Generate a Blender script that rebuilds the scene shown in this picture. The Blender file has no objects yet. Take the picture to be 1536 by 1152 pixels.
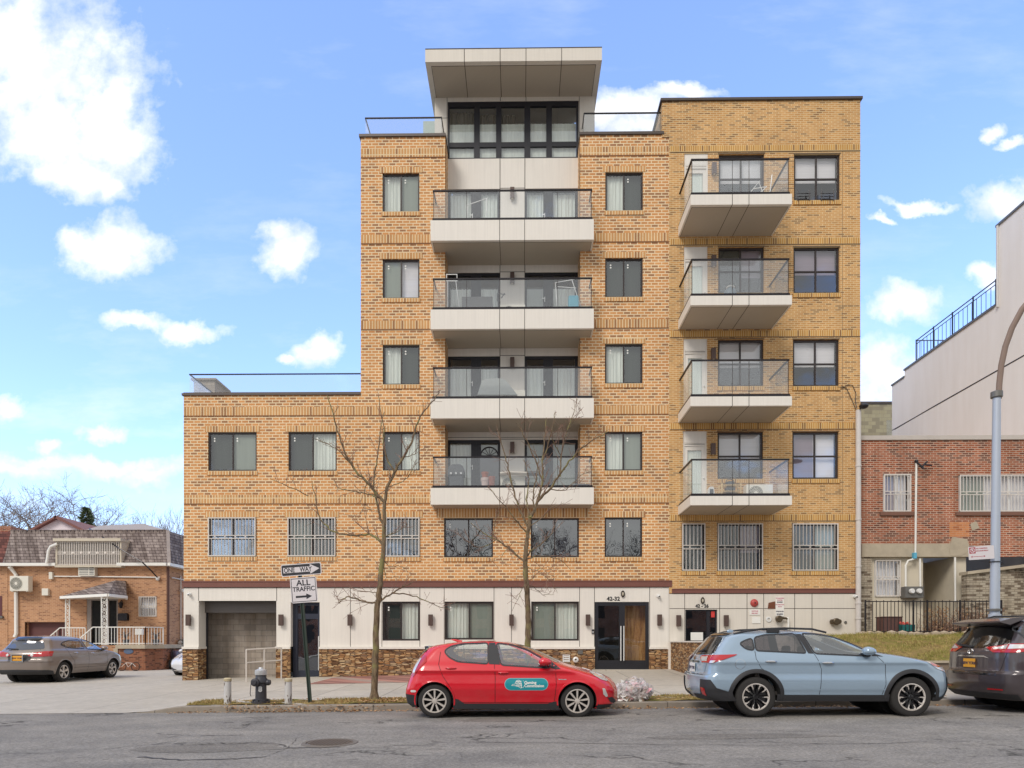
import bpy, bmesh, math, random
from mathutils import Vector, Matrix
from mathutils.geometry import tessellate_polygon
random.seed(7)
PI = math.pi
scene = bpy.context.scene
COL = scene.collection
# ------------------------------------------------------------------ camera
F_PX, HZ, EYE, PSI = 1000.0, 962.0, 1.4, math.atan(0.012)
CS, SN = math.cos(PSI), math.sin(PSI)
cd = bpy.data.cameras.new('camera'); cam = bpy.data.objects.new('camera', cd); COL.objects.link(cam)
cam.location = (0, 0, EYE); cam.rotation_euler = (PI/2, 0, PSI)
cd.sensor_width = 36; cd.lens = 36*F_PX/1536; cd.shift_y = (HZ-576)/1536; cd.clip_end = 3000; cd.clip_start = .1
scene.camera = cam
def PX(px, Y):                      # x of a photo column on the plane Y
    u = (px-768)/F_PX
    return Y*(u*CS-SN)/(CS+u*SN)
def P(px, py, Y):
    x = PX(px, Y); d = Y*CS-x*SN
    return (x, Y, EYE+(HZ-py)*d/F_PX)
def PZ(py, Y, px=780): return P(px, py, Y)[2]
# ------------------------------------------------------------------ objects
WL = {}
def thing(name, label, cat, loc=(0, 0, 0), group=None):
    o = bpy.data.objects.new(name, None); COL.objects.link(o); o.location = loc
    o.empty_display_size = .2
    WL[o] = Vector(loc); o['label'] = label; o['category'] = cat
    if group: o['group'] = group
    return o
def tag(o, label=None, cat=None, group=None, kind=None):
    if label: o['label'] = label
    if cat: o['category'] = cat
    if group: o['group'] = group
    if kind: o['kind'] = kind
    return o
def link(name, me, parent=None, origin=(0, 0, 0)):
    o = bpy.data.objects.new(name, me); COL.objects.link(o)
    WL[o] = Vector(origin)
    if parent is not None:
        o.parent = parent; o.location = Vector(origin)-WL[parent]
    else: o.location = origin
    return o
class MB:
    def __init__(s): s.v = []; s.f = []; s.m = []
    def quad(s, a, b, c, d, m=0):
        n = len(s.v); s.v += [tuple(a), tuple(b), tuple(c), tuple(d)]; s.f.append((n, n+1, n+2, n+3)); s.m.append(m); return s
    def poly(s, pts, m=0):
        n = len(s.v); s.v += [tuple(p) for p in pts]; s.f.append(tuple(range(n, n+len(pts)))); s.m.append(m); return s
    def box(s, x0, x1, y0, y1, z0, z1, m=0):
        if x0 > x1: x0, x1 = x1, x0
        if y0 > y1: y0, y1 = y1, y0
        if z0 > z1: z0, z1 = z1, z0
        n = len(s.v)
        s.v += [(x0,y0,z0),(x1,y0,z0),(x1,y1,z0),(x0,y1,z0),(x0,y0,z1),(x1,y0,z1),(x1,y1,z1),(x0,y1,z1)]
        for q in ((0,3,2,1),(4,5,6,7),(0,1,5,4),(1,2,6,5),(2,3,7,6),(3,0,4,7)):
            s.f.append(tuple(n+i for i in q)); s.m.append(m)
        return s
    def beam(s, a, b, w, h, m=0, up=(0,0,1)):      # rectangular bar between two points
        a = Vector(a); b = Vector(b); d = (b-a).normalized(); up = Vector(up)
        if abs(d.dot(up)) > .99: up = Vector((0, 1, 0))
        sx = d.cross(up).normalized(); sz = sx.cross(d)
        n = len(s.v)
        for p in (a, b):
            for i, j in ((-1,-1),(1,-1),(1,1),(-1,1)): s.v.append(tuple(p+sx*i*w/2+sz*j*h/2))
        for q in ((0,1,2,3),(7,6,5,4),(0,4,5,1),(1,5,6,2),(2,6,7,3),(3,7,4,0)):
            s.f.append(tuple(n+i for i in q)); s.m.append(m)
        return s
    def tube(s, pts, r, n=8, m=0, cap=True):
        pts = [Vector(p) for p in pts]; k = len(pts)
        rr = r if isinstance(r, (list, tuple)) else [r]*k
        base = len(s.v); prev = None
        for i, p in enumerate(pts):
            d = (pts[min(i+1, k-1)]-pts[max(i-1, 0)])
            d = d.normalized() if d.length > 1e-9 else Vector((0, 0, 1))
            if prev is None:
                a = Vector((1, 0, 0)) if abs(d.x) < .9 else Vector((0, 1, 0))
                u = d.cross(a).normalized()
            else:
                u = prev-d*prev.dot(d); u = u.normalized() if u.length > 1e-6 else d.orthogonal().normalized()
            prev = u; w = d.cross(u)
            for j in range(n):
                t = 2*PI*j/n; s.v.append(tuple(p+(u*math.cos(t)+w*math.sin(t))*rr[i]))
        for i in range(k-1):
            for j in range(n):
                a = base+i*n+j; b = base+i*n+(j+1) % n
                s.f.append((a, b, b+n, a+n)); s.m.append(m)
        if cap:
            s.f.append(tuple(base+j for j in reversed(range(n)))); s.m.append(m)
            s.f.append(tuple(base+(k-1)*n+j for j in range(n))); s.m.append(m)
        return s
    def lathe(s, prof, c=(0, 0, 0), axis='z', n=24, m=0, closed=False):   # prof: (r, h)
        base = len(s.v); c = Vector(c)
        for r, h in prof:
            for j in range(n):
                t = 2*PI*j/n; a, b = r*math.cos(t), r*math.sin(t)
                p = {'z': (a, b, h), 'y': (a, h, b), 'x': (h, a, b)}[axis]
                s.v.append(tuple(c+Vector(p)))
        k = len(prof)
        for i in range(k if closed else k-1):
            i2 = (i+1) % k
            for j in range(n):
                s.f.append((base+i*n+j, base+i*n+(j+1) % n, base+i2*n+(j+1) % n, base+i2*n+j)); s.m.append(m)
        return s
    def prism(s, poly, a, b, axis='y', m=0):      # 2d polygon extruded a..b ; axis y: (x,z) ; x: (y,z) ; z: (x,y)
        def mk(p, t): return {'y': (p[0], t, p[1]), 'x': (t, p[0], p[1]), 'z': (p[0], p[1], t)}[axis]
        n = len(poly); base = len(s.v)
        s.v += [mk(p, a) for p in poly]+[mk(p, b) for p in poly]
        tris = tessellate_polygon([[Vector((p[0], p[1], 0)) for p in poly]])
        for t in tris:
            s.f.append(tuple(base+i for i in t)); s.m.append(m)
            s.f.append(tuple(base+n+i for i in reversed(t))); s.m.append(m)
        for i in range(n):
            j = (i+1) % n
            s.f.append((base+i, base+j, base+n+j, base+n+i)); s.m.append(m)
        return s
    def ball(s, c, r, n=12, m=0, sc=(1, 1, 1)):
        k = n//2; base = len(s.v)
        for i in range(k+1):
            ph = PI*i/k
            for j in range(n):
                t = 2*PI*j/n
                s.v.append((c[0]+r*sc[0]*math.sin(ph)*math.cos(t), c[1]+r*sc[1]*math.sin(ph)*math.sin(t), c[2]+r*sc[2]*math.cos(ph)))
        for i in range(k):
            for j in range(n):
                s.f.append((base+i*n+j, base+(i+1)*n+j, base+(i+1)*n+(j+1) % n, base+i*n+(j+1) % n)); s.m.append(m)
        return s
    def xf(s, fn): s.v = [tuple(fn(Vector(p))) for p in s.v]; return s
    def each(s, name, mats, parent, origin, **kw):      # one part per box
        for i in range(0, len(s.v), 8):
            k = MB(); k.v = s.v[i:i+8]; k.f = [tuple(j-i for j in f) for f in s.f if i <= f[0] < i+8]; k.m = [0]*len(k.f); k.build(name, mats, parent, origin, **kw)
    def build(s, name, mats, parent=None, origin=(0, 0, 0), smooth=False, bevel=0, weld=False, recalc=True, angle=35):
        me = bpy.data.meshes.new(name); o3 = Vector(origin)
        me.from_pydata([tuple(Vector(p)-o3) for p in s.v], [], s.f)
        if not isinstance(mats, (list, tuple)): mats = [mats]
        for mt in mats: me.materials.append(mt)
        if len(mats) > 1:
            for p, mi in zip(me.polygons, s.m): p.material_index = mi
        if weld or recalc or smooth:
            bm = bmesh.new(); bm.from_mesh(me)
            if weld or smooth: bmesh.ops.remove_doubles(bm, verts=bm.verts, dist=1e-5)
            if recalc: bmesh.ops.recalc_face_normals(bm, faces=bm.faces)
            if smooth:
                for f in bm.faces: f.smooth = True
                for e in bm.edges:
                    if len(e.link_faces) == 2 and e.calc_face_angle(0) > math.radians(angle): e.smooth = False
            bm.to_mesh(me); bm.free()
        o = link(name, me, parent, origin)
        if bevel:
            md = o.modifiers.new('bevel', 'BEVEL'); md.width = bevel; md.segments = 2; md.limit_method = 'ANGLE'; md.angle_limit = math.radians(40)
        return o
def dup(root, loc=None, label=None, group=None, rz=None, scale=None):
    r = root.copy(); COL.objects.link(r); WL[r] = WL[root].copy()
    if loc is not None: r.location = loc; WL[r] = Vector(loc)
    if label: r['label'] = label
    if group: r['group'] = group
    if rz is not None: r.rotation_euler = (0, 0, rz)
    if scale: r.scale = (scale,)*3
    for ch in list(root.children):
        c = ch.copy(); COL.objects.link(c); c.parent = r
        for g in list(ch.children):
            d = g.copy(); COL.objects.link(d); d.parent = c
    return r
def text_mesh(txt, size, depth=.002, sx=1.0, bold=0.0, align='CENTER'):
    cu = bpy.data.curves.new('text', 'FONT'); cu.body = txt; cu.size = size; cu.extrude = depth; cu.offset = bold
    cu.align_x = align; cu.align_y = 'CENTER'; cu.resolution_u = 4
    o = bpy.data.objects.new('text', cu); COL.objects.link(o)
    bpy.context.view_layer.update()
    dg = bpy.context.evaluated_depsgraph_get()
    me = bpy.data.meshes.new_from_object(o.evaluated_get(dg)); bpy.data.objects.remove(o)
    vs = [(v.co.x*sx, v.co.y, v.co.z) for v in me.vertices]; fs = [tuple(p.vertices) for p in me.polygons]
    bpy.data.meshes.remove(me)
    return vs, fs
def add_text(mb, txt, size, o, ux=(1, 0, 0), uy=(0, 0, 1), m=0, sx=1.0, bold=0.0, depth=.002, align='CENTER'):
    vs, fs = text_mesh(txt, size, depth, sx, bold, align)
    o = Vector(o); ux = Vector(ux).normalized(); uy = Vector(uy).normalized(); uz = ux.cross(uy)
    n = len(mb.v)
    mb.v += [tuple(o+ux*v[0]+uy*v[1]+uz*v[2]) for v in vs]
    for f in fs: mb.f.append(tuple(n+i for i in f)); mb.m.append(m)
# ------------------------------------------------------------------ materials
def lin(c):
    return tuple(((v/255)/12.92 if v/255 <= .04045 else ((v/255+.055)/1.055)**2.4) for v in c)
class NT:
    def __init__(s, name):
        s.mat = bpy.data.materials.new(name); s.mat.use_nodes = True; s.t = s.mat.node_tree; s.t.nodes.clear()
        s.out = s.n('ShaderNodeOutputMaterial')
    def n(s, ty, **kw):
        nd = s.t.nodes.new(ty)
        for k, v in kw.items():
            if k in ('ins',):
                for kk, vv in v.items(): s.set(nd, kk, vv)
            else: setattr(nd, k, v)
        return nd
    def set(s, nd, k, v):
        if hasattr(v, 'is_output') or isinstance(v, bpy.types.NodeSocket): s.t.links.new(v, nd.inputs[k])
        else:
            if isinstance(v, tuple) and len(v) == 3 and nd.inputs[k].type == 'RGBA': v = v+(1,)
            nd.inputs[k].default_value = v
    def math(s, op, a, b=0.0, clamp=False):
        nd = s.n('ShaderNodeMath', operation=op, use_clamp=clamp); s.set(nd, 0, a); s.set(nd, 1, b); return nd.outputs[0]
    def mix(s, f, a, b, mode='MIX'):
        nd = s.n('ShaderNodeMix', data_type='RGBA', blend_type=mode)
        s.set(nd, 0, f); s.set(nd, 6, a); s.set(nd, 7, b); return nd.outputs[2]
    def noise(s, vec, sc, det=3, rough=.5, out=0):
        nd = s.n('ShaderNodeTexNoise'); s.set(nd, 'Vector', vec); s.set(nd, 'Scale', sc); s.set(nd, 'Detail', det); s.set(nd, 'Roughness', rough)
        return nd.outputs[out]
    def ramp(s, f, stops):
        nd = s.n('ShaderNodeValToRGB'); s.set(nd, 0, f); e = nd.color_ramp.elements
        while len(e) < len(stops): e.new(.5)
        for i, (p, c) in enumerate(stops):
            e[i].position = p; e[i].color = (tuple(c)+(1,)) if not isinstance(c, (int, float)) else (c, c, c, 1)
        return nd.outputs[0]
    def rng(s, f, a, b, c=0.0, d=1.0):
        nd = s.n('ShaderNodeMapRange'); s.set(nd, 0, f)
        for i, v in enumerate((a, b, c, d)): s.set(nd, i+1, v)
        return nd.outputs[0]
    def obj(s): return s.n('ShaderNodeTexCoord').outputs['Object']
    def scale(s, vec, sc, off=(0, 0, 0)):
        nd = s.n('ShaderNodeMapping'); s.set(nd, 'Vector', vec); nd.inputs['Scale'].default_value = sc; nd.inputs['Location'].default_value = off
        return nd.outputs[0]
    def wallco(s):      # (x+y, z, 0): works on both faces of an axis-aligned wall
        sp = s.n('ShaderNodeSeparateXYZ'); s.set(sp, 0, s.obj())
        u = s.math('ADD', sp.outputs[0], sp.outputs[1])
        cb = s.n('ShaderNodeCombineXYZ'); s.set(cb, 0, u); s.set(cb, 1, sp.outputs[2]); return cb.outputs[0]
    def bump(s, h, st=.3, dist=.01):
        nd = s.n('ShaderNodeBump'); s.set(nd, 'Height', h); s.set(nd, 'Strength', st); s.set(nd, 'Distance', dist); return nd.outputs[0]
    def bsdf(s, col, rough=.6, metal=0.0, normal=None, spec=.5, coat=0.0, **kw):
        b = s.n('ShaderNodeBsdfPrincipled'); s.set(b, 'Base Color', col); s.set(b, 'Roughness', rough); s.set(b, 'Metallic', metal)
        s.set(b, 'Specular IOR Level', spec); s.set(b, 'Coat Weight', coat)
        if normal is not None: s.set(b, 'Normal', normal)
        for k, v in kw.items(): s.set(b, k.replace('_', ' '), v)
        s.t.links.new(b.outputs[0], s.out.inputs[0]); return b
def plain(name, c, rough=.6, metal=0.0, var=.12, nsc=6.0, bump=0.0, coat=0.0, spec=.5, lin_in=False):
    t = NT(name); c = c if lin_in else lin(c); o = t.obj()
    f = t.noise(o, nsc, 4, .6)
    col = t.mix(f, tuple(v*(1-var) for v in c), tuple(min(1, v*(1+var)) for v in c))
    nm = t.bump(t.noise(o, nsc*9, 3), bump, .005) if bump else None
    t.bsdf(col, t.rng(f, .2, .8, max(0, rough-.05), min(1, rough+.05)), metal, nm, spec, coat); return t.mat
def brick(name, c1, c2, c3, mortar, bw, bh, ms, soldier=False, stain=.12, off=.5, dark=.3, patch=None, mixc=.5, bumpst=.25, bloom=None):
    t = NT(name); co = t.wallco()
    if soldier:
        sp = t.n('ShaderNodeSeparateXYZ'); t.set(sp, 0, co); cb = t.n('ShaderNodeCombineXYZ')
        t.set(cb, 0, sp.outputs[1]); t.set(cb, 1, sp.outputs[0]); co2 = cb.outputs[0]
    else: co2 = co
    b = t.n('ShaderNodeTexBrick', offset=0.0 if soldier else off, offset_frequency=2, squash_frequency=2)
    t.set(b, 'Vector', co2); t.set(b, 'Color1', (0, 0, 0)); t.set(b, 'Color2', (1, 1, 1)); t.set(b, 'Mortar', (0, 0, 0))
    t.set(b, 'Scale', 1.0); t.set(b, 'Mortar Size', ms); t.set(b, 'Mortar Smooth', .15); t.set(b, 'Bias', 0.0)
    t.set(b, 'Brick Width', bw); t.set(b, 'Row Height', bh)
    bf = t.n('ShaderNodeRGBToBW'); t.set(bf, 0, b.outputs['Color']); v = bf.outputs[0]
    col = t.ramp(v, [(0.0, c3), (dark, c3), (dark+.06, c1), (.62, t_mix(c1, c2, mixc)), (1.0, c2)])
    big = t.noise(co, .45, 5, .6); mid = t.noise(co, 2.3, 4, .6); fine = t.noise(co, 45, 2, .6)
    col = t.mix(t.rng(fine, .3, .7, 0, .25), col, (0, 0, 0), 'MULTIPLY') if False else col
    if patch: col = t.mix(t.rng(t.noise(co, patch[1], 3, .5), patch[2], patch[2]+.06), col, t.mix(fine, patch[0], t_mix(patch[0], (0, 0, 0), .25)))
    mcol = t.mix(mid, t_mix(mortar, (0, 0, 0), .18), mortar)
    col = t.mix(b.outputs['Fac'], col, mcol)
    dirt = t.mix(t.rng(big, .3, .75), (1-stain,)*3, (1+stain*.6,)*3)
    col = t.mix(1.0, col, dirt, 'MULTIPLY')
    col = t.mix(1.0, col, t.mix(mid, (1-stain*.7,)*3, (1+stain*.5,)*3), 'MULTIPLY')
    stv = t.rng(t.noise(t.scale(co, (2.6, .16, 1)), 1.5, 5, .65), .42, .72)
    col = t.mix(t.math('MULTIPLY', stv, stain*2.2), col, t.mix(1.0, col, (.62, .56, .5), 'MULTIPLY'))
    if bloom:      # pale efflorescence runs at a fixed place on the wall
        so_ = t.n('ShaderNodeSeparateXYZ'); t.set(so_, 0, t.obj()); fx_ = t.rng(t.math('ABSOLUTE', t.math('SUBTRACT', so_.outputs[0], bloom[0])), 0, bloom[1], 1, 0); fz_ = t.math('MULTIPLY', t.rng(so_.outputs[2], bloom[2], bloom[2]+1, 0, 1), t.rng(so_.outputs[2], bloom[3]-1.5, bloom[3], 1, 0))
        col = t.mix(t.math('MULTIPLY', t.math('MULTIPLY', fx_, fz_), t.rng(t.noise(t.scale(co, (6, .5, 1)), 2, 4), .3, .55, .15, .95)), col, lin((236, 222, 206)))
    h = t.math('SUBTRACT', t.math('MULTIPLY', fine, .3), b.outputs['Fac'])
    t.bsdf(col, .88, 0, t.bump(h, bumpst, .008), .25); return t.mat
def t_mix(a, b, f): return tuple(x*(1-f)+y*f for x, y in zip(a, b))
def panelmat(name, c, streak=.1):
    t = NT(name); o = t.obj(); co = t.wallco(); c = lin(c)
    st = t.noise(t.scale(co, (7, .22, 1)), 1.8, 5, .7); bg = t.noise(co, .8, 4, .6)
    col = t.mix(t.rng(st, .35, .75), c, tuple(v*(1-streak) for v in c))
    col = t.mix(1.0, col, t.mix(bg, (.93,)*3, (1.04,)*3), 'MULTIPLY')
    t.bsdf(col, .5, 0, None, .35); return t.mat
def glassmat(name, tint=(.9, .95, .93), refl=.16, top=.9, rough=.0, wave=0.0):
    t = NT(name); tr = t.n('ShaderNodeBsdfTransparent'); t.set(tr, 0, tint)
    gl = t.n('ShaderNodeBsdfGlossy'); t.set(gl, 'Color', (.95, .97, 1)); t.set(gl, 'Roughness', rough)
    lw = t.n('ShaderNodeLayerWeight'); t.set(lw, 'Blend', .5)
    if wave:
        nm = t.bump(t.noise(t.obj(), 1.3, 2), wave, .05); t.set(gl, 'Normal', nm)
    f = t.rng(t.math('POWER', lw.outputs['Facing'], 3), 0, 1, refl, top)
    mx = t.n('ShaderNodeMixShader'); t.set(mx, 0, f); t.set(mx, 1, tr.outputs[0]); t.set(mx, 2, gl.outputs[0])
    t.t.links.new(mx.outputs[0], t.out.inputs[0]); return t.mat
def curtain_mat(name, c, sc=22, amt=.22, horiz=False):
    t = NT(name); co = t.wallco(); c = lin(c)
    w = t.noise(t.scale(co, (.12, 12, 1) if horiz else (1.0, .05, 1)), sc*.35 if not horiz else 3, 3, .6)
    col = t.mix(t.rng(w, .3, .7), tuple(v*(1-amt) for v in c), c)
    b = t.bsdf(col, .9, 0, None, .1); return t.mat
M = {}
M['brickA'] = brick('tan_brick', lin((219, 160, 104)), lin((201, 141, 90)), lin((166, 122, 88)), lin((246, 224, 186)), .235, .0985, .0152, dark=.24, stain=.1)
M['soldierA'] = brick('tan_soldier_brick', lin((214, 164, 110)), lin((200, 148, 98)), lin((166, 122, 86)), lin((242, 218, 176)), .9, .098, .016, soldier=True, dark=.12)
M['brickB'] = brick('yellow_brick', lin((212, 161, 102)), lin((197, 145, 90)), lin((156, 118, 80)), lin((234, 208, 162)), .21, .0655, .0105, dark=.18, stain=.16, bloom=(11.05, .45, 2.6, 9.2))
M['soldierB'] = brick('yellow_soldier_brick', lin((210, 160, 92)), lin((190, 140, 80)), lin((150, 110, 72)), lin((232, 204, 150)), .9, .075, .0125, soldier=True, dark=.14)
M['brickR'] = brick('red_brick', lin((158, 88, 62)), lin((180, 108, 76)), lin((116, 72, 58)), lin((208, 180, 160)), .215, .072, .0125, dark=.22, stain=.3)
M['brickH'] = brick('house_brick', lin((196, 150, 114)), lin((182, 134, 100)), lin((154, 112, 86)), lin((212, 172, 140)), .21, .075, .011, dark=.2, stain=.12)
M['brickW'] = brick('old_whitewashed_brick', lin((196, 186, 168)), lin((176, 164, 146)), lin((120, 106, 92)), lin((150, 140, 124)), .21, .075, .01, dark=.28, stain=.35, patch=(lin((92, 80, 68)), 1.6, .56))
M['brickPorch'] = brick('porch_brick', lin((150, 96, 74)), lin((168, 112, 84)), lin((112, 74, 60)), lin((170, 130, 106)), .21, .075, .008, dark=.25, stain=.3)
M['cmu'] = brick('grey_block', lin((176, 165, 153)), lin((168, 157, 146)), lin((158, 148, 138)), lin((150, 142, 134)), .4, .2, .01, dark=.25, stain=.35)
M['paver'] = brick('red_paver', lin((168, 120, 110)), lin((180, 134, 122)), lin((140, 100, 92)), lin((170, 150, 140)), .2, .1, .006)
M['panel'] = panelmat('cream_panel', (232, 226, 217), .10)
M['panel2'] = panelmat('beige_panel', (222, 215, 204), .10)
M['soffit'] = panelmat('shaded_soffit_panel', (184, 173, 157), .06)  # browner than the panels: underside shade and pavement bounce put into the colour
M['joint'] = plain('dark_joint', (70, 62, 56), .8)
M['frame'] = plain('dark_bronze_frame', (58, 50, 49), .4, .3)
M['frameblk'] = plain('charcoal_frame', (44, 44, 50), .4, .3)
M['rail'] = plain('black_rail', (38, 34, 38), .35, .4)
M['glass'] = glassmat('window_glass', (.90, .94, .92), .15, .95, wave=.02)
M['glassd'] = glassmat('window_glass_wavy', (.62, .68, .65), .26, .95, wave=.10)
M['bglass'] = glassmat('balcony_glass', (.955, .965, .97), .10, .6)
M['carglass'] = glassmat('car_glass', (.90, .94, .92), .24, .9)
M['tint'] = glassmat('tinted_glass', (.3, .27, .29), .13, .9)
M['room'] = plain('unlit_room', (52, 50, 48), .9)  # dark colour stands for the unlit rooms behind the glass
M['cap'] = plain('metal_coping', (112, 110, 106), .45, .4)
M['capd'] = plain('dark_coping', (86, 78, 74), .45, .4)
M['band'] = plain('brown_band', (118, 74, 64), .5)
M['cur_l'] = curtain_mat('pale_curtain', (244, 244, 238))
M['cur_m'] = curtain_mat('grey_blind', (158, 162, 154), amt=.1)
M['cur_d'] = curtain_mat('dark_pane_backing', (72, 76, 72), amt=.2)  # dark sheet behind panes and openings, standing for the unlit inside
M['cur_w'] = curtain_mat('white_blind', (242, 232, 238), amt=.1, horiz=True)
M['cur_p'] = curtain_mat('lilac_grey_blind', (168, 150, 166), amt=.14, horiz=True)
M['white'] = plain('white_paint', (232, 230, 224), .45, var=.05)
M['whitem'] = plain('white_metal', (226, 226, 224), .4, .1, var=.06)
M['grill'] = plain('painted_grille', (214, 206, 198), .45, var=.06)
M['stone'] = None
def stonemat():
    t = NT('ledge_stone'); co = t.wallco()
    sc = t.scale(co, (5.2, 22, 1)); 
    ds = t.n('ShaderNodeVectorMath', operation='ADD'); t.set(ds, 0, sc)
    nz = t.n('ShaderNodeTexNoise'); t.set(nz, 'Vector', co); t.set(nz, 'Scale', 3.5)
    sb = t.n('ShaderNodeVectorMath', operation='SCALE'); t.set(sb, 0, nz.outputs['Color']); sb.inputs['Scale'].default_value = .9
    t.set(ds, 1, sb.outputs[0])
    vo = t.n('ShaderNodeTexVoronoi', distance='CHEBYCHEV'); t.set(vo, 'Vector', ds.outputs[0]); t.set(vo, 'Scale', 1.0); vo.inputs['Randomness'].default_value = .8
    v2 = t.n('ShaderNodeTexVoronoi', feature='DISTANCE_TO_EDGE'); t.set(v2, 'Vector', ds.outputs[0]); t.set(v2, 'Scale', 1.0); v2.inputs['Randomness'].default_value = .8
    sp = t.n('ShaderNodeSeparateColor'); t.set(sp, 0, vo.outputs['Color'])
    col = t.ramp(sp.outputs[0], [(0, lin((96, 66, 48))), (.25, lin((156, 118, 84))), (.45, lin((200, 164, 120))), (.62, lin((172, 124, 80))), (.8, lin((124, 102, 86))), (1, lin((214, 186, 146)))])
    col = t.mix(1.0, col, t.mix(t.noise(co, 30, 3), (.75,)*3, (1.2,)*3), 'MULTIPLY')
    edge = t.rng(v2.outputs['Distance'], 0.0, .09)
    col = t.mix(edge, lin((60, 42, 32)), col)
    h = t.math('ADD', t.math('MULTIPLY', edge, 1.0), t.math('MULTIPLY', sp.outputs[1], .9))
    t.bsdf(col, .85, 0, t.bump(h, .9, .03), .25); return t.mat
M['stone'] = stonemat()
# ------------------------------------------------------------------ sky and sun
SUN_EL, SUN_AZ = math.radians(42), math.atan2(-.55, -.84)
w = bpy.data.worlds.new('World'); scene.world = w; w.use_nodes = True
nt = w.node_tree; nt.nodes.clear()
class WT(NT):
    def __init__(s): s.t = nt
t = WT()
out = t.n('ShaderNodeOutputWorld'); bg = t.n('ShaderNodeBackground')
sky = t.n('ShaderNodeTexSky', sky_type='NISHITA', sun_disc=False)
sky.sun_elevation = SUN_EL; sky.sun_rotation = SUN_AZ; sky.air_density = 1.0; sky.dust_density = .6; sky.ozone_density = 3.0; sky.altitude = 0
gen = t.n('ShaderNodeTexCoord').outputs['Generated']
sp = t.n('ShaderNodeSeparateXYZ'); t.set(sp, 0, gen)
vx, vy, vz = sp.outputs
ay = t.math('MAXIMUM', t.math('ABSOLUTE', vy), .02)
uu = t.math('DIVIDE', vx, ay); vv = t.math('DIVIDE', vz, ay)
cb = t.n('ShaderNodeCombineXYZ'); t.set(cb, 0, uu); t.set(cb, 1, vv); uv = cb.outputs[0]
cb2 = t.n('ShaderNodeCombineXYZ'); t.set(cb2, 0, uu); t.set(cb2, 1, vv); t.set(cb2, 2, t.math('MULTIPLY', vy, .5)); uvn = cb2.outputs[0]
wn = t.n('ShaderNodeTexNoise'); t.set(wn, 'Vector', uvn); t.set(wn, 'Scale', 7.0); t.set(wn, 'Detail', 6.0); t.set(wn, 'Roughness', .6)
wv = t.n('ShaderNodeVectorMath', operation='SUBTRACT'); t.set(wv, 0, wn.outputs['Color']); wv.inputs[1].default_value = (.5, .5, .5)
ws = t.n('ShaderNodeVectorMath', operation='MULTIPLY'); t.set(ws, 0, wv.outputs[0]); ws.inputs[1].default_value = (.13, .11, 0)
wa = t.n('ShaderNodeVectorMath', operation='ADD'); t.set(wa, 0, uv); t.set(wa, 1, ws.outputs[0]); uvw = wa.outputs[0]
CL = [(70,110,130,100),(20,55,115,75),(70,195,85,70),(150,205,75,58),(110,262,80,38),(165,285,30,22),(195,165,30,45),
      (178,372,62,36),(120,365,26,18),(420,383,42,40),(405,350,20,18),(300,498,42,13),(205,488,48,12),(478,527,36,20),(430,540,20,8),(150,645,40,13),
      (20,612,40,26),(75,672,26,13),(110,700,190,17),(30,712,80,16),(230,712,60,18),(950,158,64,22),(1020,140,44,11),(905,175,30,20),(960,185,50,18),
      (1352,458,38,26),(1335,565,60,40),(1320,600,60,40),(1465,430,32,14),(1495,195,18,10),(1505,300,48,26),(1380,298,46,8),(1525,215,20,8),(1330,325,20,6)]
acc = None
for (cx, cy, rx, ry) in CL:
    x, y, z = P(cx, cy, 1.0); u0, v0 = x, z-EYE
    a = t.n('ShaderNodeVectorMath', operation='SUBTRACT'); t.set(a, 0, uvw); a.inputs[1].default_value = (u0, v0, 0)
    b = t.n('ShaderNodeVectorMath', operation='MULTIPLY'); t.set(b, 0, a.outputs[0]); b.inputs[1].default_value = (1000/rx*.78, 1000/ry*.78, 0)
    l = t.n('ShaderNodeVectorMath', operation='LENGTH'); t.set(l, 0, b.outputs[0])
    f = t.math('SUBTRACT', 1.0 if cy < 600 else .72, l.outputs['Value'])
    acc = f if acc is None else t.math('SMOOTH_MAX', acc, f)
    if acc is not f: acc.node.inputs[2].default_value = .25
fn = t.noise(uvn, 26, 7, .62); fn2 = t.noise(uvn, 9, 5, .55)
field = t.math('ADD', acc, t.math('MULTIPLY', t.math('SUBTRACT', fn, .5), 1.35))
field = t.math('ADD', field, t.math('MULTIPLY', t.math('SUBTRACT', fn2, .5), .5))
front = t.math('GREATER_THAN', vy, 0.0)
cm_front = t.rng(field, -.1, .72)
back = t.rng(t.noise(t.scale(gen, (2.2, 2.2, 4)), 1.6, 7, .6), .28, .42)  # unseen clouds added behind the camera for neutral fill and reflections
over = t.math('MULTIPLY', t.rng(vz, .72, .84), .9)  # cloud cover added overhead, out of view, to keep the fill light neutral
wisp = t.math('MULTIPLY', t.rng(t.noise(t.scale(uvn, (2.2, 7, 1), (3, 1, 0)), 1.4, 7, .62), .52, .78), t.rng(vv, .05, .55, .75, .18))
cm = t.math('ADD', t.math('MULTIPLY', front, t.math('MAXIMUM', cm_front, wisp)), t.math('MULTIPLY', t.math('SUBTRACT', 1.0, front), back), clamp=True)
cm = t.math('MAXIMUM', cm, over)
shade = t.mix(t.rng(t.noise(t.scale(uvn, (1, 1.3, 1), (0, .02, 0)), 11, 6, .6), .36, .6), (6.6, 7.1, 8.4), (9.2, 9.2, 9.4))
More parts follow.
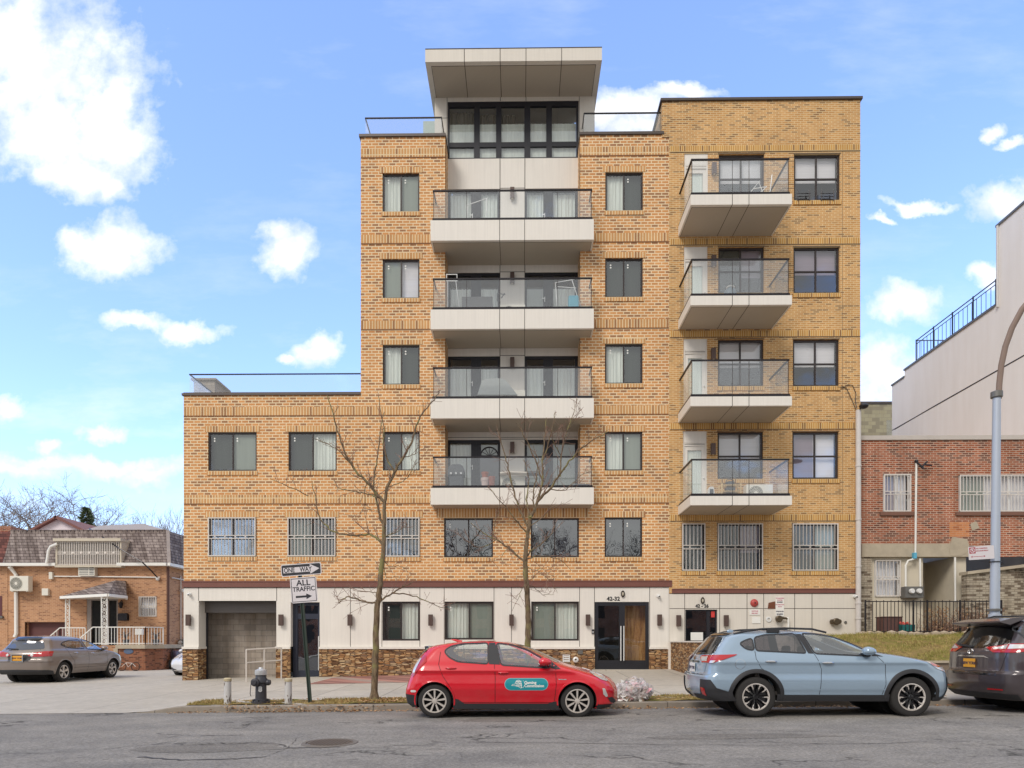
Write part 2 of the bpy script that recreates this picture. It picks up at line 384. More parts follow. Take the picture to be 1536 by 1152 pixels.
# Nishita sky, lifted towards the pale hazy blue low down
hz = t.rng(vz, 0.0, .62, 0, 1)
tint = t.ramp(hz, [(0.0, (.96, 1.04, 1.12)), (.3, (1.04, 1.05, 1.17)), (1.0, (1.02, 1.07, 1.25))])
skc = t.mix(1.0, sky.outputs[0], tint, 'MULTIPLY')
SKYGAIN = t.n('ShaderNodeVectorMath', operation='SCALE'); t.set(SKYGAIN, 0, skc); SKYGAIN.inputs['Scale'].default_value = 2.35
skc = t.mix(t.rng(vz, 0.0, .3, .5, 0.1), SKYGAIN.outputs[0], (5.1, 6.2, 8.4))
shade = t.mix(front, (5.6, 5.6, 5.5), shade)
final = t.mix(cm, skc, shade)
t.set(bg, 0, final); bg.inputs[1].default_value = .10
nt.links.new(bg.outputs[0], out.inputs[0])
sl = bpy.data.lights.new('sun', 'SUN'); sl.energy = 1.35; sl.angle = math.radians(20); sl.color = (1, .93, .845)
so = bpy.data.objects.new('sun', sl); COL.objects.link(so)
sd = Vector((math.sin(SUN_AZ)*math.cos(SUN_EL), math.cos(SUN_AZ)*math.cos(SUN_EL), math.sin(SUN_EL)))
so.rotation_euler = sd.to_track_quat('Z', 'Y').to_euler(); so.location = (-20, -20, 30)
scene.view_settings.view_transform = 'Standard'; scene.view_settings.look = 'None'; scene.view_settings.gamma = 1
scene.view_settings.exposure = 0.54
# ------------------------------------------------------------------ ground
YC = 13.6
def zr(X, Y=13.6): return .04+.0105*max(-30, min(30, X))-.018*max(0, Y-12)
def sm(a, b, x):
    f = max(0, min(1, (x-a)/(b-a))); return f*f*(3-2*f)
def zcurb(X): return zr(X)+.006+.114*sm(-7.9, -6.9, X)
def zf(X): return max(.35+.024*X, .02) if X < 12 else .64
def H(X, Y):
    a = zcurb(X); b = zf(X); f = max(0, min(1, (Y-YC)/9.3))
    return a*(1-f)+b*f
def sheet(name, X0, X1, Y0, Y1, nx, ny, fz, mat, kind='structure', cat=None, label=None, skip=None, thick=0):
    mb = MB()
    for i in range(nx+1):
        for j in range(ny+1):
            x = X0+(X1-X0)*i/nx; y = Y0+(Y1-Y0)*j/ny; mb.v.append((x, y, fz(x, y)))
    for i in range(nx):
        for j in range(ny):
            x = X0+(X1-X0)*(i+.5)/nx; y = Y0+(Y1-Y0)*(j+.5)/ny
            if skip and skip(x, y): continue
            a = i*(ny+1)+j; mb.f.append((a, a+ny+1, a+ny+2, a+1)); mb.m.append(0)
    o = mb.build(name, mat, smooth=True, angle=60); tag(o, label, cat, kind=kind); return o
def asphalt():
    t = NT('worn_asphalt'); o = t.obj()
    a = t.noise(o, 24, 5, .85); b = t.noise(o, 2.2, 5, .6); c = t.noise(t.scale(o, (.55, 1.1, 1)), 1.0, 5, .6)
    vor = t.n('ShaderNodeTexVoronoi'); t.set(vor, 'Vector', o); t.set(vor, 'Scale', 26.0)
    col = t.mix(t.rng(a, .3, .7), (.13, .122, .114), (.40, .375, .345))
    col = t.mix(t.rng(vor.outputs['Distance'], 0, .28, .65, 0), col, (.46, .44, .40))
    col = t.mix(1.0, col, t.mix(b, (.72,)*3, (1.2,)*3), 'MULTIPLY')
    col = t.mix(1.0, col, t.mix(t.rng(c, .3, .7), (.78, .78, .79), (1.14, 1.12, 1.09)), 'MULTIPLY')
    # cracks
    dn = t.n('ShaderNodeTexNoise'); t.set(dn, 'Vector', o); t.set(dn, 'Scale', 1.4); t.set(dn, 'Detail', 5.0)
    dv = t.n('ShaderNodeVectorMath', operation='SCALE'); t.set(dv, 0, dn.outputs['Color']); dv.inputs['Scale'].default_value = 1.4
    da = t.n('ShaderNodeVectorMath', operation='ADD'); t.set(da, 0, t.scale(o, (.45, .9, 1))); t.set(da, 1, dv.outputs[0])
    ve = t.n('ShaderNodeTexVoronoi', feature='DISTANCE_TO_EDGE'); t.set(ve, 'Vector', da.outputs[0]); t.set(ve, 'Scale', .55)
    cr = t.math('MULTIPLY', t.rng(ve.outputs['Distance'], 0.0, .022, 1, 0), t.rng(t.noise(o, .7, 2), .46, .56))
    col = t.mix(t.math('MULTIPLY', cr, .85), col, (.04, .038, .036))
    h = t.math('SUBTRACT', t.math('ADD', a, t.math('MULTIPLY', b, .8)), t.math('MULTIPLY', cr, 1.2))
    t.bsdf(col, .95, 0, t.bump(h, .6, .014), .12); return t.mat
def concrete(name, c, joint=1.6, jy=1.55, var=.12, tone=.07):
    t = NT(name); o = t.obj(); c = lin(c)
    b = t.noise(o, 1.1, 6, .65); a = t.noise(o, 90, 2, .7); e = t.noise(o, 6, 4, .6)
    br = t.n('ShaderNodeTexBrick', offset=0.0); t.set(br, 'Vector', o); t.set(br, 'Scale', 1.0); t.set(br, 'Brick Width', joint); t.set(br, 'Row Height', jy)
    t.set(br, 'Mortar Size', .012); t.set(br, 'Mortar Smooth', .2); t.set(br, 'Color1', (1-tone,)*3); t.set(br, 'Color2', (1+tone,)*3); t.set(br, 'Mortar', (.45,)*3)
    col = t.mix(b, tuple(v*(1-var*1.6) for v in c), tuple(v*(1+var) for v in c))
    col = t.mix(1.0, col, t.mix(a, (.86,)*3, (1.14,)*3), 'MULTIPLY')
    col = t.mix(1.0, col, t.mix(t.rng(e, .35, .7), (.9,)*3, (1.05,)*3), 'MULTIPLY')
    col = t.mix(1.0, col, br.outputs['Color'], 'MULTIPLY')
    t.bsdf(col, .85, 0, t.bump(t.math('ADD', a, t.math('MULTIPLY', b, .5)), .3, .008), .3); return t.mat
M['asphalt'] = asphalt()
M['walk'] = concrete('sidewalk_concrete', (188, 180, 168))
M['lot'] = concrete('drive_concrete', (186, 178, 166), 3.1, 3.6, .14, .03)
M['kerb'] = concrete('kerb_stone', (150, 140, 128), 1.5, 50, .2)
M['dirt'] = None
def dirtmat():
    t = NT('verge_soil'); o = t.obj()
    a = t.noise(o, 9, 5, .7); b = t.noise(o, 60, 3, .7); c = t.noise(o, 1.6, 4, .6)
    col = t.ramp(a, [(.3, lin((104, 84, 62))), (.5, lin((150, 128, 84))), (.62, lin((172, 150, 96))), (.75, lin((128, 126, 66)))])
    col = t.mix(t.rng(c, .5, .7), col, lin((120, 122, 58)))
    col = t.mix(1.0, col, t.mix(b, (.6,)*3, (1.35,)*3), 'MULTIPLY')
    t.bsdf(col, .95, 0, t.bump(t.math('ADD', a, b), .8, .03), .1); return t.mat
M['dirt'] = dirtmat()
M['far'] = plain('far_soil', (120, 114, 96), .95, var=.2, nsc=.5)
mb = MB(); mb.quad((-900, -300, -.45), (900, -300, -.45), (900, 1500, -.45), (-900, 1500, -.45))
tag(mb.build('ground', M['far'], recalc=False), kind='structure')
sheet('road', -60, 60, -14, YC+.01, 120, 16, lambda x, y: zr(x, y), M['asphalt'])
sheet('sidewalk', -7.6, 34, YC+.18, 24, 84, 24, lambda x, y: H(x, y), M['walk'], skip=lambda x, y: x > 9.2 and y > 17)
# far kerb side behind the camera so reflections and side views have ground
sheet('pavement', -60, 60, -24, -14, 60, 3, lambda x, y: zr(x, y)+.1, M['walk'])
def lotz(x, y):
    k = sm(-7.6, -10.5, x) if x < -7.6 else 0
    a = H(x, y); b = .035 if y < 24 else .035-.0025*(y-24)
    f = sm(-11.2, -13.0, x)
    b2 = H(x, min(y, 22.7)) if x > -11.2 else b
    return a*(1-f)+(zr(x)+.006)*(1-sm(14, 22, y))*f + b*sm(14, 22, y)*f
def sm2(a, b, x): return sm(b, a, x)
def lotz(x, y):
    f = sm(11.2, 13.4, -x)
    base = H(x, y) if y < 22.6 else H(x, 22.6)
    g = (zr(x)+.006)*(1-sm(14, 20, y))+.03*sm(14, 20, y)-.002*max(0, y-24)
    return base*(1-f)+g*f
sheet('driveway', -60, -7.6, YC, 60, 104, 94, lotz, M['lot'], skip=lambda x, y: x > -11.2 and y > 24)
# kerb: real step with a rounded return at the driveway
mb = MB()
xs = [-7.9+i*.25 for i in range(0, 170)]
for i in range(len(xs)-1):
    a, b = xs[i], xs[i+1]
    def row(x):
        yy = YC+.35*sm(-7.0, -7.9, x) if False else YC
        return [(x, yy-.012, zr(x)-.05), (x, yy, zcurb(x)-.012), (x, yy+.015, zcurb(x)+.004), (x, yy+.185, zcurb(x)+.006), (x, yy+.19, zcurb(x)-.05)]
    r0, r1 = row(a), row(b)
    for k in range(4): mb.quad(r0[k], r1[k], r1[k+1], r0[k+1])
tag(mb.build('kerb', M['kerb'], smooth=True, recalc=False), kind='structure')
# planting strip along the kerb and the pink paver band by the wall
sheet('verge', -7.0, 8.8, YC+.2, YC+1.15, 160, 12, lambda x, y: H(x, y)+.012+.018*math.sin(x*5.1+y*7)*math.sin(x*2.3), M['dirt'])
sheet('paver_path', -6.2, 2.2, 19.3, 22.55, 34, 12, lambda x, y: H(x, y)+.006, M['paver'])
# dead leaves and litter in the gutter
def leafmat():
    t = NT('dead_leaf'); oi = t.noise(t.obj(), 14, 2)
    t.bsdf(t.ramp(oi, [(.3, lin((110, 72, 42))), (.5, lin((176, 128, 80))), (.65, lin((205, 178, 140)))]), .8); return t.mat
M['leaf'] = leafmat()
rnd = random.Random(3)
mb = MB()
for i in range(2300):
    band = rnd.random()
    if band < .55: x = rnd.uniform(-7.2, 9); y = YC-abs(rnd.gauss(.06, .14)); z = zr(x, y)+.008
    else:
        x = rnd.choice([rnd.uniform(-6.8, 9), rnd.gauss(-3.0, .5)]); y = YC+.25+rnd.random()*.85; z = H(x, y)+.035
    if band < .55 and rnd.random() < .45: x = rnd.gauss(rnd.choice([-5.2, -3.6, 1.6, 6.2]), .5)
    s = rnd.uniform(.018, .045); a = rnd.random()*PI; dz = rnd.uniform(.0, .025)
    c, sn = math.cos(a)*s, math.sin(a)*s
    mb.quad((x-c, y-sn, z), (x+sn*.6, y-c*.6, z+dz), (x+c, y+sn, z+.004), (x-sn*.6, y+c*.6, z+dz*.5))
tag(mb.build('dead_leaves', M['leaf'], recalc=False), 'dry brown leaves scattered along the gutter and verge', 'leaves', kind='stuff')
def grassmat(n, a, b):
    t = NT(n); f = t.noise(t.obj(), 3.5, 4, .6)
    t.bsdf(t.mix(t.rng(f, .35, .65), lin(a), lin(b)), .8, spec=.2); return t.mat
M['grass'] = grassmat('winter_grass', (120, 126, 56), (180, 160, 104))
M['grass2'] = grassmat('verge_grass', (142, 130, 76), (188, 164, 112))
def grass(name, n, fpos, h, mat, label):
    mb = MB()
    for i in range(n):
        x, y, z = fpos()
        hh = h*rnd.uniform(.4, 1.2); a = rnd.random()*PI; wd = .006+.004*rnd.random(); lx, ly = rnd.gauss(0, .5)*hh, rnd.gauss(0, .5)*hh
        c, sn = math.cos(a)*wd, math.sin(a)*wd
        mb.f.append((len(mb.v), len(mb.v)+1, len(mb.v)+2)); mb.m.append(0)
        mb.v += [(x-c, y-sn, z-.005), (x+c, y+sn, z-.005), (x+lx, y+ly, z+hh)]
    return tag(mb.build(name, mat, recalc=False), label, 'grass', kind='stuff')
def vergepos():
    while True:
        x = rnd.uniform(-7, 8.8); y = YC+.22+rnd.random()*.9
        if math.sin(x*1.7+1)+math.sin(x*4.3+y*3)*.7+rnd.gauss(0, .4) > .15: return x, y, H(x, y)+.02
grass('verge_grass', 9000, vergepos, .05, M['grass2'], 'short dry yellow green grass on the strip along the kerb')
# manhole with patched asphalt round it
mcx, mcy = PX(495, 9.05), 9.05
th = thing('manhole_cover', 'round ribbed iron manhole cover sunk in the asphalt road', 'manhole cover', (mcx, mcy, zr(mcx, mcy)))
M['iron'] = plain('cast_iron', (120, 110, 100), .55, .6, bump=.3)
mb = MB(); mb.lathe([(0, .012), (.30, .012), (.31, .002)], (mcx, mcy, zr(mcx, mcy)), n=32)
for k in range(-5, 6):
    L = math.sqrt(max(0, .28**2-(k*.05)**2)); mb.box(mcx+k*.05-.012, mcx+k*.05+.012, mcy-L, mcy+L, zr(mcx, mcy)+.012, zr(mcx, mcy)+.02)
mb.build('lid', M['iron'], th, th.location)
mb = MB(); mb.lathe([(.315, .0), (.32, .014), (.37, .014), (.38, .0)], (mcx, mcy, zr(mcx, mcy)), n=32, closed=True)
mb.build('rim', plain('manhole_rim', (110, 102, 94), .7), th, th.location)
M['tar'] = plain('crack_sealant', (66, 62, 60), .75)
def crack(pts, wd):
    mb = MB(); q = []
    for i in range(len(pts)-1):
        a, b = Vector(pts[i]), Vector(pts[i+1]); n = 9
        for k in range(n): q.append(a.lerp(b, k/n)+Vector((rnd.gauss(0, .012), rnd.gauss(0, .018))))
    L = [(p.x, p.y-wd*rnd.uniform(.2, 1)) for p in q]; R = [(p.x, p.y+wd*rnd.uniform(.2, 1)) for p in q]
    for i in range(len(q)-1):
        mb.quad(*[(p[0], p[1], zr(p[0], p[1])+.004) for p in (L[i], L[i+1], R[i+1], R[i])])
    return mb
def gp(px, py):
    Y = 1360/(py-HZ)
    for _ in range(4): x = PX(px, Y); Y = (EYE-zr(x, Y))*1000/(py-HZ)*1.0
    return (PX(px, Y), Y)
def blot(c, rx, ry, nm, mat, dz, seed):
    rg_ = random.Random(seed); pts = [(c[0]+rx*math.cos(a)*(1+.18*math.sin(3*a+seed)+rg_.gauss(0, .05)), c[1]+ry*math.sin(a)*(1+.15*math.sin(2*a)+rg_.gauss(0, .05))) for a in [2*PI*i/40 for i in range(40)]]
    k = MB()
    for i in range(40): a, b = pts[i], pts[(i+1) % 40]; k.poly([(c[0], c[1], zr(c[0], c[1])+dz), (a[0], a[1], zr(a[0], a[1])+dz), (b[0], b[1], zr(b[0], b[1])+dz)])
    tag(k.build(nm, mat, recalc=False), kind='structure')
dk = asphalt(); dk.name = 'patched_asphalt'
for nd in dk.node_tree.nodes:
    if nd.type == 'BSDF_PRINCIPLED':
        l_ = nd.inputs['Base Color'].links[0].from_socket; mx_ = dk.node_tree.nodes.new('ShaderNodeMix'); mx_.data_type = 'RGBA'; mx_.blend_type = 'MULTIPLY'; mx_.inputs[0].default_value = 1; dk.node_tree.links.new(l_, mx_.inputs[6]); mx_.inputs[7].default_value = (.80, .79, .78, 1); dk.node_tree.links.new(mx_.outputs[2], nd.inputs['Base Color'])
blot(gp(325, 1122), .95, .42, 'road_patch', dk, .003, 4); blot(gp(1110, 1104), 1.3, .25, 'road_patch', dk, .003, 9); blot(gp(790, 1079), 1.2, .35, 'road_blot', dk, .003, 2)  # darker asphalt blots, one along the near side of the red hatchback
mbs = MB()
for pts, wd in (([gp(208, 1137), gp(270, 1141), (gp(340, 1140)), gp(400, 1136), gp(432, 1123), gp(520, 1121)], .034), ([gp(432, 1123), gp(445, 1108), gp(480, 1098)], .026),
                ([gp(300, 1105), gp(370, 1103)], .02), ([gp(690, 1152), gp(694, 1120)], .018), ([gp(700, 1113), gp(1100, 1118), gp(1500, 1110)], .013), ([gp(620, 1094), gp(860, 1092), gp(1200, 1090)], .006)):
    c = crack(pts, wd); n = len(mbs.v); mbs.v += c.v; mbs.f += [tuple(n+i for i in f) for f in c.f]; mbs.m += c.m
tag(mbs.build('crack_filler', M['tar'], recalc=False), 'dark irregular cracks running across the road surface', 'road cracks', kind='structure')
# ------------------------------------------------------------------ building helpers
FY = 22.7
BY = 23.5                       # recessed back wall behind the wide balconies
BACK = 34.0
def R(x0, x1, y0, y1, Y=FY):    # photo rectangle -> world x0,x1,z0,z1 on plane Y
    a = P(x0, y1, Y); b = P(x1, y0, Y); c = P((x0+x1)/2, y1, Y); d = P((x0+x1)/2, y0, Y)
    return a[0], b[0], c[2], d[2]
def wall(x0, x1, z0, z1, holes, Y, depth=.16, mats=None, name='wall', parent=None, m_rev=0, extra=None):
    mb = MB()
    xs = sorted({x0, x1}|{v for h in holes for v in h[:2] if x0 < v < x1}); zs = sorted({z0, z1}|{v for h in holes for v in h[2:4] if z0 < v < z1})
    for i in range(len(xs)-1):
        for j in range(len(zs)-1):
            cx, cz = (xs[i]+xs[i+1])/2, (zs[j]+zs[j+1])/2
            if any(h[0] < cx < h[1] and h[2] < cz < h[3] for h in holes): continue
            mb.quad((xs[i], Y, zs[j]), (xs[i+1], Y, zs[j]), (xs[i+1], Y, zs[j+1]), (xs[i], Y, zs[j+1]))
    for h in holes:
        a, b, c, d = h[:4]; d = min(d, z1); c = max(c, z0); e = Y+(h[4] if len(h) > 4 else depth)
        mb.quad((a, Y, c), (a, Y, d), (a, e, d), (a, e, c), m_rev); mb.quad((b, Y, c), (b, e, c), (b, e, d), (b, Y, d), m_rev)
        if d < z1: mb.quad((a, Y, d), (b, Y, d), (b, e, d), (a, e, d), m_rev)
        if c > z0: mb.quad((a, Y, c), (a, e, c), (b, e, c), (b, Y, c), m_rev)
    if extra: extra(mb)
    return mb.build(name, mats, parent, parent.location if parent else (0, 0, 0), recalc=False)
def frame_mb(x0, x1, z0, z1, y0, y1, w, mull=(), rails=(), mw=None):
    mb = MB(); mw = mw or w*.8
    mb.box(x0, x0+w, y0, y1, z0, z1); mb.box(x1-w, x1, y0, y1, z0, z1)
    mb.box(x0+w, x1-w, y0, y1, z1-w, z1); mb.box(x0+w, x1-w, y0, y1, z0, z0+w)
    for v in mull: mb.box(v-mw/2, v+mw/2, y0+.006, y1-.004, z0+w, z1-w)
    ed = [x0+w]+[q for v in mull for q in (v-mw/2, v+mw/2)]+[x1-w]
    for k in range(0, len(ed), 2):
        for r in rails:
            rz = r[k//2] if isinstance(r, (list, tuple)) else r
            if rz is not None: mb.box(ed[k], ed[k+1], y0+.01, y1-.006, rz-mw/2, rz+mw/2)
    return mb
def curtain_mb(x0, x1, z0, z1, Y, amp=.02, wl=.12):
    mb = MB(); n = max(2, int((x1-x0)/.03)); ph = random.random()*6
    pts = [(x0+(x1-x0)*i/n, Y+amp*math.sin(ph+2*PI*(x0+(x1-x0)*i/n)/wl+math.sin(i*.7))) for i in range(n+1)]
    for i in range(n): mb.quad((pts[i][0], pts[i][1], z0), (pts[i+1][0], pts[i+1][1], z0), (pts[i+1][0], pts[i+1][1], z1), (pts[i][0], pts[i][1], z1))
    return mb
def window(parent, r, Y, kind='slide', fill=('d', 'm'), fmat=None, dep=.11, grille=False, split=.5, w=.055, glass='glass', name='window', rails=(), mull=None, sill=None):
    x0, x1, z0, z1 = r; o = (x0, Y, z0); fmat = fmat or M['frame']
    yf = Y+dep-.06; yb = Y+dep
    ml = [x0+(x1-x0)*split] if kind in ('slide', 'double') else (mull or [])
    rl = []
    if kind == 'double': rl = [z0+(z1-z0)*.49]
    if rails: rl = [z0+(z1-z0)*q if not isinstance(q, (list, tuple)) else [None if k is None else z0+(z1-z0)*k for k in q] for q in rails]
    f = frame_mb(x0, x1, z0, z1, yf, yb, w, ml, rl).build(name, fmat, parent, o)
    p = MB(); p.quad((x0+w, yb-.03, z0+w), (x1-w, yb-.03, z0+w), (x1-w, yb-.03, z1-w), (x0+w, yb-.03, z1-w))
    p.build('pane', M[glass], f, o, recalc=False)
    ed = [x0+w]+list(ml)+[x1-w]; groups = {}
    for k in range(len(ed)-1):
        fl = fill[k % len(fill)]
        if not fl: continue
        z_lo, z_hi = z0+.02, z1-.02
        frac = 1.0
        if isinstance(fl, tuple): fl, frac = fl
        if frac < 1: z_lo = z1-(z1-z0)*frac
        groups.setdefault(fl, []).append((ed[k], ed[k+1], z_lo, z_hi))
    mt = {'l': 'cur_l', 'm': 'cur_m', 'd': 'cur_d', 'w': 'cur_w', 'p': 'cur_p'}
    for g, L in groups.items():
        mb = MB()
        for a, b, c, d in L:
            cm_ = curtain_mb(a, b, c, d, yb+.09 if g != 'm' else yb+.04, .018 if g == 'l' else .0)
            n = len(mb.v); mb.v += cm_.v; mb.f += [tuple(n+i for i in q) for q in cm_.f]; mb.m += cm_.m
        mb.build('curtain' if g == 'l' else 'blind', M[mt[g]], f, o, recalc=False)  # the dark fill is a backing sheet imitating an unlit room
    if kind == 'slide' and not grille and name == 'window' and Y == FY:
        sk = MB()
        for k in range(len(ed)-1):
            if random.random() < .75:
                for dz in (.0, .085): sk.lathe([(0, 0), (.028, 0)], (ed[k]+.14, yb-.034, z1-.2-dz), 'y', 12)
        if sk.v: sk.build('sticker', M['cur_l'], f, o, recalc=False)
    if grille:
        g = MB(); gw = .016; y0g, y1g = Y-.05, Y-.03; gx0, gx1, gz0, gz1 = x0+.01, x1-.01, z0+.01, z1-.01
        for a, b in ((gx0, gx0+.035), (gx1-.035, gx1)): g.box(a, b, y0g-.006, y1g+.006, gz0, gz1)
        g.box(gx0, gx1, y0g-.004, y1g+.004, gz1-.035, gz1); g.box(gx0, gx1, y0g-.004, y1g+.004, gz0, gz0+.035)
        m1 = gz0+(gz1-gz0)*.46; m2 = gz0+(gz1-gz0)*.535
        g.box(gx0, gx1, y0g-.004, y1g+.004, m1-.012, m1+.012); g.box(gx0, gx1, y0g-.004, y1g+.004, m2-.012, m2+.012)
        n = int((gx1-gx0)/.115)
        for i in range(1, n):
            x = gx0+(gx1-gx0)*i/n
            g.box(x-gw/2, x+gw/2, y0g, y1g, gz0+.03, m1-.01); g.box(x-gw/2, x+gw/2, y0g, y1g, m2+.01, gz1-.03)
            if i % 3 == 2: g.ball((x, (y0g+y1g)/2, (m1+m2)/2), .032, 8, sc=(1.1, .5, .9))
        for x in (gx0+.02, gx1-.02):
            for z in (gz0+.1, gz1-.1): g.box(x-.012, x+.012, y1g, Y+.0, z-.012, z+.012)
        g.build('grille', M['grill'], f, o)
    if sill:
        sb = MB(); sb.box(x0-.03, x1+.03, Y-.035, Y+.02, z0-.14, z0-.003); sb.build('sill', sill, f, o)
    return f
def slabbox(parent, name, r, Y0, Y1, mat, bevel=0):
    mb = MB(); mb.box(r[0], r[1], Y0, Y1, r[2], r[3]); return mb.build(name, mat, parent, parent.location, bevel=bevel)
def merge(mb, other):
    n = len(mb.v); mb.v += other.v; mb.f += [tuple(n+i for i in q) for q in other.f]; mb.m += other.m
# ------------------------------------------------------------------ building A (tan brick, six storeys)
XA0, XA1, XT = PX(275.5, FY), PX(1003.5, FY), PX(541, FY)
zLow = PZ(593, FY, 400); zTop = PZ(204, FY); zBandA = PZ(871, FY); zBandA2 = PZ(880.5, FY)
A = thing('apartment_building', 'tan brick apartment building with a central stack of wide glass balconies and a penthouse', 'building', (XA0, FY, 0))
oA = A.location
cols = {1: (574, 629.5), 4: (908, 964.5)}
rows = {5: (259.5, 318), 4: (388.5, 447.5), 3: (517, 577), 2: (647.5, 706), 1: (776, 835.5)}
winsA = []
fillA = {(1,5): ('l','m'), (1,4): ('m','w'), (1,3): ('l','d'), (1,2): ('d','l'), (1,1): ('d','d'), (4,5): ('l','d'), (4,4): ('d','d'), (4,3): ('l','d'), (4,2): ('l','m'), (4,1): ('d','d')}
for c, (x0, x1) in cols.items():
    for r_, (y0, y1) in rows.items():
        dx = (5-r_)*-.25 if c == 4 else (r_-3)*-.2; dy = -1.5 if c == 4 and r_ > 2 else 0
        winsA.append((R(x0+dx, x1+dx, y0+dy, y1+dy), fillA[(c, r_)], (c, r_) == (1, 1)))
winsA += [(R(312, 385, 648, 706.5), ('d', 'm'), False), (R(432.5, 505, 647.5, 706.5), ('d', 'l'), False),
          (R(312.5, 384.5, 776, 835), ('d', 'd'), True), (R(431.5, 504, 776, 835), ('m', 'd'), True),
          (R(666, 739.5, 777, 836), (None, 'd'), False), (R(796, 868.5, 777, 836), ('d', None), False)]
rec = R(668, 870, 204, 756); rec = (rec[0], rec[1], PZ(752, FY), zTop+2, BY-FY)
holes = [w_[0] for w_ in winsA]
def sideA(mb):
    mb.quad((XA0, BACK, zBandA), (XA0, FY, zBandA), (XA0, FY, zLow), (XA0, BACK, zLow))
    mb.quad((XT, BACK, zLow), (XT, FY, zLow), (XT, FY, zTop), (XT, BACK, zTop))
    mb.quad((XA1, FY, zBandA), (XA1, BACK, zBandA), (XA1, BACK, zTop), (XA1, FY, zTop))
    mb.quad((XA1, BACK, zBandA), (XA0, BACK, zBandA), (XA0, BACK, zLow), (XA1, BACK, zLow)); mb.quad((XA1, BACK, zLow), (XT, BACK, zLow), (XT, BACK, zTop), (XA1, BACK, zTop))
wl = [h for h in holes if h[0] < XT]; wr = [h for h in holes if h[0] >= XT]
mbw = MB()
def fronts(mb):
    sideA(mb)
    xs = None
wall(XT, XA1, zBandA2-.02, zTop, wr+[rec[:4]], FY, mats=[M['brickA']], parent=A, extra=sideA)
wall(XA0, XT, zBandA2-.02, zLow, wl, FY, mats=[M['brickA']], parent=A)
# recess side walls
mb = MB()
for x in (rec[0], rec[1]):
    mb.quad((x, FY, rec[2]), (x, BY+.6, rec[2]), (x, BY+.6, zTop), (x, FY, zTop))
mb.build('recess_wall', M['brickA'], A, oA, recalc=False)
for w_, fl, g in winsA: window(A, w_, FY, 'slide', fl, grille=g, sill=M['soldierA'], glass='glassd' if w_[2] < PZ(770, FY) else 'glass', split=.5)
# dark sheet behind all windows, standing in for unlit rooms
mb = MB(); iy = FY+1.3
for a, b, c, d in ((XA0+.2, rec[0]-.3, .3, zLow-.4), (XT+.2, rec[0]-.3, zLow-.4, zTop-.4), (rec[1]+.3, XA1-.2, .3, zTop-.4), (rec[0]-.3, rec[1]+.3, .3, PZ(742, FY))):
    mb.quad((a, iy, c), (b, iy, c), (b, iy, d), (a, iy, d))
mb.build('dark_backing', M['room'], A, oA, recalc=False)
mb = MB()
mb.box(XA0+.01, XT-.01, FY+.35, BACK, zLow-.5, zLow-.45); mb.build('roof', M['cap'], A, oA)
mb = MB(); mb.box(XT+.01, rec[0]-.01, FY+.35, BY+1.7, zTop-.5, zTop-.45); mb.box(rec[1]+.01, XA1-.01, FY+.35, BY+1.7, zTop-.5, zTop-.45); mb.box(XT+.01, XA1-.01, BY+1.7, BACK, zTop-.5, zTop-.45); mb.build('roof', M['cap'], A, oA)
# soldier courses: storey bands and window heads (13 mm proud)
mb = MB()
def band(px0, px1, y0, y1, skip_rec=True):
    segs = [(px0, px1)]
    if skip_rec: segs = [(px0, 668), (870, px1)] if px0 < 668 < px1 else [(px0, px1)]
    for a, b in segs:
        r = R(a, b, y0, y1); z0, z1 = PZ(y1, FY), PZ(y0, FY)
        mb.box(r[0], r[1], FY-.012, FY+.02, z0, z1)
for y in (234, 363.3, 492.5):
    band(541.5, 1003, y-12.5, y)
band(276, 1003, 609, 621.5); band(276, 645, 741.5, 754, False); band(891, 1003, 741.5, 754, False); band(655, 882, 762, 776, False)
for w_, fl, g in winsA:
    if w_[2] < PZ(770, FY) and w_[0] > PX(640, FY) and w_[0] < PX(880, FY): continue
    mb.box(w_[0]-.1, w_[1]+.1, FY-.013, FY+.02, w_[3]+.002, w_[3]+.2)
mb.each('soldier_course', M['soldierA'], A, oA)
mb = MB()
for y, a, b in ((234.6, 541.5, 668), (234.6, 870, 1003), (363.9, 541.5, 668), (363.9, 870, 1003), (493.1, 541.5, 668), (493.1, 870, 1003), (622.1, 276, 668), (622.1, 870, 1003), (754.6, 276, 1003)):
    r = R(a, b, y-.6, y+.6); mb.box(r[0], r[1], FY-.02, FY+.01, PZ(y+.7, FY), PZ(y, FY))
mb.each('shelf_ledge', plain('ledge_brown', (150, 108, 76), .7), A, oA)
# copings
mb = MB(); c = .05
mb.box(XA0-c, XT-.002, FY-c, FY+.3, zLow, zLow+.07); mb.box(XA0-c, XA0+.3, FY+.3, BACK, zLow, zLow+.07)
mb.box(XA0-c+.01, XT-.002, FY+.05, FY+.3, zLow+.07, zLow+.13)
mb.box(XT-c, rec[0]+.02, FY-c, FY+.3, zTop, zTop+.09); mb.box(rec[0]-.3, rec[0]+.02, FY+.3, BY+.45, zTop, zTop+.09); mb.box(XT-c, XT+.3, FY+.3, BACK, zTop, zTop+.09)
mb.box(rec[1]-.02, XA1-.18, FY-c, FY+.3, zTop, zTop+.09); mb.box(rec[1]-.02, rec[1]+.3, FY+.3, BY+.45, zTop, zTop+.09)
mb.each('coping', M['capd'], A, oA)
# brown band
mb = MB(); mb.box(XA0-.03, XA1+.09, FY-.05, FY+.02, zBandA2, zBandA); mb.box(XA0-.03, XA1+.09, FY-.065, FY+.02, zBandA-.04, zBandA+.0)
mb.build('band', M['band'], A, oA)
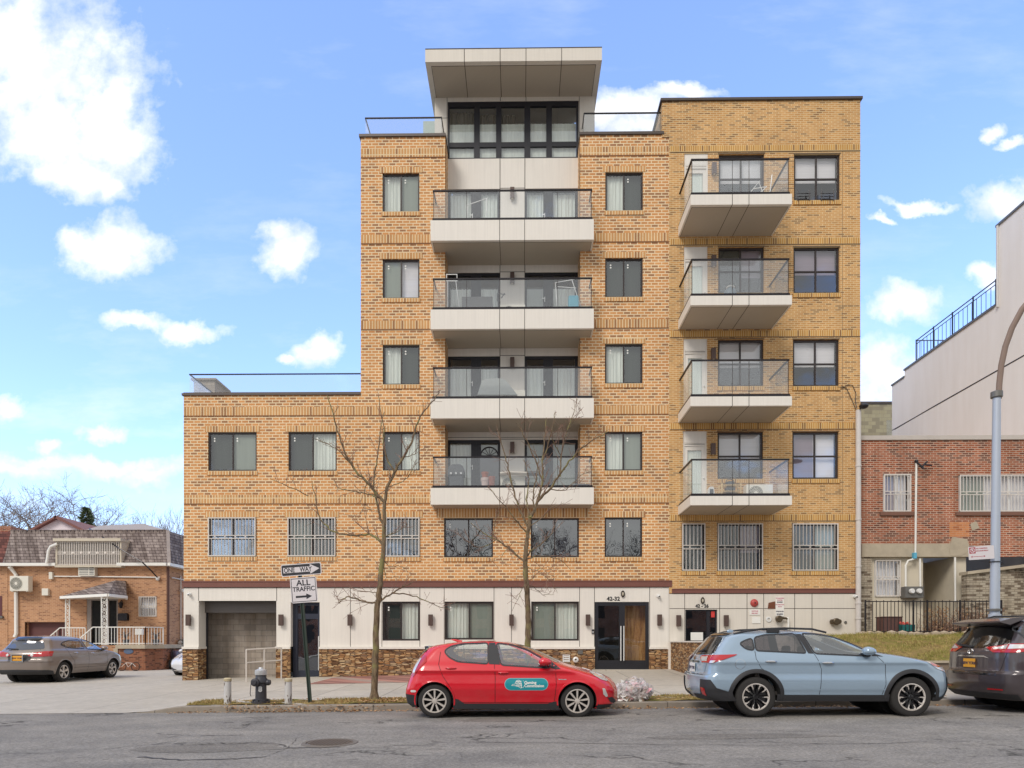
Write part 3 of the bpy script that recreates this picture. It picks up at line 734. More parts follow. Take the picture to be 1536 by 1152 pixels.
# --- recessed panel wall with doors, per storey
zPent0, zPent1 = PZ(237.5, BY), PZ(151.5, BY)
xl, xr = rec[0], rec[1]
doorheads = (283, 408.5, 534, 659.5); slabs = ((329.5, 360), (463.5, 493), (597.5, 627), (731.5, 756.5))
rx0, rx1, rx2, rx3 = PX(671, BY), PX(750, BY), PX(787.3, BY), PX(867.5, BY)
dh = []
for (hy, (s0, s1)) in zip(doorheads, slabs):
    zf0 = PZ(s0, 22.04)-.02; z1 = PZ(hy, BY)
    dh.append((rx0, rx1, zf0, z1)); dh.append((rx2, rx3, zf0, z1))
pw = (PX(671.5, BY), PX(868, BY), zPent0, zPent1)
zPT = PZ(141, BY)
def panx(mb):
    for x in (rx1, rx2):
        mb.box(x-.011, x+.011, BY-.006, BY+.01, rec[2], zPent0-.002, 1)
    for hy in doorheads: mb.box(rx1+.012, rx2-.012, BY-.005, BY+.01, PZ(hy-1.2, BY), PZ(hy-.4, BY), 1)
    for s in slabs: mb.box(xl, xr, BY-.0055, BY+.01, PZ(s[1]+29, BY)-.008, PZ(s[1]+29, BY)+.008, 1) if s[1] < 700 else None
wall(xl, xr, rec[2], zPent0, dh, BY, .12, [M['panel'], M['joint']], 'panel_wall', A, extra=panx)
mb = MB(); mb.quad((xl, BY+1.6, rec[2]), (xr, BY+1.6, rec[2]), (xr, BY+1.6, zTop+3), (xl, BY+1.6, zTop+3)); mb.build('dark_backing', M['room'], A, oA, recalc=False)
def glazed(r, Y, leaves, fills, name='glass_door', fm=None, parent=None, bw=.06):
    # leaves: photo x ranges of each glass pane, frame between
    x0, x1, z0, z1 = r; fm = fm or M['frameblk']; o = (x0, Y, z0); mb = MB(); yf, yb = Y+.03, Y+.09
    edges = [x0]
    for a, b in leaves: edges += [PX(a, Y), PX(b, Y)]
    edges += [x1]; zb, zt = z0+.12, z1-.1
    mb.box(x0, x1, yf, yb, zt, z1); mb.box(x0, x1, yf, yb, z0, zb)
    for k in range(0, len(edges), 2): mb.box(edges[k], edges[k+1], yf, yb, zb, zt)
    for k in range(2, len(edges)-1, 2): mb.box((edges[k]+edges[k+1])/2-.006, (edges[k]+edges[k+1])/2+.006, yf-.012, yf+.01, z0+.02, z1-.03)
    f = mb.build(name, fm, parent or A, o)
    p = MB(); cu = {}
    for k, (a, b) in enumerate(leaves):
        a, b = PX(a, Y)-.005, PX(b, Y)+.005
        p.quad((a, yf+.03, zb-.005), (b, yf+.03, zb-.005), (b, yf+.03, zt+.005), (a, yf+.03, zt+.005))
        if fills[k]:
            fr = 1.0; fl = fills[k]
            if isinstance(fl, tuple): fl, fr = fl
            cm_ = curtain_mb(a, b, zb, zb+(zt-zb)*fr, yb+.1, .02 if fl == 'l' else 0)
            merge(cu.setdefault(fl, MB()), cm_)
    p.build('pane', M['glass'], f, o, recalc=False)
    for fl, m_ in cu.items(): m_.build('curtain' if fl == 'l' else 'blind', M[{'l': 'cur_l', 'm': 'cur_m', 'd': 'cur_d', 'w': 'cur_w', 'p': 'cur_p'}[fl]], f, o, recalc=False)  # a dark fill here imitates the unlit room behind the door
    h = MB(); hx = PX(leaves[0][1], Y)+.05; h.box(hx-.012, hx+.012, yf-.05, yf, z0+1.0, z0+1.16); h.box(hx-.1, hx+.012, yf-.055, yf-.035, z0+1.1, z0+1.125)
    h.build('handle', M['whitem'], f, o)
    return f
fills = ((('l','l'), ('l','l')), (('l',.85,), None), None, None)
FL = [(['l', 'l'], ['l', 'l']), ([('l', .78), ('l', .78)], [('m', .78), ('l', .78)]), ([('l', .86), ('l', .84)], [('l', .86), ('l', .86)]), (['l', 'm'], ['m', 'm'])]
for k in range(4):
    glazed(dh[2*k], BY, [(675, 706.5), (721.5, 746.5)], FL[k][0])
    glazed(dh[2*k+1], BY, [(790.5, 815), (829.5, 862.5)], FL[k][1])
# --- balconies
def balcony(parent, pxl, pxr, y0, y1, Yf, Yw, railtop, glx, jx, sidegl=True, back=None, jn='balcony', side_glass=True):
    x0, x1 = PX(pxl, Yf), PX(pxr, Yf); z1, z0 = PZ(y0, Yf), PZ(y1, Yf)
    mb = MB(); o = (x0, Yf, z0)
    mb.box(x0, x1, Yf, Yw-.0, z0, z1, 0)
    if back: mb.box(back[0]+.002, back[1]-.002, Yw, back[2], z0, z1-.02, 0)
    # joints on fascia and soffit
    for j in jx[:2]:
        xj = PX(j, Yf); mb.box(xj-.009, xj+.009, Yf-.004, Yf, z0-.004, z1, 1); mb.box(xj-.009, xj+.009, Yf-.004, back[2] if back else Yw, z0-.004, z0, 1)
    mb.box(x0+.06, x1-.06, Yf+.12, Yf+.134, z0-.004, z0, 1)
    mb.box(x0+.06, x0+.072, Yf+.134, Yw, z0-.0035, z0, 1); mb.box(x1-.072, x1-.06, Yf+.134, Yw, z0-.0035, z0, 1)
    s = mb.build(jn, [M['panel'], M['joint']], parent, o)
    # soffit skin, its colour carries the underside shade
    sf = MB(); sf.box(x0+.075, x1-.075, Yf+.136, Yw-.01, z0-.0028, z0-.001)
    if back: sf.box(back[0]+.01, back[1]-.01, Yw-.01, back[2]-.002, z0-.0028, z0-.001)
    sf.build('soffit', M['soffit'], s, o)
    gx0, gx1 = PX(glx[0], Yf+.05), PX(glx[1], Yf+.05); zt = PZ(railtop, Yf+.05); zb = z1
    ch = MB(); ch.box(gx0-.04, gx1+.04, Yf+.02, Yf+.09, zb, zb+.085); ch.box(gx0-.04, gx0+.03, Yf+.09, Yw, zb, zb+.085); ch.box(gx1-.03, gx1+.04, Yf+.09, Yw, zb, zb+.085)
    ch.build('channel', M['rail'], s, o)
    g = MB(); gy = Yf+.055
    cuts = [gx0]+[PX(j, gy) for j in jx[2:]]+[gx1] if len(jx) > 2 else [gx0]+[PX(j, gy) for j in jx]+[gx1]
    for a, b in zip(cuts[:-1], cuts[1:]):
        g.box(a+.008, b-.008, gy-.006, gy+.006, zb+.08, zt)
    g.box(gx0-.006, gx0+.006, gy+.01, Yw-.02, zb+.08, zt); g.box(gx1-.006, gx1+.006, gy+.01, Yw-.02, zb+.08, zt)
    g.build('glass_panel', M['bglass'], s, o)
    gl = MB()
    for x in cuts[1:-1]: gl.box(x-.007, x+.007, gy-.007, gy+.007, zb+.085, zt)
    gl.box(gx0-.009, gx0+.009, gy-.009, gy+.009, zb+.085, zt); gl.box(gx1-.009, gx1+.009, gy-.009, gy+.009, zb+.085, zt)
    gl.build('glass_edge', M['frame'], s, o)
    h = MB(); h.box(gx0-.03, gx1+.03, gy-.025, gy+.025, zt, zt+.045); h.box(gx0-.03, gx0+.02, gy+.025, Yw, zt, zt+.045); h.box(gx1-.02, gx1+.03, gy+.025, Yw, zt, zt+.045)
    h.build('handrail', M['rail'], s, o)
    return s, z1
zfloorA = []
for k, (yy, rt) in enumerate(zip(slabs, (286.5, 419, 552.5, 686.5))):
    s, zf_ = balcony(A, 645.8, 890.8, yy[0], yy[1], 22.04, FY, rt, (650.5, 887), (749.5, 787, 700, 749.5, 836.5), back=(xl, xr, BY) if k < 3 else (xl, xr, BY))
    zfloorA.append(zf_)
# --- penthouse
o = oA
cpy0, cpy1 = 72, 88.5; CYF = BY/1.066
cx0, cx1 = PX(637.8, CYF), PX(903, CYF); cz1, cz0 = PZ(71.5, CYF), PZ(91.5, CYF)
mb = MB(); CYB = CYF*1.12
mb.box(cx0, cx1, CYF, CYB, cz0, cz1)
for j in (696.5, 750.2, 789, 842.5):
    x = PX(j, CYF); mb.box(x-.01, x+.01, CYF-.004, CYF, cz0-.004, cz1+.002, 1); mb.box(x-.01, x+.01, CYF, BY, cz0-.004, cz0, 1)
mb.box(cx0+.18, cx1-.18, CYF+.16, CYF+.175, cz0-.004, cz0, 1); mb.box(cx0+.18, cx0+.195, CYF+.175, CYB, cz0-.0045, cz0, 1); mb.box(cx1-.195, cx1-.18, CYF+.175, CYB, cz0-.0045, cz0, 1)
mb.box(cx0, cx1, CYF-.003, CYF, cz1-.03, cz1+.003, 1)
cn = mb.build('canopy', [M['panel2'], M['joint']], A, oA)
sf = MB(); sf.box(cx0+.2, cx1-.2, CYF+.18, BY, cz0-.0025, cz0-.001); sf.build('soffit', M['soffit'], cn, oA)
px0, px1 = PX(652, BY), PX(892, BY)
mb = MB(); zb_ = zTop+.0
mb.box(px0, pw[0], BY, CYB-.3, zb_-.5, cz0-.001); mb.box(pw[1], px1, BY, CYB-.3, zb_-.5, cz0-.001)
mb.box(pw[0], pw[1], BY, BY+.3, zPent1, cz0-.001)
for x in (PX(750.5, BY), PX(789, BY)): mb.box(x-.01, x+.01, BY-.004, BY, zPent1, cz0-.002, 1)
for a in (pw[0]-.02, pw[1]+.02): mb.box(a-.008, a+.008, BY-.004, BY, zb_, cz0-.002, 1)
mb.box(px0, px1, BY-.003, BY, zPT-.01, zPT+.01, 1); mb.box(px0, pw[0], BY-.0035, BY, PZ(176, BY)-.008, PZ(176, BY)+.008, 1)
mb.box(pw[0], pw[1], BY+1.6, BY+1.7, zb_-1, cz0)
mb.build('penthouse_wall', [M['panel2'], M['joint']], A, oA)
x0, x1, z0, z1 = pw
mul = [(x0, PX(674, BY)), (PX(711, BY), PX(719.5, BY)), (PX(744, BY), PX(752, BY)), (PX(786.5, BY), PX(795.5, BY)), (PX(819.5, BY), PX(828, BY)), (PX(864.5, BY), x1)]
mb = MB(); zm0, zm1 = PZ(219, BY), PZ(212, BY); ztt = PZ(158.5, BY)
mb.box(x0, x1, BY+.02, BY+.12, ztt, z1); mb.box(x0, x1, BY+.02, BY+.12, z0, z0+.05)
for a, b in mul: mb.box(a, b, BY+.02, BY+.12, z0+.05, ztt)
for (a, b), (c_, d_) in zip(mul[:-1], mul[1:]): mb.box(b, c_, BY+.03, BY+.11, zm0, zm1)
f = mb.build('window', M['frameblk'], A, oA)
p = MB(); p.quad((x0, BY+.07, z0), (x1, BY+.07, z0), (x1, BY+.07, z1), (x0, BY+.07, z1)); p.build('pane', M['glass'], f, oA, recalc=False)
b_ = MB(); zsh = PZ(181, BY)
for (a, b), (c_, d_) in zip(mul[:-1], mul[1:]): merge(b_, curtain_mb(b, c_, z0, zsh, BY+.16, .006))
b_.build('blind', M['cur_l'], f, oA, recalc=False)
c_ = MB(); merge(c_, curtain_mb(mul[0][1], mul[1][1], zsh, ztt, BY+.3, .03, .16)); merge(c_, curtain_mb(mul[1][1], mul[2][0]+.1, zsh, ztt-.1, BY+.28, .03)); merge(c_, curtain_mb(mul[2][1], mul[2][1]+.5, zsh, ztt-.1, BY+.3, .05, .1))
c_.build('curtain', plain('grey_curtain', (120, 114, 106), .9), f, oA, recalc=False)
# roof terrace glass rails
def terrace(parent, x0, x1, z0, zt, Y, left=None, right=None, posts=0):
    mb = MB(); mb.box(x0, x1, Y-.02, Y+.02, zt-.035, zt)
    if left: mb.box(x0-.0, x0+.035, Y+.02, left, zt-.035, zt)
    if right: mb.box(x1-.035, x1, Y+.02, right, zt-.035, zt)
    h = mb.build('terrace_rail', M['rail'], parent, parent.location)
    g = MB(); g.box(x0+.01, x1-.01, Y-.005, Y+.005, z0, zt-.035)
    if left: g.box(x0+.012, x0+.022, Y+.006, left, z0, zt-.035)
    if right: g.box(x1-.022, x1-.012, Y+.006, right, z0, zt-.035)
    g.build('glass_panel', M['bglass'], h, parent.location)
terrace(A, PX(547.5, FY+.15), PX(663, FY+.15), zTop+.09, PZ(174.5, FY+.15), FY+.15, FY+1.6, FY+.9)
terrace(A, PX(875.5, FY+.15), PX(993, FY+.15), zTop+.09, PZ(170.5, FY+.15), FY+.15, FY+.9, None)
terrace(A, PX(284, FY+.15), XT-.01, zLow+.13, PZ(560.5, FY+.15, 400), FY+.15, FY+3.5, None)
mb = MB(); a = P(298, 590, FY+3.6); b = P(329, 574, FY+3.6); mb.box(a[0], b[0], FY+3.2, FY+4.4, zLow-.4, b[2]-.07); mb.box(a[0]-.08, b[0]+.08, FY+3.12, FY+4.48, b[2]-.07, b[2])
mb.build('chimney', [M['cmu']], A, oA)
mb = MB(); a = P(636, 203, FY+1.4); b = P(662, 188, FY+1.4); mb.box(a[0], b[0], FY+1.2, FY+2, zTop-.4, b[2])
for x in (a[0]+.12, b[0]-.1): mb.tube([(x, FY+1.5, b[2]), (x, FY+1.5, b[2]+.12)], .015, 6)
mb.build('roof_vent', plain('grey_green_metal', (150, 165, 160), .5, .3), A, oA)
# --- ground floor of A
zl0, zl1 = PZ(973.5, FY), PZ(970, FY)
GW = [R(573.6, 629.5, 902.3, 961), R(667, 740.3, 902.3, 959.5), R(796.8, 868.5, 902.3, 961)]
gar = (PX(298, FY), PX(414.5, FY), 0.0, PZ(901, FY), .55)
d1 = (PX(436, FY), PX(479.5, FY), .12, PZ(903, FY)); de = (PX(892, FY), PX(973.5, FY), PZ(999.5, FY), PZ(903, FY))
zpan = zl1
def gpan(mb):
    for jx_ in (298, 415, 525.6, 572.8, 629.8, 666.3, 741, 767.3, 869.3, 891.7, 974.5):
        x = PX(jx_, FY); zt = zBandA2; zb2 = zl1
        mb.box(x-.009, x+.009, FY-.003, FY+.005, (gar[3] if jx_ in (298,) else (gar[3] if jx_ == 415 else zb2)), zt, 1)
    for (a, b) in ((298, 414.5), (573, 629.5), (666.5, 741), (796, 869), (892, 974)):
        pass
wall(XA0, XA1, zl1, zBandA2, [GW[0], GW[1], GW[2], (gar[0], gar[1], zl1-1, gar[3], .55), (d1[0], d1[1], zl1-1, d1[3], .3), (de[0], de[1], zl1-1, de[3], .1)], FY, .12, [M['panel'], M['joint']], 'panel_wall', A, extra=gpan)
for g_, fl in zip(GW, (('d', 'l'), ('l', 'm'), ('m', 'l'))): window(A, g_, FY, 'slide', fl, w=.06, fmat=M['frame'])
mb = MB(); ys = FY-.05
for a, b in ((XA0-.02, gar[0]), (gar[1], d1[0]), (d1[1], de[0]), (de[1], XA1)):
    mb.box(a, b, ys, FY+.02, -.2, zl0)
mb.box(gar[0], gar[0]+.01, FY+.0, FY+.54, -.2, zl0); mb.box(XA0-.02, XA0, FY+.02, BACK, -.2, zl0)
mb.build('stone_base', M['stone'], A, oA)
mb = MB()
for a, b in ((XA0-.03, gar[0]+.03), (gar[1]-.02, d1[0]), (d1[1], de[0]), (de[1], XA1)): mb.box(a, b, ys-.035, FY+.02, zl0, zl1)
mb.box(gar[0]-.0, gar[0]+.03, FY+.02, FY+.54, zl0, zl1)
mb.build('trim', M['panel'], A, oA)
mb = MB(); mb.quad((XA0, BACK, zl1), (XA0, FY, zl1), (XA0, FY, zBandA), (XA0, BACK, zBandA)); mb.build('side_wall', M['panel'], A, oA, recalc=False)
# garage: shutter box, block side wall, sloping floor
mb = MB(); gy = FY+.55; gx0, gx1 = gar[0], gar[1]; gz = gar[3]
mb.quad((gx0-.3, gy+.1, -1.5), (gx0-.3, gy+6, -1.5), (gx0-.3, gy+6, gz), (gx0-.3, gy+.1, gz)); mb.quad((gx1+.05, gy, -1.5), (gx1+.05, gy+6, -1.5), (gx1+.05, gy+6, gz), (gx1+.05, gy, gz))
mb.quad((gx0-.3, gy+.65, -1.5), (gx1+.1, gy+.65, -1.5), (gx1+.1, gy+.65, gz), (gx0-.3, gy+.65, gz))
mb.quad((gx0-.3, FY, gz), (gx1+.1, FY, gz), (gx1+.1, gy+6, gz), (gx0-.3, gy+6, gz))
mb.build('garage_wall', M['cmu'], A, oA, recalc=False)
mb = MB(); mb.box(gx0, gx1, gy-.1, gy+.25, PZ(919, gy), gz-.002)
for i in range(5): mb.box(gx0, gx1, gy-.108, gy-.1, gz-.38+i*.075, gz-.375+i*.075)
gm = plain('grey_shutter', (110, 104, 100), .5, .3); sh = mb.build('roller_shutter', gm, A, oA)
mb = MB(); mb.box(gx0+.0, gx0+.05, gy-.02, gy+.06, -.4, PZ(919, gy)); mb.box(gx1-.05, gx1, gy-.02, gy+.06, -.4, PZ(919, gy)); mb.build('track', M['frameblk'], sh, oA)
# entrance doors
def entry(r, Y, panes, parent, name='door', fm=None, handles=(), transom=None, glass='glassd', deep=.1):
    x0, x1, z0, z1 = r; mb = MB(); yf, yb = Y+deep-.08, Y+deep; fm = fm or M['frameblk']
    xs = sorted([v for a in panes for v in a[:2]])
    mb.box(x0, x1, yf, yb, z1-.06, z1); mb.box(x0, x1, yf, yb, z0-.1, z0+.06)
    ed = [x0]+[v for p in panes for v in p[:2]]+[x1]
    for k in range(0, len(ed), 2): mb.box(ed[k], ed[k+1], yf, yb, z0+.06, z1-.06)
    for (a, b, c, d) in panes:
        mb.box(a, b, yf+.01, yb, z0+.06, c); mb.box(a, b, yf+.01, yb, d, (transom[0] if transom else z1-.06))
        if transom: mb.box(a, b, yf+.01, yb, z1-.1, z1-.06)
    o = (x0, Y, z0); f = mb.build(name, fm, parent, o)
    p = MB()
    for (a, b, c, d) in panes:
        p.quad((a, yf+.05, c), (b, yf+.05, c), (b, yf+.05, d), (a, yf+.05, d))
        if transom: p.quad((a, yf+.05, transom[0]), (b, yf+.05, transom[0]), (b, yf+.05, z1-.1), (a, yf+.05, z1-.1))
    p.build('pane', M[glass], f, o, recalc=False)
    for hx, hz0, hz1 in handles:
        h = MB(); h.tube([(hx, yf-.07, hz0), (hx, yf-.07, hz1)], .018, 8)
        for z in (hz0+.15, hz1-.15): h.tube([(hx, yf-.07, z), (hx, yf, z)], .012, 6)
        h.build('handle', M['whitem'], f, o)
    return f
navy = plain('blue_grey_frame', (50, 54, 68), .4, .2)
a, b = PX(443, FY), PX(474, FY)
entry(d1, FY, [(a, b, PZ(1006, FY), PZ(928, FY))], A, fm=navy, handles=[(PX(476, FY), PZ(1006, FY), PZ(954, FY))], transom=(PZ(920, FY),), deep=.3)
zt = PZ(908.5, FY); zb_ = PZ(990.5, FY)
entry(de, FY, [(PX(897.5, FY), PX(929, FY), zb_, zt), (PX(937.5, FY), PX(968.5, FY), zb_, zt)], A, handles=[(PX(931, FY), PZ(991, FY), PZ(939, FY)), (PX(935.5, FY), PZ(991, FY), PZ(939, FY))], glass='glass')
# lobby behind entrance: wooden wall, colour brightened in place of a lamp
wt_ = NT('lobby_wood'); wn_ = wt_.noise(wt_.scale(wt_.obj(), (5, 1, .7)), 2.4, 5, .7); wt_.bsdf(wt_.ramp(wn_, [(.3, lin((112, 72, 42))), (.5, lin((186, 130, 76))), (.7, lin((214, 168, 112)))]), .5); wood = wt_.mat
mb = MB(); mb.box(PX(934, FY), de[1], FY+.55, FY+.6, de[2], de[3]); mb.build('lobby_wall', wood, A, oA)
mb = MB(); mb.box(XA0+5, XA1, FY+.02, FY+.25, de[2]-.25, de[2]-.1) ; mb.box(de[0]-.1, de[1]+.1, FY-.35, FY+.02, de[2]-.3, de[2]-.1)
mb.build('door_sill', M['walk'], A, oA)
# ------------------------------------------------------------------ building B (yellow brick, right)
XB0, XB1 = XA1, PX(1290, FY); FB = FY-.025
zTB = PZ(152, FY, 1140); zBB, zBB2 = PZ(883, FY, 1140), PZ(890, FY, 1140)
B = thing('apartment_building', 'yellow brick apartment building with deep cream balconies stacked on one side', 'building', (XB0, FY, 0)); oB = B.location
bdoor = [(1027, 1062), (229.8, 369.5, 509, 648)]
WB = []; heads = (231, 370.5, 509, 647.5, 785); bots = (301, 440, 579.5, 718.5, 856.5)
FB_ = [(('w', .54), ('w', .54)), (('p', .54), ('p', .54)), (('w', .54), ('w', .54)), ('p', 'w'), ('d', 'm')]
for k in range(5):
    dx = -.8*k
    WB.append((R(1191+dx, 1260+dx*.9, heads[k], bots[k], FB), FB_[k], k == 4))
    WB.append((R(1078+dx*.7, 1146.5+dx*.7, heads[k], bots[k], FB), (('w', .55), ('w', .55)) if k not in (1, 4) else ('d', ('p', .6)), k == 4))
WB.append((R(1022.5, 1058, 785, 856.5, FB), ('d',), True))
slB = ((294, 309.3), (445.3, 459.3), (596, 610), (744.7, 758.3)); YB = 21.04
dB = []
for k in range(4):
    a = R(1026.5-.6*k, 1062-.6*k, heads[k]-1, heads[k]+60, FB); zfl = PZ(slB[k][0], YB)-.05
    dB.append((a[0], a[1], zfl, a[3]))
holes = [w_[0] for w_ in WB]+dB
xo = XB0-.24
def sideB(mb):
    mb.quad((XB1, FB, zBB), (XB1, BACK, zBB), (XB1, BACK, zTB), (XB1, FB, zTB)); mb.quad((XB1, BACK, zBB), (XB0, BACK, zBB), (XB0, BACK, zTB), (XB1, BACK, zTB))
    mb.quad((xo, BACK, zTop-.1), (xo, FB, zTop-.1), (xo, FB, zTB), (xo, BACK, zTB)); mb.quad((xo, FB, zTop-.1), (XB0, FB, zTop-.1), (XB0, FB, zTB), (xo, FB, zTB))
    mb.quad((XB0, FB, zBB), (XB0, FB, zTop), (XB0, FY+.1, zTop), (XB0, FY+.1, zBB))
wall(XB0, XB1, zBB2-.02, zTB, holes, FB, .14, [M['brickB']], 'wall', B, extra=sideB)
for w_, fl, g in WB: window(B, w_, FB, 'double' if w_[1]-w_[0] > 1 else 'single', fl, grille=g, sill=M['soldierB'] if not g or True else None, dep=.12, w=.068, split=.5)
mb = MB(); mb.box(XB0+.2, XB1-.2, FY+1.3, FY+1.35, .3, zTB-.3); mb.build('dark_backing', M['room'], B, oB)
mb = MB(); mb.box(xo, XB1, FY+.3, BACK, zTB-.5, zTB-.45); mb.build('roof', M['cap'], B, oB)
mb = MB(); mb.box(xo-.06, XB1+.06, FB-.06, FY+.3, zTB, zTB+.09); mb.box(xo-.06, xo+.3, FY+.3, BACK, zTB, zTB+.09); mb.build('coping', M['capd'], B, oB, bevel=.01)
mb = MB()
for k, h_ in enumerate(heads):
    z0, z1 = PZ(h_-4, FB, 1140), PZ(h_-13, FB, 1140); mb.box(XB0+.03, XB1-.004, FB-.012, FB+.01, z0, z1)
mb.each('soldier_course', M['soldierB'], B, oB)
mb = MB()
for k, h_ in enumerate(heads):
    z0 = PZ(h_-3.4, FB, 1140); mb.box(XB0+.03, XB1-.004, FB-.018, FB+.01, z0-.006, z0+.012)
x = PX(1263.5, FB); mb.box(x-.006, x+.006, FB-.003, FB+.01, PZ(780, FB), PZ(231, FB))
for a, b, dz in [(w_[0][0], w_[0][1], w_[0][3]) for w_ in WB if not w_[2]]: mb.box(a-.02, b+.02, FB-.02, FB+.01, dz+.004, dz+.03)
mb.each('lintel_line', plain('lintel_brown', (128, 108, 84), .7), B, oB)
mb = MB(); mb.box(XB0+.095, XB1, FB-.03, FY+.02, zBB2, zBB); mb.box(XB0+.095, XB1, FB-.045, FB-.03, zBB-.035, zBB); mb.build('band', M['band'], B, oB)
# white weathered efflorescence streak under the right corner
def doorB(r):
    x0, x1, z0, z1 = r; o = (x0, FB, z0); mb = MB(); y = FB+.08
    mb.box(x0, x1, y-.05, y, z1-.42, z1); mb.box(x0+.04, x1-.04, y-.056, y-.05, z1-.38, z1-.05)
    mb.box(x0, x0+.05, y-.06, y, z0, z1-.42); mb.box(x1-.05, x1, y-.06, y, z0, z1-.42); mb.box(x0+.05, x1-.05, y-.06, y, z1-.5, z1-.45)
    w0, w1, t0, t1 = x0+.05, x1-.05, z0+.02, z1-.5
    mb.box(w0, w0+.11, y-.03, y+.01, t0, t1); mb.box(w1-.11, w1, y-.03, y+.01, t0, t1); mb.box(w0+.11, w1-.11, y-.03, y+.01, t1-.14, t1); mb.box(w0+.11, w1-.11, y-.03, y+.01, t0, t0+.2)
    f = mb.build('balcony_door', M['panel'], B, o)
    p = MB(); p.quad((w0+.11, y-.01, t0+.2), (w1-.11, y-.01, t0+.2), (w1-.11, y-.01, t1-.14), (w0+.11, y-.01, t1-.14)); p.build('pane', M['glass'], f, o, recalc=False)
    c = curtain_mb(w0+.1, w1-.1, t0+.19, t1-.13, y+.03, .006, .08); c.build('blind', M['cur_l'], f, o, recalc=False)
    h = MB(); h.ball((w1-.05, y-.07, t0+1.0), .03, 8); h.tube([(w1-.05, y-.07, t0+1.0), (w1-.05, y-.02, t0+1.0)], .012, 6); h.build('handle', M['whitem'], f, o)
for r in dB: doorB(r)
zfloorB = []
for k in range(4):
    s, zz = balcony(B, 1036-.2*k, 1188, slB[k][0], slB[k][1], YB, FB, (243, 392.5, 543, 691.5)[k], (1038, 1182.5), (1098.5, 1123.5))
    zfloorB.append(zz)
# ground floor panels of B
zg1 = zBB2; zg0 = PZ(965, FB, 1140)
dr = (PX(1028, FB), PX(1076, FB), zg0-1.2, PZ(914.5, FB), .12)
def gpB(mb):
    for j in (1027, 1079.5, 1120.5, 1145.5, 1192, 1218):
        x = PX(j, FB); mb.box(x-.009, x+.009, FB-.003, FB+.004, zg0-1.0 if j > 1079 else zg0, zg1, 1)
    z = PZ(912.8, FB, 1140); mb.box(XB0+.01, XB1-.02, FB-.0035, FB+.004, z-.009, z+.009, 1)
    mb.quad((XB1, FB, -.5), (XB1, BACK, -.5), (XB1, BACK, zg1), (XB1, FB, zg1))
wall(XB0, XB1, -.3, zg1, [dr], FB, .12, [M['panel2'], M['joint']], 'panel_wall', B, extra=gpB)
mb = MB(); mb.box(PX(1028, FB), PX(1076, FB), FB+.06, FB+.12, dr[3]-.05, dr[3])
mb.box(dr[0], dr[0]+.05, FB+.06, FB+.12, 0, dr[3]-.05); mb.box(dr[1]-.05, dr[1], FB+.06, FB+.12, 0, dr[3]-.05); x = PX(1063, FB); mb.box(x-.05, x+.05, FB+.06, FB+.12, 0, dr[3]-.05)
f = mb.build('door', M['frameblk'], B, (dr[0], FB, .3))
p = MB(); p.quad((dr[0], FB+.09, .1), (dr[1], FB+.09, .1), (dr[1], FB+.09, dr[3]), (dr[0], FB+.09, dr[3])); p.build('pane', M['glass'], f, (dr[0], FB, .3), recalc=False)
mb = MB(); r = R(1036, 1054.5, 948.5, 960.5, FB+.08); mb.box(r[0], r[1], FB+.075, FB+.08, r[2], r[3]); mb.build('notice', M['white'], f, (dr[0], FB, .3))
mb = MB(); r = R(1066.5, 1072, 916, 926, FB+.08); mb.box(r[0], r[1], FB+.075, FB+.08, r[2], r[3]); mb.build('sticker', plain('red_sticker', (205, 60, 56), .6), f, (dr[0], FB, .3))
# stone-faced side wall of the ramp in front of building B
SW = thing('stone_wall', 'stone faced low wall with cream cap running out from the yellow building towards the pavement', 'wall', (PX(1004, FY)+.1, 20, .4)); xs0 = PX(1004, FY)+.02
mb = MB(); mb.box(xs0, xs0+.25, 16.9, FB-.01, .2, 1.37); mb.build('wall', M['stone'], SW, SW.location)
mb = MB(); mb.box(xs0-.03, xs0+.28, 16.85, FB-.012, 1.37, 1.41); mb.box(xs0-.075, xs0-.001, FB-.1, FB-.012, .3, 1.368); mb.build('cap', M['panel'], SW, SW.location)
# ------------------------------------------------------------------ wall fittings
M['lampb'] = plain('brown_lamp_metal', (92, 74, 68), .45, .3)
M['lens'] = plain('lamp_lens', (190, 180, 160), .3)
def wall_lamp_mb(): 
    mb = MB(); mb.box(-.085, .085, -.12, -.03, -.19, .19, 0); return mb
proto = None
def lamp(px, py0, py1, Y, label, side=1):
    global proto
    x, _, z = P(px, (py0+py1)/2, Y)
    if proto is None:
        t_ = thing('wall_lamp', label, 'wall lamp', (0, 0, 0), 'brown box wall lamps')
        mb = MB(); mb.box(-.075, .075, -.15, -.05, -.19, .19); mb.build('shade', M['lampb'], t_, bevel=.006)
        mb = MB(); mb.box(-.055, .055, -.05, 0, -.06, .06); mb.build('mount', M['lampb'], t_)
        mb = MB(); mb.lathe([(.0, -.189), (.045, -.189), (.045, -.194), (0, -.194)], (0, -.1, 0), n=12); mb.build('lens', M['lens'], t_)
        proto = t_; t_.location = (x, Y, z); WL[t_] = Vector((x, Y, z)); return t_
    return dup(proto, (x, Y, z), label)
for px, lb in ((284.5, 'brown wall lamp on the cream pier between the garage mouth and the small house'), (423, 'brown wall lamp on the narrow pier between garage opening and glass side door'),
               (526, 'brown wall lamp on the blank cream panels beside the glass side door'), (646.5, 'brown wall lamp above the parked red hatchback, between two ground floor windows'),
               (767.3, 'brown wall lamp just beside the trunk of the thinner branchy tree'), (881.5, 'brown wall lamp on the window side of the glass double entrance doors'),
               (988.5, 'brown wall lamp under the small dome camera past the double doors')):
    lamp(px, 922, 938.5, FY, lb)
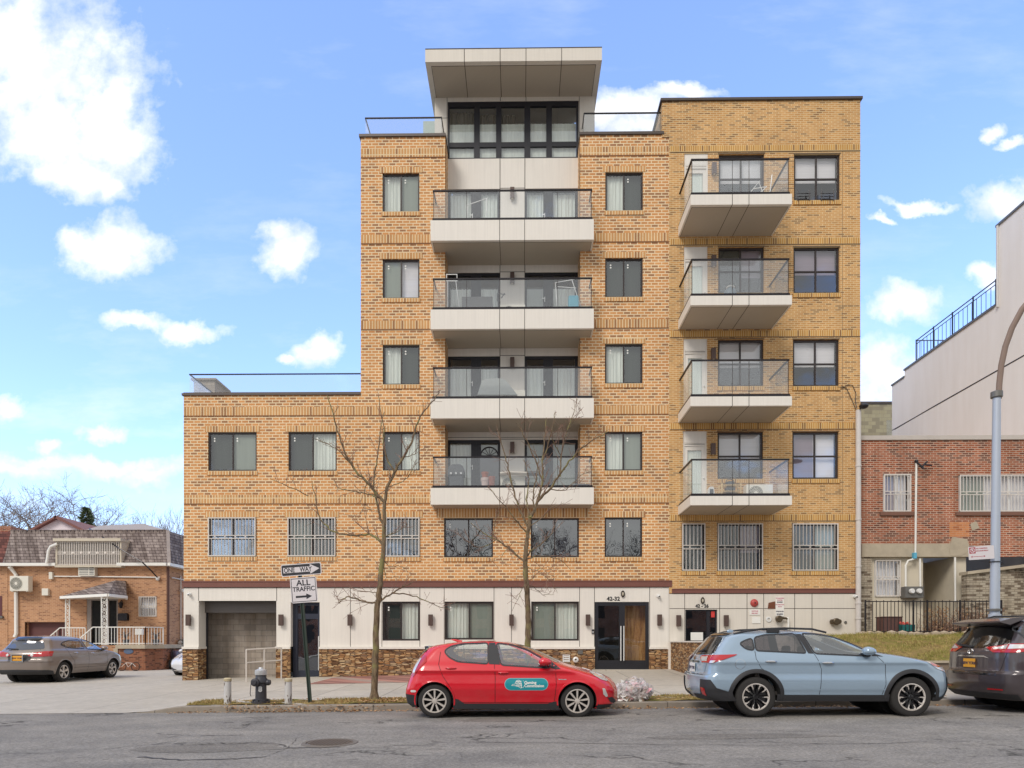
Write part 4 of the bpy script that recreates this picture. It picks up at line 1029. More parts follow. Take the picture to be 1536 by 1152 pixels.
for k, (y0, y1) in enumerate(((283, 302), (410, 429), (537, 555), (664, 681))):
    lamp(768.5, y0, y1, BY, 'brown wall lamp between the glass doors on the %s wide balcony' % ('topmost', 'second highest', 'third highest', 'lowest')[k])
for k, (y0, y1) in enumerate(((246, 266), (384, 404), (524, 541), (666, 683.5))):
    lamp(1070-k*.5, y0, y1, FB, 'brown wall lamp beside the cream door of the %s deep balcony' % ('topmost', 'second highest', 'third highest', 'lowest')[k])
lamp(1017, 923, 939.5, FB, 'brown wall lamp on the cream panel before the door numbered 42-26'); lamp(1088, 923, 939.5, FB, 'brown wall lamp just past the door numbered 42-26, before the red bell')
# dome cameras
def camera_dome(px, py, Y, lb):
    x, _, z = P(px, py, Y); t_ = thing('security_camera', lb, 'security camera', (x, Y, z), 'small white security cameras')
    mb = MB(); mb.lathe([(0, -.02), (.06, -.02), (.065, .03), (0, .03)], (x, Y-.03, z), 'y', 14); mb.build('base', M['whitem'], t_, t_.location)
    mb = MB(); mb.ball((x+.01, Y-.1, z-.01), .055, 12, sc=(1, 1.1, .9)); mb.build('housing', M['whitem'], t_, t_.location, smooth=True)
    mb = MB(); mb.ball((x+.015, Y-.155, z-.025), .025, 8); mb.build('lens', M['frameblk'], t_, t_.location, smooth=True)
camera_dome(285, 891.5, FY, 'white security camera high on the cream pier next to the garage mouth'); camera_dome(987, 894, FY, 'white security camera beside the double entrance doors'); camera_dome(1281.5, 894.5, FB, 'white security camera at the downpipe corner of the yellow building')
# oval bulkhead lights and address numbers
def oval(px, py, Y, lb):
    x, _, z = P(px, py, Y); t_ = thing('bulkhead_light', lb, 'light', (x, Y, z), 'oval bulkhead lights over the doors')
    mb = MB(); mb.lathe([(.06, -.0), (.08, -.05), (.055, -.08), (.05, -.05)], (0, 0, 0), 'y', 18, closed=True); mb.xf(lambda p: Vector((x+p.x*.85, Y+p.y, z+p.z*1.45)))
    mb.build('rim', M['frame'], t_, t_.location, smooth=True)
    mb = MB(); mb.ball((x, Y-.045, z), .05, 12, sc=(.85, .6, 1.45)); mb.build('lens', M['lens'], t_, t_.location, smooth=True)
oval(934, 891, FY, 'oval bulkhead light above the glass double doors numbered 42-32'); oval(1053.5, 901, FB, 'oval bulkhead light above the door numbered 42-26')
M['blacktxt'] = plain('black_lettering', (24, 22, 24), .5, var=.02)
for (tx, px, py, Y, lb, s_) in (('42-32', 920, 898.4, FY, 'black house number 42-32 above the glass double doors', .19), ('42 - 26', 1053, 909.2, FB, 'black house number 42-26 above the dark door', .155)):
    mb = MB(); x, _, z = P(px, py, Y); add_text(mb, tx, s_, (x, Y-.006, z), m=0, bold=.006); tag(mb.build('house_number', M['blacktxt'], None, (x, Y, z)), lb, 'house number')
# fire bell, plates, notices, standpipe connections
redp = plain('faded_red_paint', (178, 72, 66), .45)
x, _, z = P(1131.3, 904.5, FB); t_ = thing('fire_bell', 'round faded red fire bell on the cream panels', 'fire bell', (x, FB, z))
mb = MB(); mb.lathe([(0, -.09), (.05, -.088), (.1, -.07), (.13, -.03), (.135, -.01), (0, -.01)], (x, FB, z), 'y', 24); mb.build('gong', redp, t_, t_.location, smooth=True)
mb = MB(); mb.lathe([(0, -.012), (.06, -.012), (.06, 0), (0, 0)], (x, FB, z), 'y', 12); mb.box(x-.02, x+.02, FB-.11, FB-.088, z-.02, z+.02); mb.build('back_plate', M['frame'], t_, t_.location)
r = R(1151.5, 1162.5, 902, 913, FB); rust = plain('rusty_plate', (112, 66, 44), .8, var=.5, nsc=18)
mb = MB(); mb.prism([(r[0], r[2]), (r[1], r[2]), (r[1], r[3]), (r[0]+.03, r[3]-.05)], FB-.02, FB-.002); tag(mb.build('metal_plate', rust, None, (r[0], FB, r[2])), 'rusty brown square plate beside the tall white notice', 'plate')
pinkt = plain('faded_red_lettering', (196, 120, 136), .6); greyt = plain('dark_blue_lettering', (70, 62, 82), .6)
def sign_board(px0, px1, py0, py1, Y, lb, lines, name='sign', cat='sign', y_off=.02):
    r = R(px0, px1, py0, py1, Y); t_ = thing(name, lb, cat, ((r[0]+r[1])/2, Y, r[2]))
    mb = MB(); mb.box(r[0], r[1], Y-y_off, Y-.002, r[2], r[3]); mb.build('board', M['white'], t_, t_.location)
    mats = {}
    for (tx, fy, sz, mt) in lines: add_text(mats.setdefault(mt, MB()), tx, sz, ((r[0]+r[1])/2, Y-y_off-.002, r[3]-(r[3]-r[2])*fy), bold=.002)
    for mt, m_ in mats.items(): m_.build('lettering', mt, t_, t_.location)
    return t_
sign_board(1163.2, 1175.6, 895.5, 924.5, FB, 'tall white notice with lines of faded red and dark lettering',
           [('STANDPIPE', .07, .055, pinkt), ('SYSTEM', .17, .05, pinkt), ('SIAMESE', .27, .052, greyt), ('CONNECTION', .4, .042, pinkt), ('AUTO', .5, .05, pinkt), ('SPRINKLER', .75, .052, greyt), ('SIAMESE', .89, .058, greyt)])
sign_board(1124, 1140, 914.5, 922.5, FB, 'white faded notice with pink lettering just below the red fire bell', [('NOTICE', .3, .06, pinkt), ('FIRE DEPT', .7, .05, pinkt)], 'notice', 'notice')
sign_board(1128, 1140.5, 925.5, 935, FB, 'white blank notice at the bottom of the fire bell panel', [], 'notice', 'notice')
bronze = plain('aged_bronze', (96, 84, 68), .45, .7)
def siamese(px, py, lb, pipe):
    x, _, z = P(px, py, FB); t_ = thing('pipe_inlet', lb, 'pipe inlet', (x, FB, z))
    mb = MB(); mb.lathe([(0, -.2), (.09, -.2), (.115, -.18), (.115, -.1), (.07, -.08), (.07, 0), (0, 0)], (x-(0 if not pipe else .03), FB, z), 'y', 20)
    mb.build('cap', bronze, t_, t_.location, smooth=True)
    mb = MB()
    if pipe:
        mb.tube([(x+.02, FB-.12, z+.03), (x+.2, FB-.12, z+.02), (x+.24, FB-.1, z+.01)], [.045, .035, .04], 10)
        mb.build('valve', bronze, t_, t_.location, smooth=True)
        mb = MB(); mb.tube([(x+.24, FB-.1, z+.03), (x+.29, FB-.1, z+.03), (x+.3, FB-.1, z-.02), (x+.3, FB-.1, z-.6)], .035, 10); mb.build('pipe', M['white'], t_, t_.location, smooth=True)
    else:
        for dx in (-.1, .1): mb.lathe([(0, -.17), (.07, -.17), (.08, -.15), (.08, -.04), (0, -.04)], (x+dx, FB, z), 'y', 16)
        mb.build('inlet', bronze, t_, t_.location, smooth=True)
siamese(1167.5, 928.5, 'bronze pipe inlet with white elbow pipe below the tall white notice', True)
siamese(1251.5, 932.5, 'bronze double pipe inlet low on the blank cream panels near the downpipe', False)
for px, py, r_, lb in ((1152.8, 929, .09, 'round white vent collar beside the bronze pipe inlet'), (1268, 933.5, .045, 'small round grey vent collar next to the bronze double inlet')):
    x, _, z = P(px, py, FB); mb = MB(); mb.lathe([(r_*.45, -.01), (r_*.5, -.03), (r_, -.03), (r_, 0)], (x, FB, z), 'y', 18); tag(mb.build('wall_vent', M['whitem'] if r_ > .06 else M['cap'], None, (x, FB, z), smooth=True), lb, 'vent')
# louvre vent, round vent and box on the stone base by the double doors
r = R(844, 854.8, 982, 993, ys); t_ = thing('wall_vent', 'square white louvred vent in the stone base beside the double doors', 'vent', (r[0], ys, r[2]))
mb = MB(); merge(mb, frame_mb(r[0], r[1], r[2], r[3], ys-.03, ys, .03)); mb.build('frame', M['whitem'], t_, t_.location)
mb = MB()
for k in range(3): z = r[2]+.045+k*.06; mb.quad((r[0]+.03, ys-.03, z), (r[1]-.03, ys-.03, z), (r[1]-.03, ys-.005, z+.035), (r[0]+.03, ys-.005, z+.035))
mb.build('louvre', M['whitem'], t_, t_.location, recalc=False)
x, _, z = P(863.5, 989.5, ys); mb = MB(); mb.lathe([(.03, -.03), (.045, -.05), (.095, -.03), (.1, 0)], (x, ys, z), 'y', 18); tag(mb.build('wall_vent', M['whitem'], None, (x, ys, z), smooth=True), 'round white vent in the stone base beside the double doors', 'vent')
r = R(866.5, 874, 975.5, 981.5, ys); mb = MB(); mb.box(r[0], r[1], ys-.05, ys, r[2], r[3]); tag(mb.build('junction_box', M['cap'], None, (r[0], ys, r[2]), bevel=.008), 'grey junction box in the stone base beside the double doors', 'junction box')
r = R(887.5, 891, 944, 951, FY); t_ = thing('intercom', 'small dark intercom panel beside the double doors', 'intercom', (r[0], FY, r[2])); mb = MB(); mb.box(r[0], r[1], FY-.04, FY, r[2], r[3]); mb.build('housing', M['frameblk'], t_, t_.location, bevel=.005)
mb = MB()
for i in range(3):
    for j in range(3): mb.box(r[0]+.012+i*.022, r[0]+.026+i*.022, FY-.044, FY-.04, r[2]+.03+j*.025, r[2]+.045+j*.025)
mb.build('button', M['whitem'], t_, t_.location)
# downpipe at the corner of building B with floodlight above
pipec = plain('weathered_white_pipe', (206, 200, 196), .6, var=.15)
x = PX(1287.5, FB-.09); t_ = thing('downpipe', 'weathered white downpipe at the corner of the yellow building', 'downpipe', (x, FB, .6))
mb = MB(); mb.tube([(x, FB-.09, .7), (x, FB-.09, PZ(619, FB))], .085, 12); mb.build('pipe', pipec, t_, t_.location, smooth=True)
mb = MB()
for py in (700, 780, 850, 905, 928): z = PZ(py, FB, 1287); mb = MB(); mb.lathe([(.092, -.03), (.1, -.025), (.1, .025), (.092, .03)], (x, FB-.09, z), n=14); mb.box(x-.03, x+.03, FB-.03, FB, z-.02, z+.02); mb.build('collar', pipec, t_, t_.location)
t_ = thing('floodlight', 'dark floodlight on top of the white downpipe', 'floodlight', (x, FB-.1, PZ(618, FB)))
zf_ = PZ(613, FB, 1287); mb = MB(); mb.ball((x+.1, FB-.25, zf_), .13, 12, sc=(1.2, 1, .7)); mb.build('housing', M['frameblk'], t_, t_.location, smooth=True)
mb = MB(); mb.tube([(x+.05, FB-.2, zf_), (x, FB-.1, zf_-.15)], .025, 6); mb.build('bracket', M['frameblk'], t_, t_.location)
# cables near the corner
mb = MB(); mb.tube([P(1256, 580.5, FB-.03), P(1266, 581, FB-.03), P(1272, 577, FB-.03), P(1279, 578, FB-.03), P(1284, 590, FB-.03), P(1283, 600, FB-.05), P(1285, 612, FB-.1)], .012, 5)
mb.tube([P(1262, 578, FB-.03), P(1270, 583, FB-.03), P(1278, 600, FB-.03), P(1284, 615, FB-.06)], .01, 5)
tag(mb.build('cable', M['frameblk'], None, P(1270, 580, FB)), 'loose dark cables looping down the corner of the yellow building', 'cable')
for py in (640, 647, 725, 850):
    pass
# window guards in the topmost far window
for i, (a, b) in enumerate(((1195.5, 1215.5), (1231, 1251.5))):
    r = R(a, b, 286, 300, FB-.05); mb = MB()
    for z in (r[2]+.02, r[2]+.12, r[2]+.22): mb.tube([(r[0], FB-.05, z), (r[1], FB-.05, z)], .011, 6)
    for xx in (r[0]+.03, r[1]-.03): mb.tube([(xx, FB-.05, r[2]-.02), (xx, FB-.05, r[3]+.03)], .013, 6)
    tag(mb.build('window_guard', M['rail'], None, (r[0], FB, r[2])), 'low black window guard in the topmost window, in the half %s the deep balcony' % ('next to' if i == 0 else 'away from'), 'window guard', 'black window guards')
# ------------------------------------------------------------------ things on the balconies
M['acw'] = plain('off_white_casing', (222, 218, 206), .5, var=.05)
M['dgrey'] = plain('dark_grey_plastic', (78, 80, 84), .5)
M['lgrey'] = plain('light_grey_fabric', (158, 162, 160), .9)
def ac_unit(x, y, z, w=.84, h=.6, d=.32, label='', grp='outdoor air conditioner units', rz=0):
    t_ = thing('air_conditioner', label, 'air conditioner', (x, y, z), grp)
    o = (x, y, z); mb = MB(); mb.box(x-w/2, x+w/2, y-d/2, y+d/2, z+.04, z+h); mb.box(x-w/2+.06, x-w/2+.14, y-d/2+.02, y+d/2-.02, z, z+.04); mb.box(x+w/2-.14, x+w/2-.06, y-d/2+.02, y+d/2-.02, z, z+.04)
    mb.build('casing', M['acw'], t_, o, bevel=.015)
    fx = x-w*.15; r_ = h*.38
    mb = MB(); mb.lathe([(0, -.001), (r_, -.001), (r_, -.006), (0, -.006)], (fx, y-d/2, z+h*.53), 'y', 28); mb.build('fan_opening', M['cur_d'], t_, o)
    mb = MB()
    for q in (.25, .45, .65, .85, 1.0): mb.lathe([(r_*q-.006, -.012), (r_*q+.006, -.012), (r_*q+.006, -.02), (r_*q-.006, -.02)], (fx, y-d/2, z+h*.53), 'y', 28, closed=True)
    for k in range(12):
        a = PI*k/12; mb.beam((fx-math.cos(a)*r_, y-d/2-.015, z+h*.53-math.sin(a)*r_), (fx+math.cos(a)*r_, y-d/2-.015, z+h*.53+math.sin(a)*r_), .008, .006, up=(0, 1, 0))
    mb.lathe([(0, -.012), (r_*.22, -.012), (r_*.22, -.024), (0, -.024)], (fx, y-d/2, z+h*.53), 'y', 16)
    mb.build('fan_guard', M['acw'], t_, o); return t_
ord4 = ('topmost', 'second highest', 'third highest', 'lowest')
for k in range(4):
    x = PX(767, 23.1); h_ = (.52, .62, .62, .66)[k]
    ac_unit(PX(769, 23.1), 23.12, zfloorA[k]-.0, .86, .62 if k else .5, .3, 'white air conditioner unit between the glass doors on the %s wide balcony' % ord4[k])
ac_unit(PX(1137, 22.3), 22.3, zfloorB[3], .88, .62, .32, 'white air conditioner unit beside a wooden shelf on the lowest deep balcony')
ac_unit(PX(1131, 22.3), 22.3, zfloorB[2]-.0, .88, .34, .32, 'white air conditioner unit on the third highest deep balcony')
fa = zfloorA
# topmost wide balcony: exercise bar
def bars(name, label, cat, segs, r, mat, loc, group=None):
    mb = MB()
    for s_ in segs: mb.tube(s_, r, 7)
    return tag(mb.build(name, mat, None, loc, smooth=True), label, cat, group)
Yb1 = 22.6
bars('umbrella_stand', 'thin metal frame with a slanted bar on the topmost wide balcony', 'frame', [[P(700, 308, Yb1), P(732, 297, Yb1)], [P(701, 309, Yb1), (P(701, 0, Yb1)[0], Yb1, fa[0])], [P(730, 298, Yb1), (P(730, 0, Yb1)[0], Yb1, fa[0])]], .014, M['whitem'], P(715, 320, Yb1))
# second balcony
mb = MB(); r = R(693.5, 739, 447, 461, 22.6); 
mb = MB(); r0, r1, r2, r3 = R(693, 739, 446, 462, 22.5); mb.box(r0, r1, 22.45, 22.5, fa[1]+.25, r3); mb.box(r0, r1, 22.5, 23.0, fa[1]+.25, fa[1]+.38); mb.box(r0, r0+.05, 22.46, 23, fa[1], fa[1]+.25); mb.box(r1-.05, r1, 22.46, 23, fa[1], fa[1]+.25); mb.box(r0, r0+.06, 22.5, 23, fa[1]+.38, fa[1]+.5); mb.box(r1-.06, r1, 22.5, 23, fa[1]+.38, fa[1]+.5)
tag(mb.build('outdoor_sofa', plain('grey_weave', (112, 112, 112), .8), None, (r0, 22.5, fa[1]), bevel=.01), 'low grey outdoor sofa seen from behind on the second highest wide balcony', 'sofa')
bars('drying_rack', 'white folding clothes rack by the rail on the second highest wide balcony', 'drying rack', [[P(858, 420, 22.6), P(871, 460, 22.6)], [P(836, 462, 22.6), P(833, 424, 22.9)], [P(833, 424, 22.9), P(862, 419, 22.6)], [P(836, 430, 22.8), P(864, 432, 22.7)]], .013, M['whitem'], P(850, 440, 22.6))
mb = MB(); r = R(852.5, 868, 444.5, 460, 22.5); mb.box(r[0], r[1], 22.4, 22.75, fa[1], r[3]); tag(mb.build('storage_box', plain('turquoise_plastic', (96, 176, 198), .5), None, (r[0], 22.5, fa[1]), bevel=.05), 'turquoise plastic box on the second highest wide balcony', 'box')
mb = MB(); r = R(669.5, 686, 411.5, 422, 22.5); merge(mb, frame_mb(r[0], r[1], r[2], r[3], 22.48, 22.5, .02)); mb.tube([(r[0]+.05, 22.5, r[2]), (r[0]+.05, 22.5, fa[1])], .012, 6); mb.tube([(r[1]-.05, 22.5, r[2]), (r[1]+.1, 22.6, fa[1])], .012, 6)
tag(mb.build('easel', M['whitem'], None, (r[0], 22.5, fa[1])), 'white framed stand poking above the rail of the second highest wide balcony', 'stand')
bars('tap_fixture', 'small dark pipe fixture above the air conditioner on the second highest wide balcony', 'pipe', [[P(746, 452, 22.7), P(746, 440, 22.7), P(758, 442, 22.7)], [P(752, 447, 22.7), P(757, 440, 22.7)]], .018, M['dgrey'], P(750, 445, 22.7))
# third: covered chair
mb = MB(); Yc = 22.55
top = [P(723, 568, Yc), P(733, 566, Yc), P(751, 565.5, Yc), P(758, 568, Yc)]; bot = [P(716, 592, Yc), P(728, 592, Yc), P(757, 592, Yc), P(776, 592, Yc)]
L1 = [(p[0], Yc, max(fa[2]+.02, p[2])) for p in bot]; L2 = [(p[0], Yc+.1, p[2]) for p in top]; L3 = [(p[0], Yc+.5, p[2]-.1) for p in top]; L4 = [(p[0], Yc+.7, fa[2]+.02) for p in bot]
for La, Lb in ((L1, L2), (L2, L3), (L3, L4)):
    for i in range(3): mb.quad(La[i], La[i+1], Lb[i+1], Lb[i])
for i in (0, 3): mb.quad(L1[i], L2[i], L3[i], L4[i])
o_ = mb.build('covered_chair', M['lgrey'], None, (L1[0][0], Yc, fa[2]), weld=True, smooth=True, angle=70); md = o_.modifiers.new('s', 'SUBSURF'); md.levels = 2; md.render_levels = 2; md.subdivision_type = 'SIMPLE'
tag(o_, 'grey weather cover draped over a chair on the third highest wide balcony', 'covered chair')
# lowest: grill, pots, arch ornament, bags, table
def grill_bbq():
    r = R(672, 697, 697, 727, 22.7); t_ = thing('barbecue_grill', 'dark barbecue grill with rounded lid on the lowest wide balcony', 'grill', ((r[0]+r[1])/2, 22.8, fa[3])); o = t_.location; mx = (r[0]+r[1])/2; hw = (r[1]-r[0])/2
    mb = MB(); mb.box(mx-hw*.8, mx+hw*.8, 22.6, 23.0, fa[3]+.04, fa[3]+.55); mb.build('cabinet', M['dgrey'], t_, o, bevel=.01)
    mb = MB(); mb.prism([(mx-hw, fa[3]+.55), (mx+hw, fa[3]+.55), (mx+hw, fa[3]+.72), (mx+hw*.85, fa[3]+.86), (mx+hw*.5, fa[3]+.93), (mx-hw*.5, fa[3]+.93), (mx-hw*.85, fa[3]+.86), (mx-hw, fa[3]+.72)], 22.58, 23.0); mb.build('lid', M['dgrey'], t_, o, bevel=.02)
    mb = MB()
    for k in (-1, 0, 1): mb.lathe([(0, -.03), (.035, -.03), (.035, 0), (0, 0)], (mx+k*.17, 22.58, fa[3]+.62), 'y', 12)
    mb.build('knob', M['whitem'], t_, o)
grill_bbq()
terra = plain('terracotta', (176, 104, 84), .8)
def pot(px, py0, py1, w, mat, lb, Y=22.5, z0=None, grp='plant pots'):
    x = PX(px, Y); a = PZ(py1, Y) if z0 is None else z0; b = PZ(py0, Y); rr = w/2
    mb = MB(); mb.lathe([(0, 0), (rr*.72, 0), (rr*.95, (b-a)*.75), (rr*1.05, (b-a)*.76), (rr*1.05, b-a), (rr*.9, b-a), (rr*.85, (b-a)*.85), (0, (b-a)*.85)], (x, Y, a), n=20)
    tag(mb.build('plant_pot', mat, None, (x, Y, a), smooth=True), lb, 'plant pot', grp)
pot(727.5, 717, 726, .26, plain('pale_pink_pot', (214, 190, 182), .8), 'pale pot under the terracotta pot on the lowest wide balcony', z0=fa[3])
pot(727.5, 708.5, 717, .24, terra, 'terracotta pot stacked on the pale pot on the lowest wide balcony')
pot(737.5, 715, 726, .22, plain('dusty_terracotta', (160, 100, 88), .8), 'dusty terracotta pot beside the stacked pots on the lowest wide balcony', z0=fa[3])
x, _, z = P(734, 684, 22.9); t_ = thing('arch_ornament', 'black half round spoked ornament on the lowest wide balcony', 'ornament', (x, 22.9, fa[3]))
mb = MB(); mb.tube([(x+.3*math.cos(a), 22.9, z+.3*math.sin(a)) for a in [PI*i/16 for i in range(17)]], .025, 6); mb.beam((x-.3, 22.9, z), (x+.3, 22.9, z), .04, .04); mb.build('frame', M['rail'], t_, t_.location)
mb = MB()
for k in range(1, 6): a = PI*k/6; mb.tube([(x, 22.9, z), (x+.29*math.cos(a), 22.9, z+.29*math.sin(a))], .012, 5)
mb.build('spoke', M['rail'], t_, t_.location)
mb = MB(); mb.box(x-.32, x+.32, 22.88, 22.93, fa[3], z-.02); mb.build('board', M['dgrey'], t_, t_.location)
mb = MB()
for i in range(6): mb.tube([(PX(749, 22.8)+.02, 22.75+i*.05, fa[3]+.66+.02*math.sin(i)), (PX(765, 22.8), 22.75+i*.05, fa[3]+.7+.015*math.sin(i*2)), (PX(791, 22.8), 22.75+i*.05, fa[3]+.64+.03*math.cos(i))], .035, 6)
tag(mb.build('rolled_cloth', plain('dirty_white_cloth', (214, 204, 190), .9), None, (PX(770, 22.8), 22.8, fa[3]+.65), smooth=True), 'off white cloth roll lying on the air conditioner of the lowest wide balcony', 'cloth roll')
mb = MB(); r = R(790, 811, 708, 727, 22.7); mb.box(r[0], r[1], 22.6, 23, r[3]-.06, r[3]); 
for xx in (r[0]+.02, r[1]-.05):
    for yy in (22.62, 22.95): mb.box(xx, xx+.03, yy, yy+.03, fa[3], r[3]-.06)
mb.box(r[0]+.02, r[1]-.02, 22.62, 22.98, fa[3]+.2, fa[3]+.23)
tag(mb.build('side_table', M['dgrey'], None, (r[0], 22.7, fa[3])), 'dark two tier side table on the lowest wide balcony', 'table')
for px, w_, h_, lb in ((662, .35, .14, 'dark planter box at the brick end of the lowest wide balcony'), (873, .5, .2, 'dark planter box at the far end of the lowest wide balcony, past the glass door')):
    mb = MB(); x = PX(px, 22.5); mb.prism([(x-w_/2+.02, fa[3]), (x+w_/2-.02, fa[3]), (x+w_/2, fa[3]+h_), (x-w_/2, fa[3]+h_)], 22.4, 22.62); tag(mb.build('planter', M['dgrey'], None, (x, 22.5, fa[3]), bevel=.01), lb, 'planter', 'dark planter boxes')
mb = MB(); r = R(697, 709, 721, 727, 22.4); mb.box(r[0], r[1], 22.35, 22.5, fa[3], fa[3]+.13); tag(mb.build('tray', M['white'], None, (r[0], 22.4, fa[3]), bevel=.01), 'small white tray beside the barbecue grill', 'tray')
# deep balconies
fb = zfloorB
def shelf():
    r = R(1080, 1110, 718, 738, 22.1); x0, x1 = r[0], r[1]; t_ = thing('wooden_shelf', 'pale wooden shelf with slatted tiers on the lowest deep balcony', 'shelf', ((x0+x1)/2, 22.1, fb[3])); o = t_.location
    wd = plain('pale_wood', (206, 178, 128), .6, var=.2)
    mb = MB()
    for x in (x0, x1-.04):
        for y in (21.95, 22.25): mb.box(x, x+.04, y, y+.04, fb[3], fb[3]+.62)
    mb.build('frame', wd, t_, o)
    for z in (.15, .35, .55):
        mb = MB()
        for y in (21.95, 22.05, 22.15, 22.25): mb.box(x0+.04, x1-.04, y+.001, y+.06, fb[3]+z, fb[3]+z+.02)
        mb.build('shelf_board', wd, t_, o)
    for i, (z, w_) in enumerate(((.17, .34), (.37, .3))):
        mb = MB(); cx = (x0+x1)/2; mb.box(cx-w_/2, cx+w_/2, 22.0, 22.22, fb[3]+z, fb[3]+z+.13); tag(mb.build('crate', M['dgrey'], None, (cx, 22.1, fb[3]+z), bevel=.01), 'dark crate on the %s tier of the wooden shelf' % ('lower', 'middle')[i], 'crate')
    mb = MB(); mb.tube([((x0+x1)/2+.14*math.cos(a), 22.1, fb[3]+.68+.1*math.sin(a)) for a in [PI*i/10 for i in range(11)]], .012, 5); mb.lathe([(0, 0), (.13, 0), (.15, .11), (.13, .11), (0, .02)], ((x0+x1)/2, 22.1, fb[3]+.575), n=16)
    tag(mb.build('wire_basket', M['dgrey'], None, ((x0+x1)/2, 22.1, fb[3]+.58)), 'round basket with a hoop handle on top of the wooden shelf', 'basket')
shelf()
mb = MB(); x = PX(1065.5, 21.9); z = fb[3]; W = .27
mb.prism([(x-W/2, z), (x-W/2+.05, z), (x-W/2+.08, z+.12), (x+W/2-.08, z+.12), (x+W/2-.05, z), (x+W/2, z), (x+W/2-.06, z+.42), (x+W/2-.09, z+.46), (x-W/2+.09, z+.46), (x-W/2+.06, z+.42)], 21.75, 21.95)
mb.box(x-.06, x+.06, 21.745, 21.749, z+.18, z+.38, 1)
tag(mb.build('step_stool', [M['white'], M['dgrey']], None, (x, 21.9, z)), 'white plastic step stool beside the cream door on the lowest deep balcony', 'stool')
bars('drying_rack', 'thin white folding rack on the topmost deep balcony', 'drying rack', [[P(1127, 287, 21.9), P(1138, 273, 21.9), P(1144, 288, 21.9)], [P(1131, 283, 21.9), P(1150, 280, 21.9)], [P(1150, 280, 21.9), P(1140, 289, 21.9)], [P(1158, 262, 21.6), P(1155, 290, 21.6)]], .014, M['whitem'], P(1140, 280, 21.9))
x = PX(1095, 21.9); z = fb[1]; mb = MB(); mb.lathe([(0, 0), (.2, 0), (.22, .1), (.2, .25), (.2, .5), (.16, .62), (.08, .68), (0, .68)], (x, 21.9, z), n=20); tag(mb.build('plastic_barrel', plain('grey_blue_plastic', (116, 128, 136), .5), None, (x, 21.9, z), smooth=True), 'grey blue rounded barrel on the second highest deep balcony', 'barrel')
mb = MB(); mb.lathe([(0, 0), (.12, 0), (.14, .03), (.05, .06), (0, .07)], (x+.01, 21.9, z+.685), n=16); tag(mb.build('cloth', M['white'], None, (x, 21.9, z+.69), smooth=True), 'white cap lying on the grey blue barrel', 'cloth')
x0, x1 = PX(1110, 21.8), PX(1163, 21.8); mb = MB(); z = fb[1]; n = 14
for i in range(n):
    a = x0+(x1-x0)*i/n; b = x0+(x1-x0)*(i+1)/n; hh = lambda q: z+.3+.05*math.sin(q*17)
    mb.quad((a, 21.7, z+.02), (b, 21.7, z+.02), (b, 21.72, hh(b)), (a, 21.72, hh(a))); mb.quad((a, 21.72, hh(a)), (b, 21.72, hh(b)), (b, 22.1, hh(b)), (a, 22.1, hh(a)))
for xx in (x0+.05, x1-.1): mb.box(xx, xx+.03, 21.8, 21.83, z, z+.3)
tag(mb.build('covered_table', M['white'], None, (x0, 21.8, z), recalc=False), 'low table under a rumpled white cloth on the second highest deep balcony', 'table')
from mathutils import noise as mnoise
# ------------------------------------------------------------------ red brick building (right)
CY = 23.0
XC0 = PX(1291.5, CY); XC1 = 17.97
C = thing('brick_building', 'old red brick building with barred windows and a concrete lintel beside the yellow building', 'building', (XC0, CY, .8)); oC = C.location
zCt = PZ(660, CY, 1400); zl1_ = PZ(816, CY, 1400); zl0_ = PZ(835.5, CY, 1370)
w1 = R(1324.5, 1366, 711, 768, CY); w2 = R(1438, 1552, 712, 768, CY)
wall(XC0, XC1, zl1_, zCt, [w1, w2], CY, .12, [M['brickR']], 'wall', C)
wall(XC0, XC1, zl0_-.0, zl1_, [], CY, .1, [M['brickR']], 'wall', C)
mb = MB(); mb.quad((XC0, 32, .5), (XC0, CY, .5), (XC0, CY, zCt), (XC0, 32, zCt)); mb.quad((XC0, 32, zCt-.3), (XC0, CY+.2, zCt-.3), (XC1, CY+.2, zCt-.3), (XC1, 32, zCt-.3)); mb.build('side_wall', M['brickR'], C, oC, recalc=False)
conc = plain('stained_concrete', (176, 164, 144), .85, var=.3, nsc=3, bump=.3)
mb = MB(); mb.box(XC0-.03, XC1, CY-.05, CY+.3, zCt, PZ(653.5, CY, 1400)); mb.build('coping', plain('pale_coping', (190, 182, 174), .7), C, oC)
mb = MB(); mb.box(XC0, PX(1452, CY), CY-.06, CY+.3, zl0_, zl1_); mb.build('lintel', conc, C, oC)
window(C, w1, CY, 'slide', (('p', .95), ('w', .95)), fmat=M['whitem'], grille=True, dep=.11)
window(C, w2, CY, 'multi', ('m', 'w', 'w'), fmat=M['whitem'], grille=True, dep=.11, mull=[w2[0]+.9, w2[0]+1.75])
mb = MB(); brs = plain('brown_sill', (120, 86, 72), .8)
for r in (w1, w2): mb.box(r[0]-.12, min(r[1]+.12, XC1), CY-.07, CY+.05, r[2]-.12, r[2]-.002)
mb.build('sill', brs, C, oC)
mb = MB(); r = R(1424, 1454, 783, 805, CY); mb.box(r[0], r[1], CY-.006, CY+.01, r[2], r[3]); mb.build('orange_brick_patch', brick('orange_brick_patch', lin((196, 128, 84)), lin((206, 140, 96)), lin((170, 104, 70)), lin((206, 170, 140)), .215, .072, .006, dark=.1), C, oC)
mb = MB(); mb.prism([P(1422, 822, CY)[::2], P(1428, 806, CY)[::2], P(1449, 809, CY)[::2], P(1452, 826, CY)[::2], P(1440, 834, CY)[::2], P(1424, 834, CY)[::2]], CY-.07, CY+.01); mb.prism([P(1455, 786, CY)[::2], P(1464, 782, CY)[::2], P(1469, 792, CY)[::2], P(1458, 796, CY)[::2]], CY-.012, CY+.01); mb.build('cement_patch', conc, C, oC)
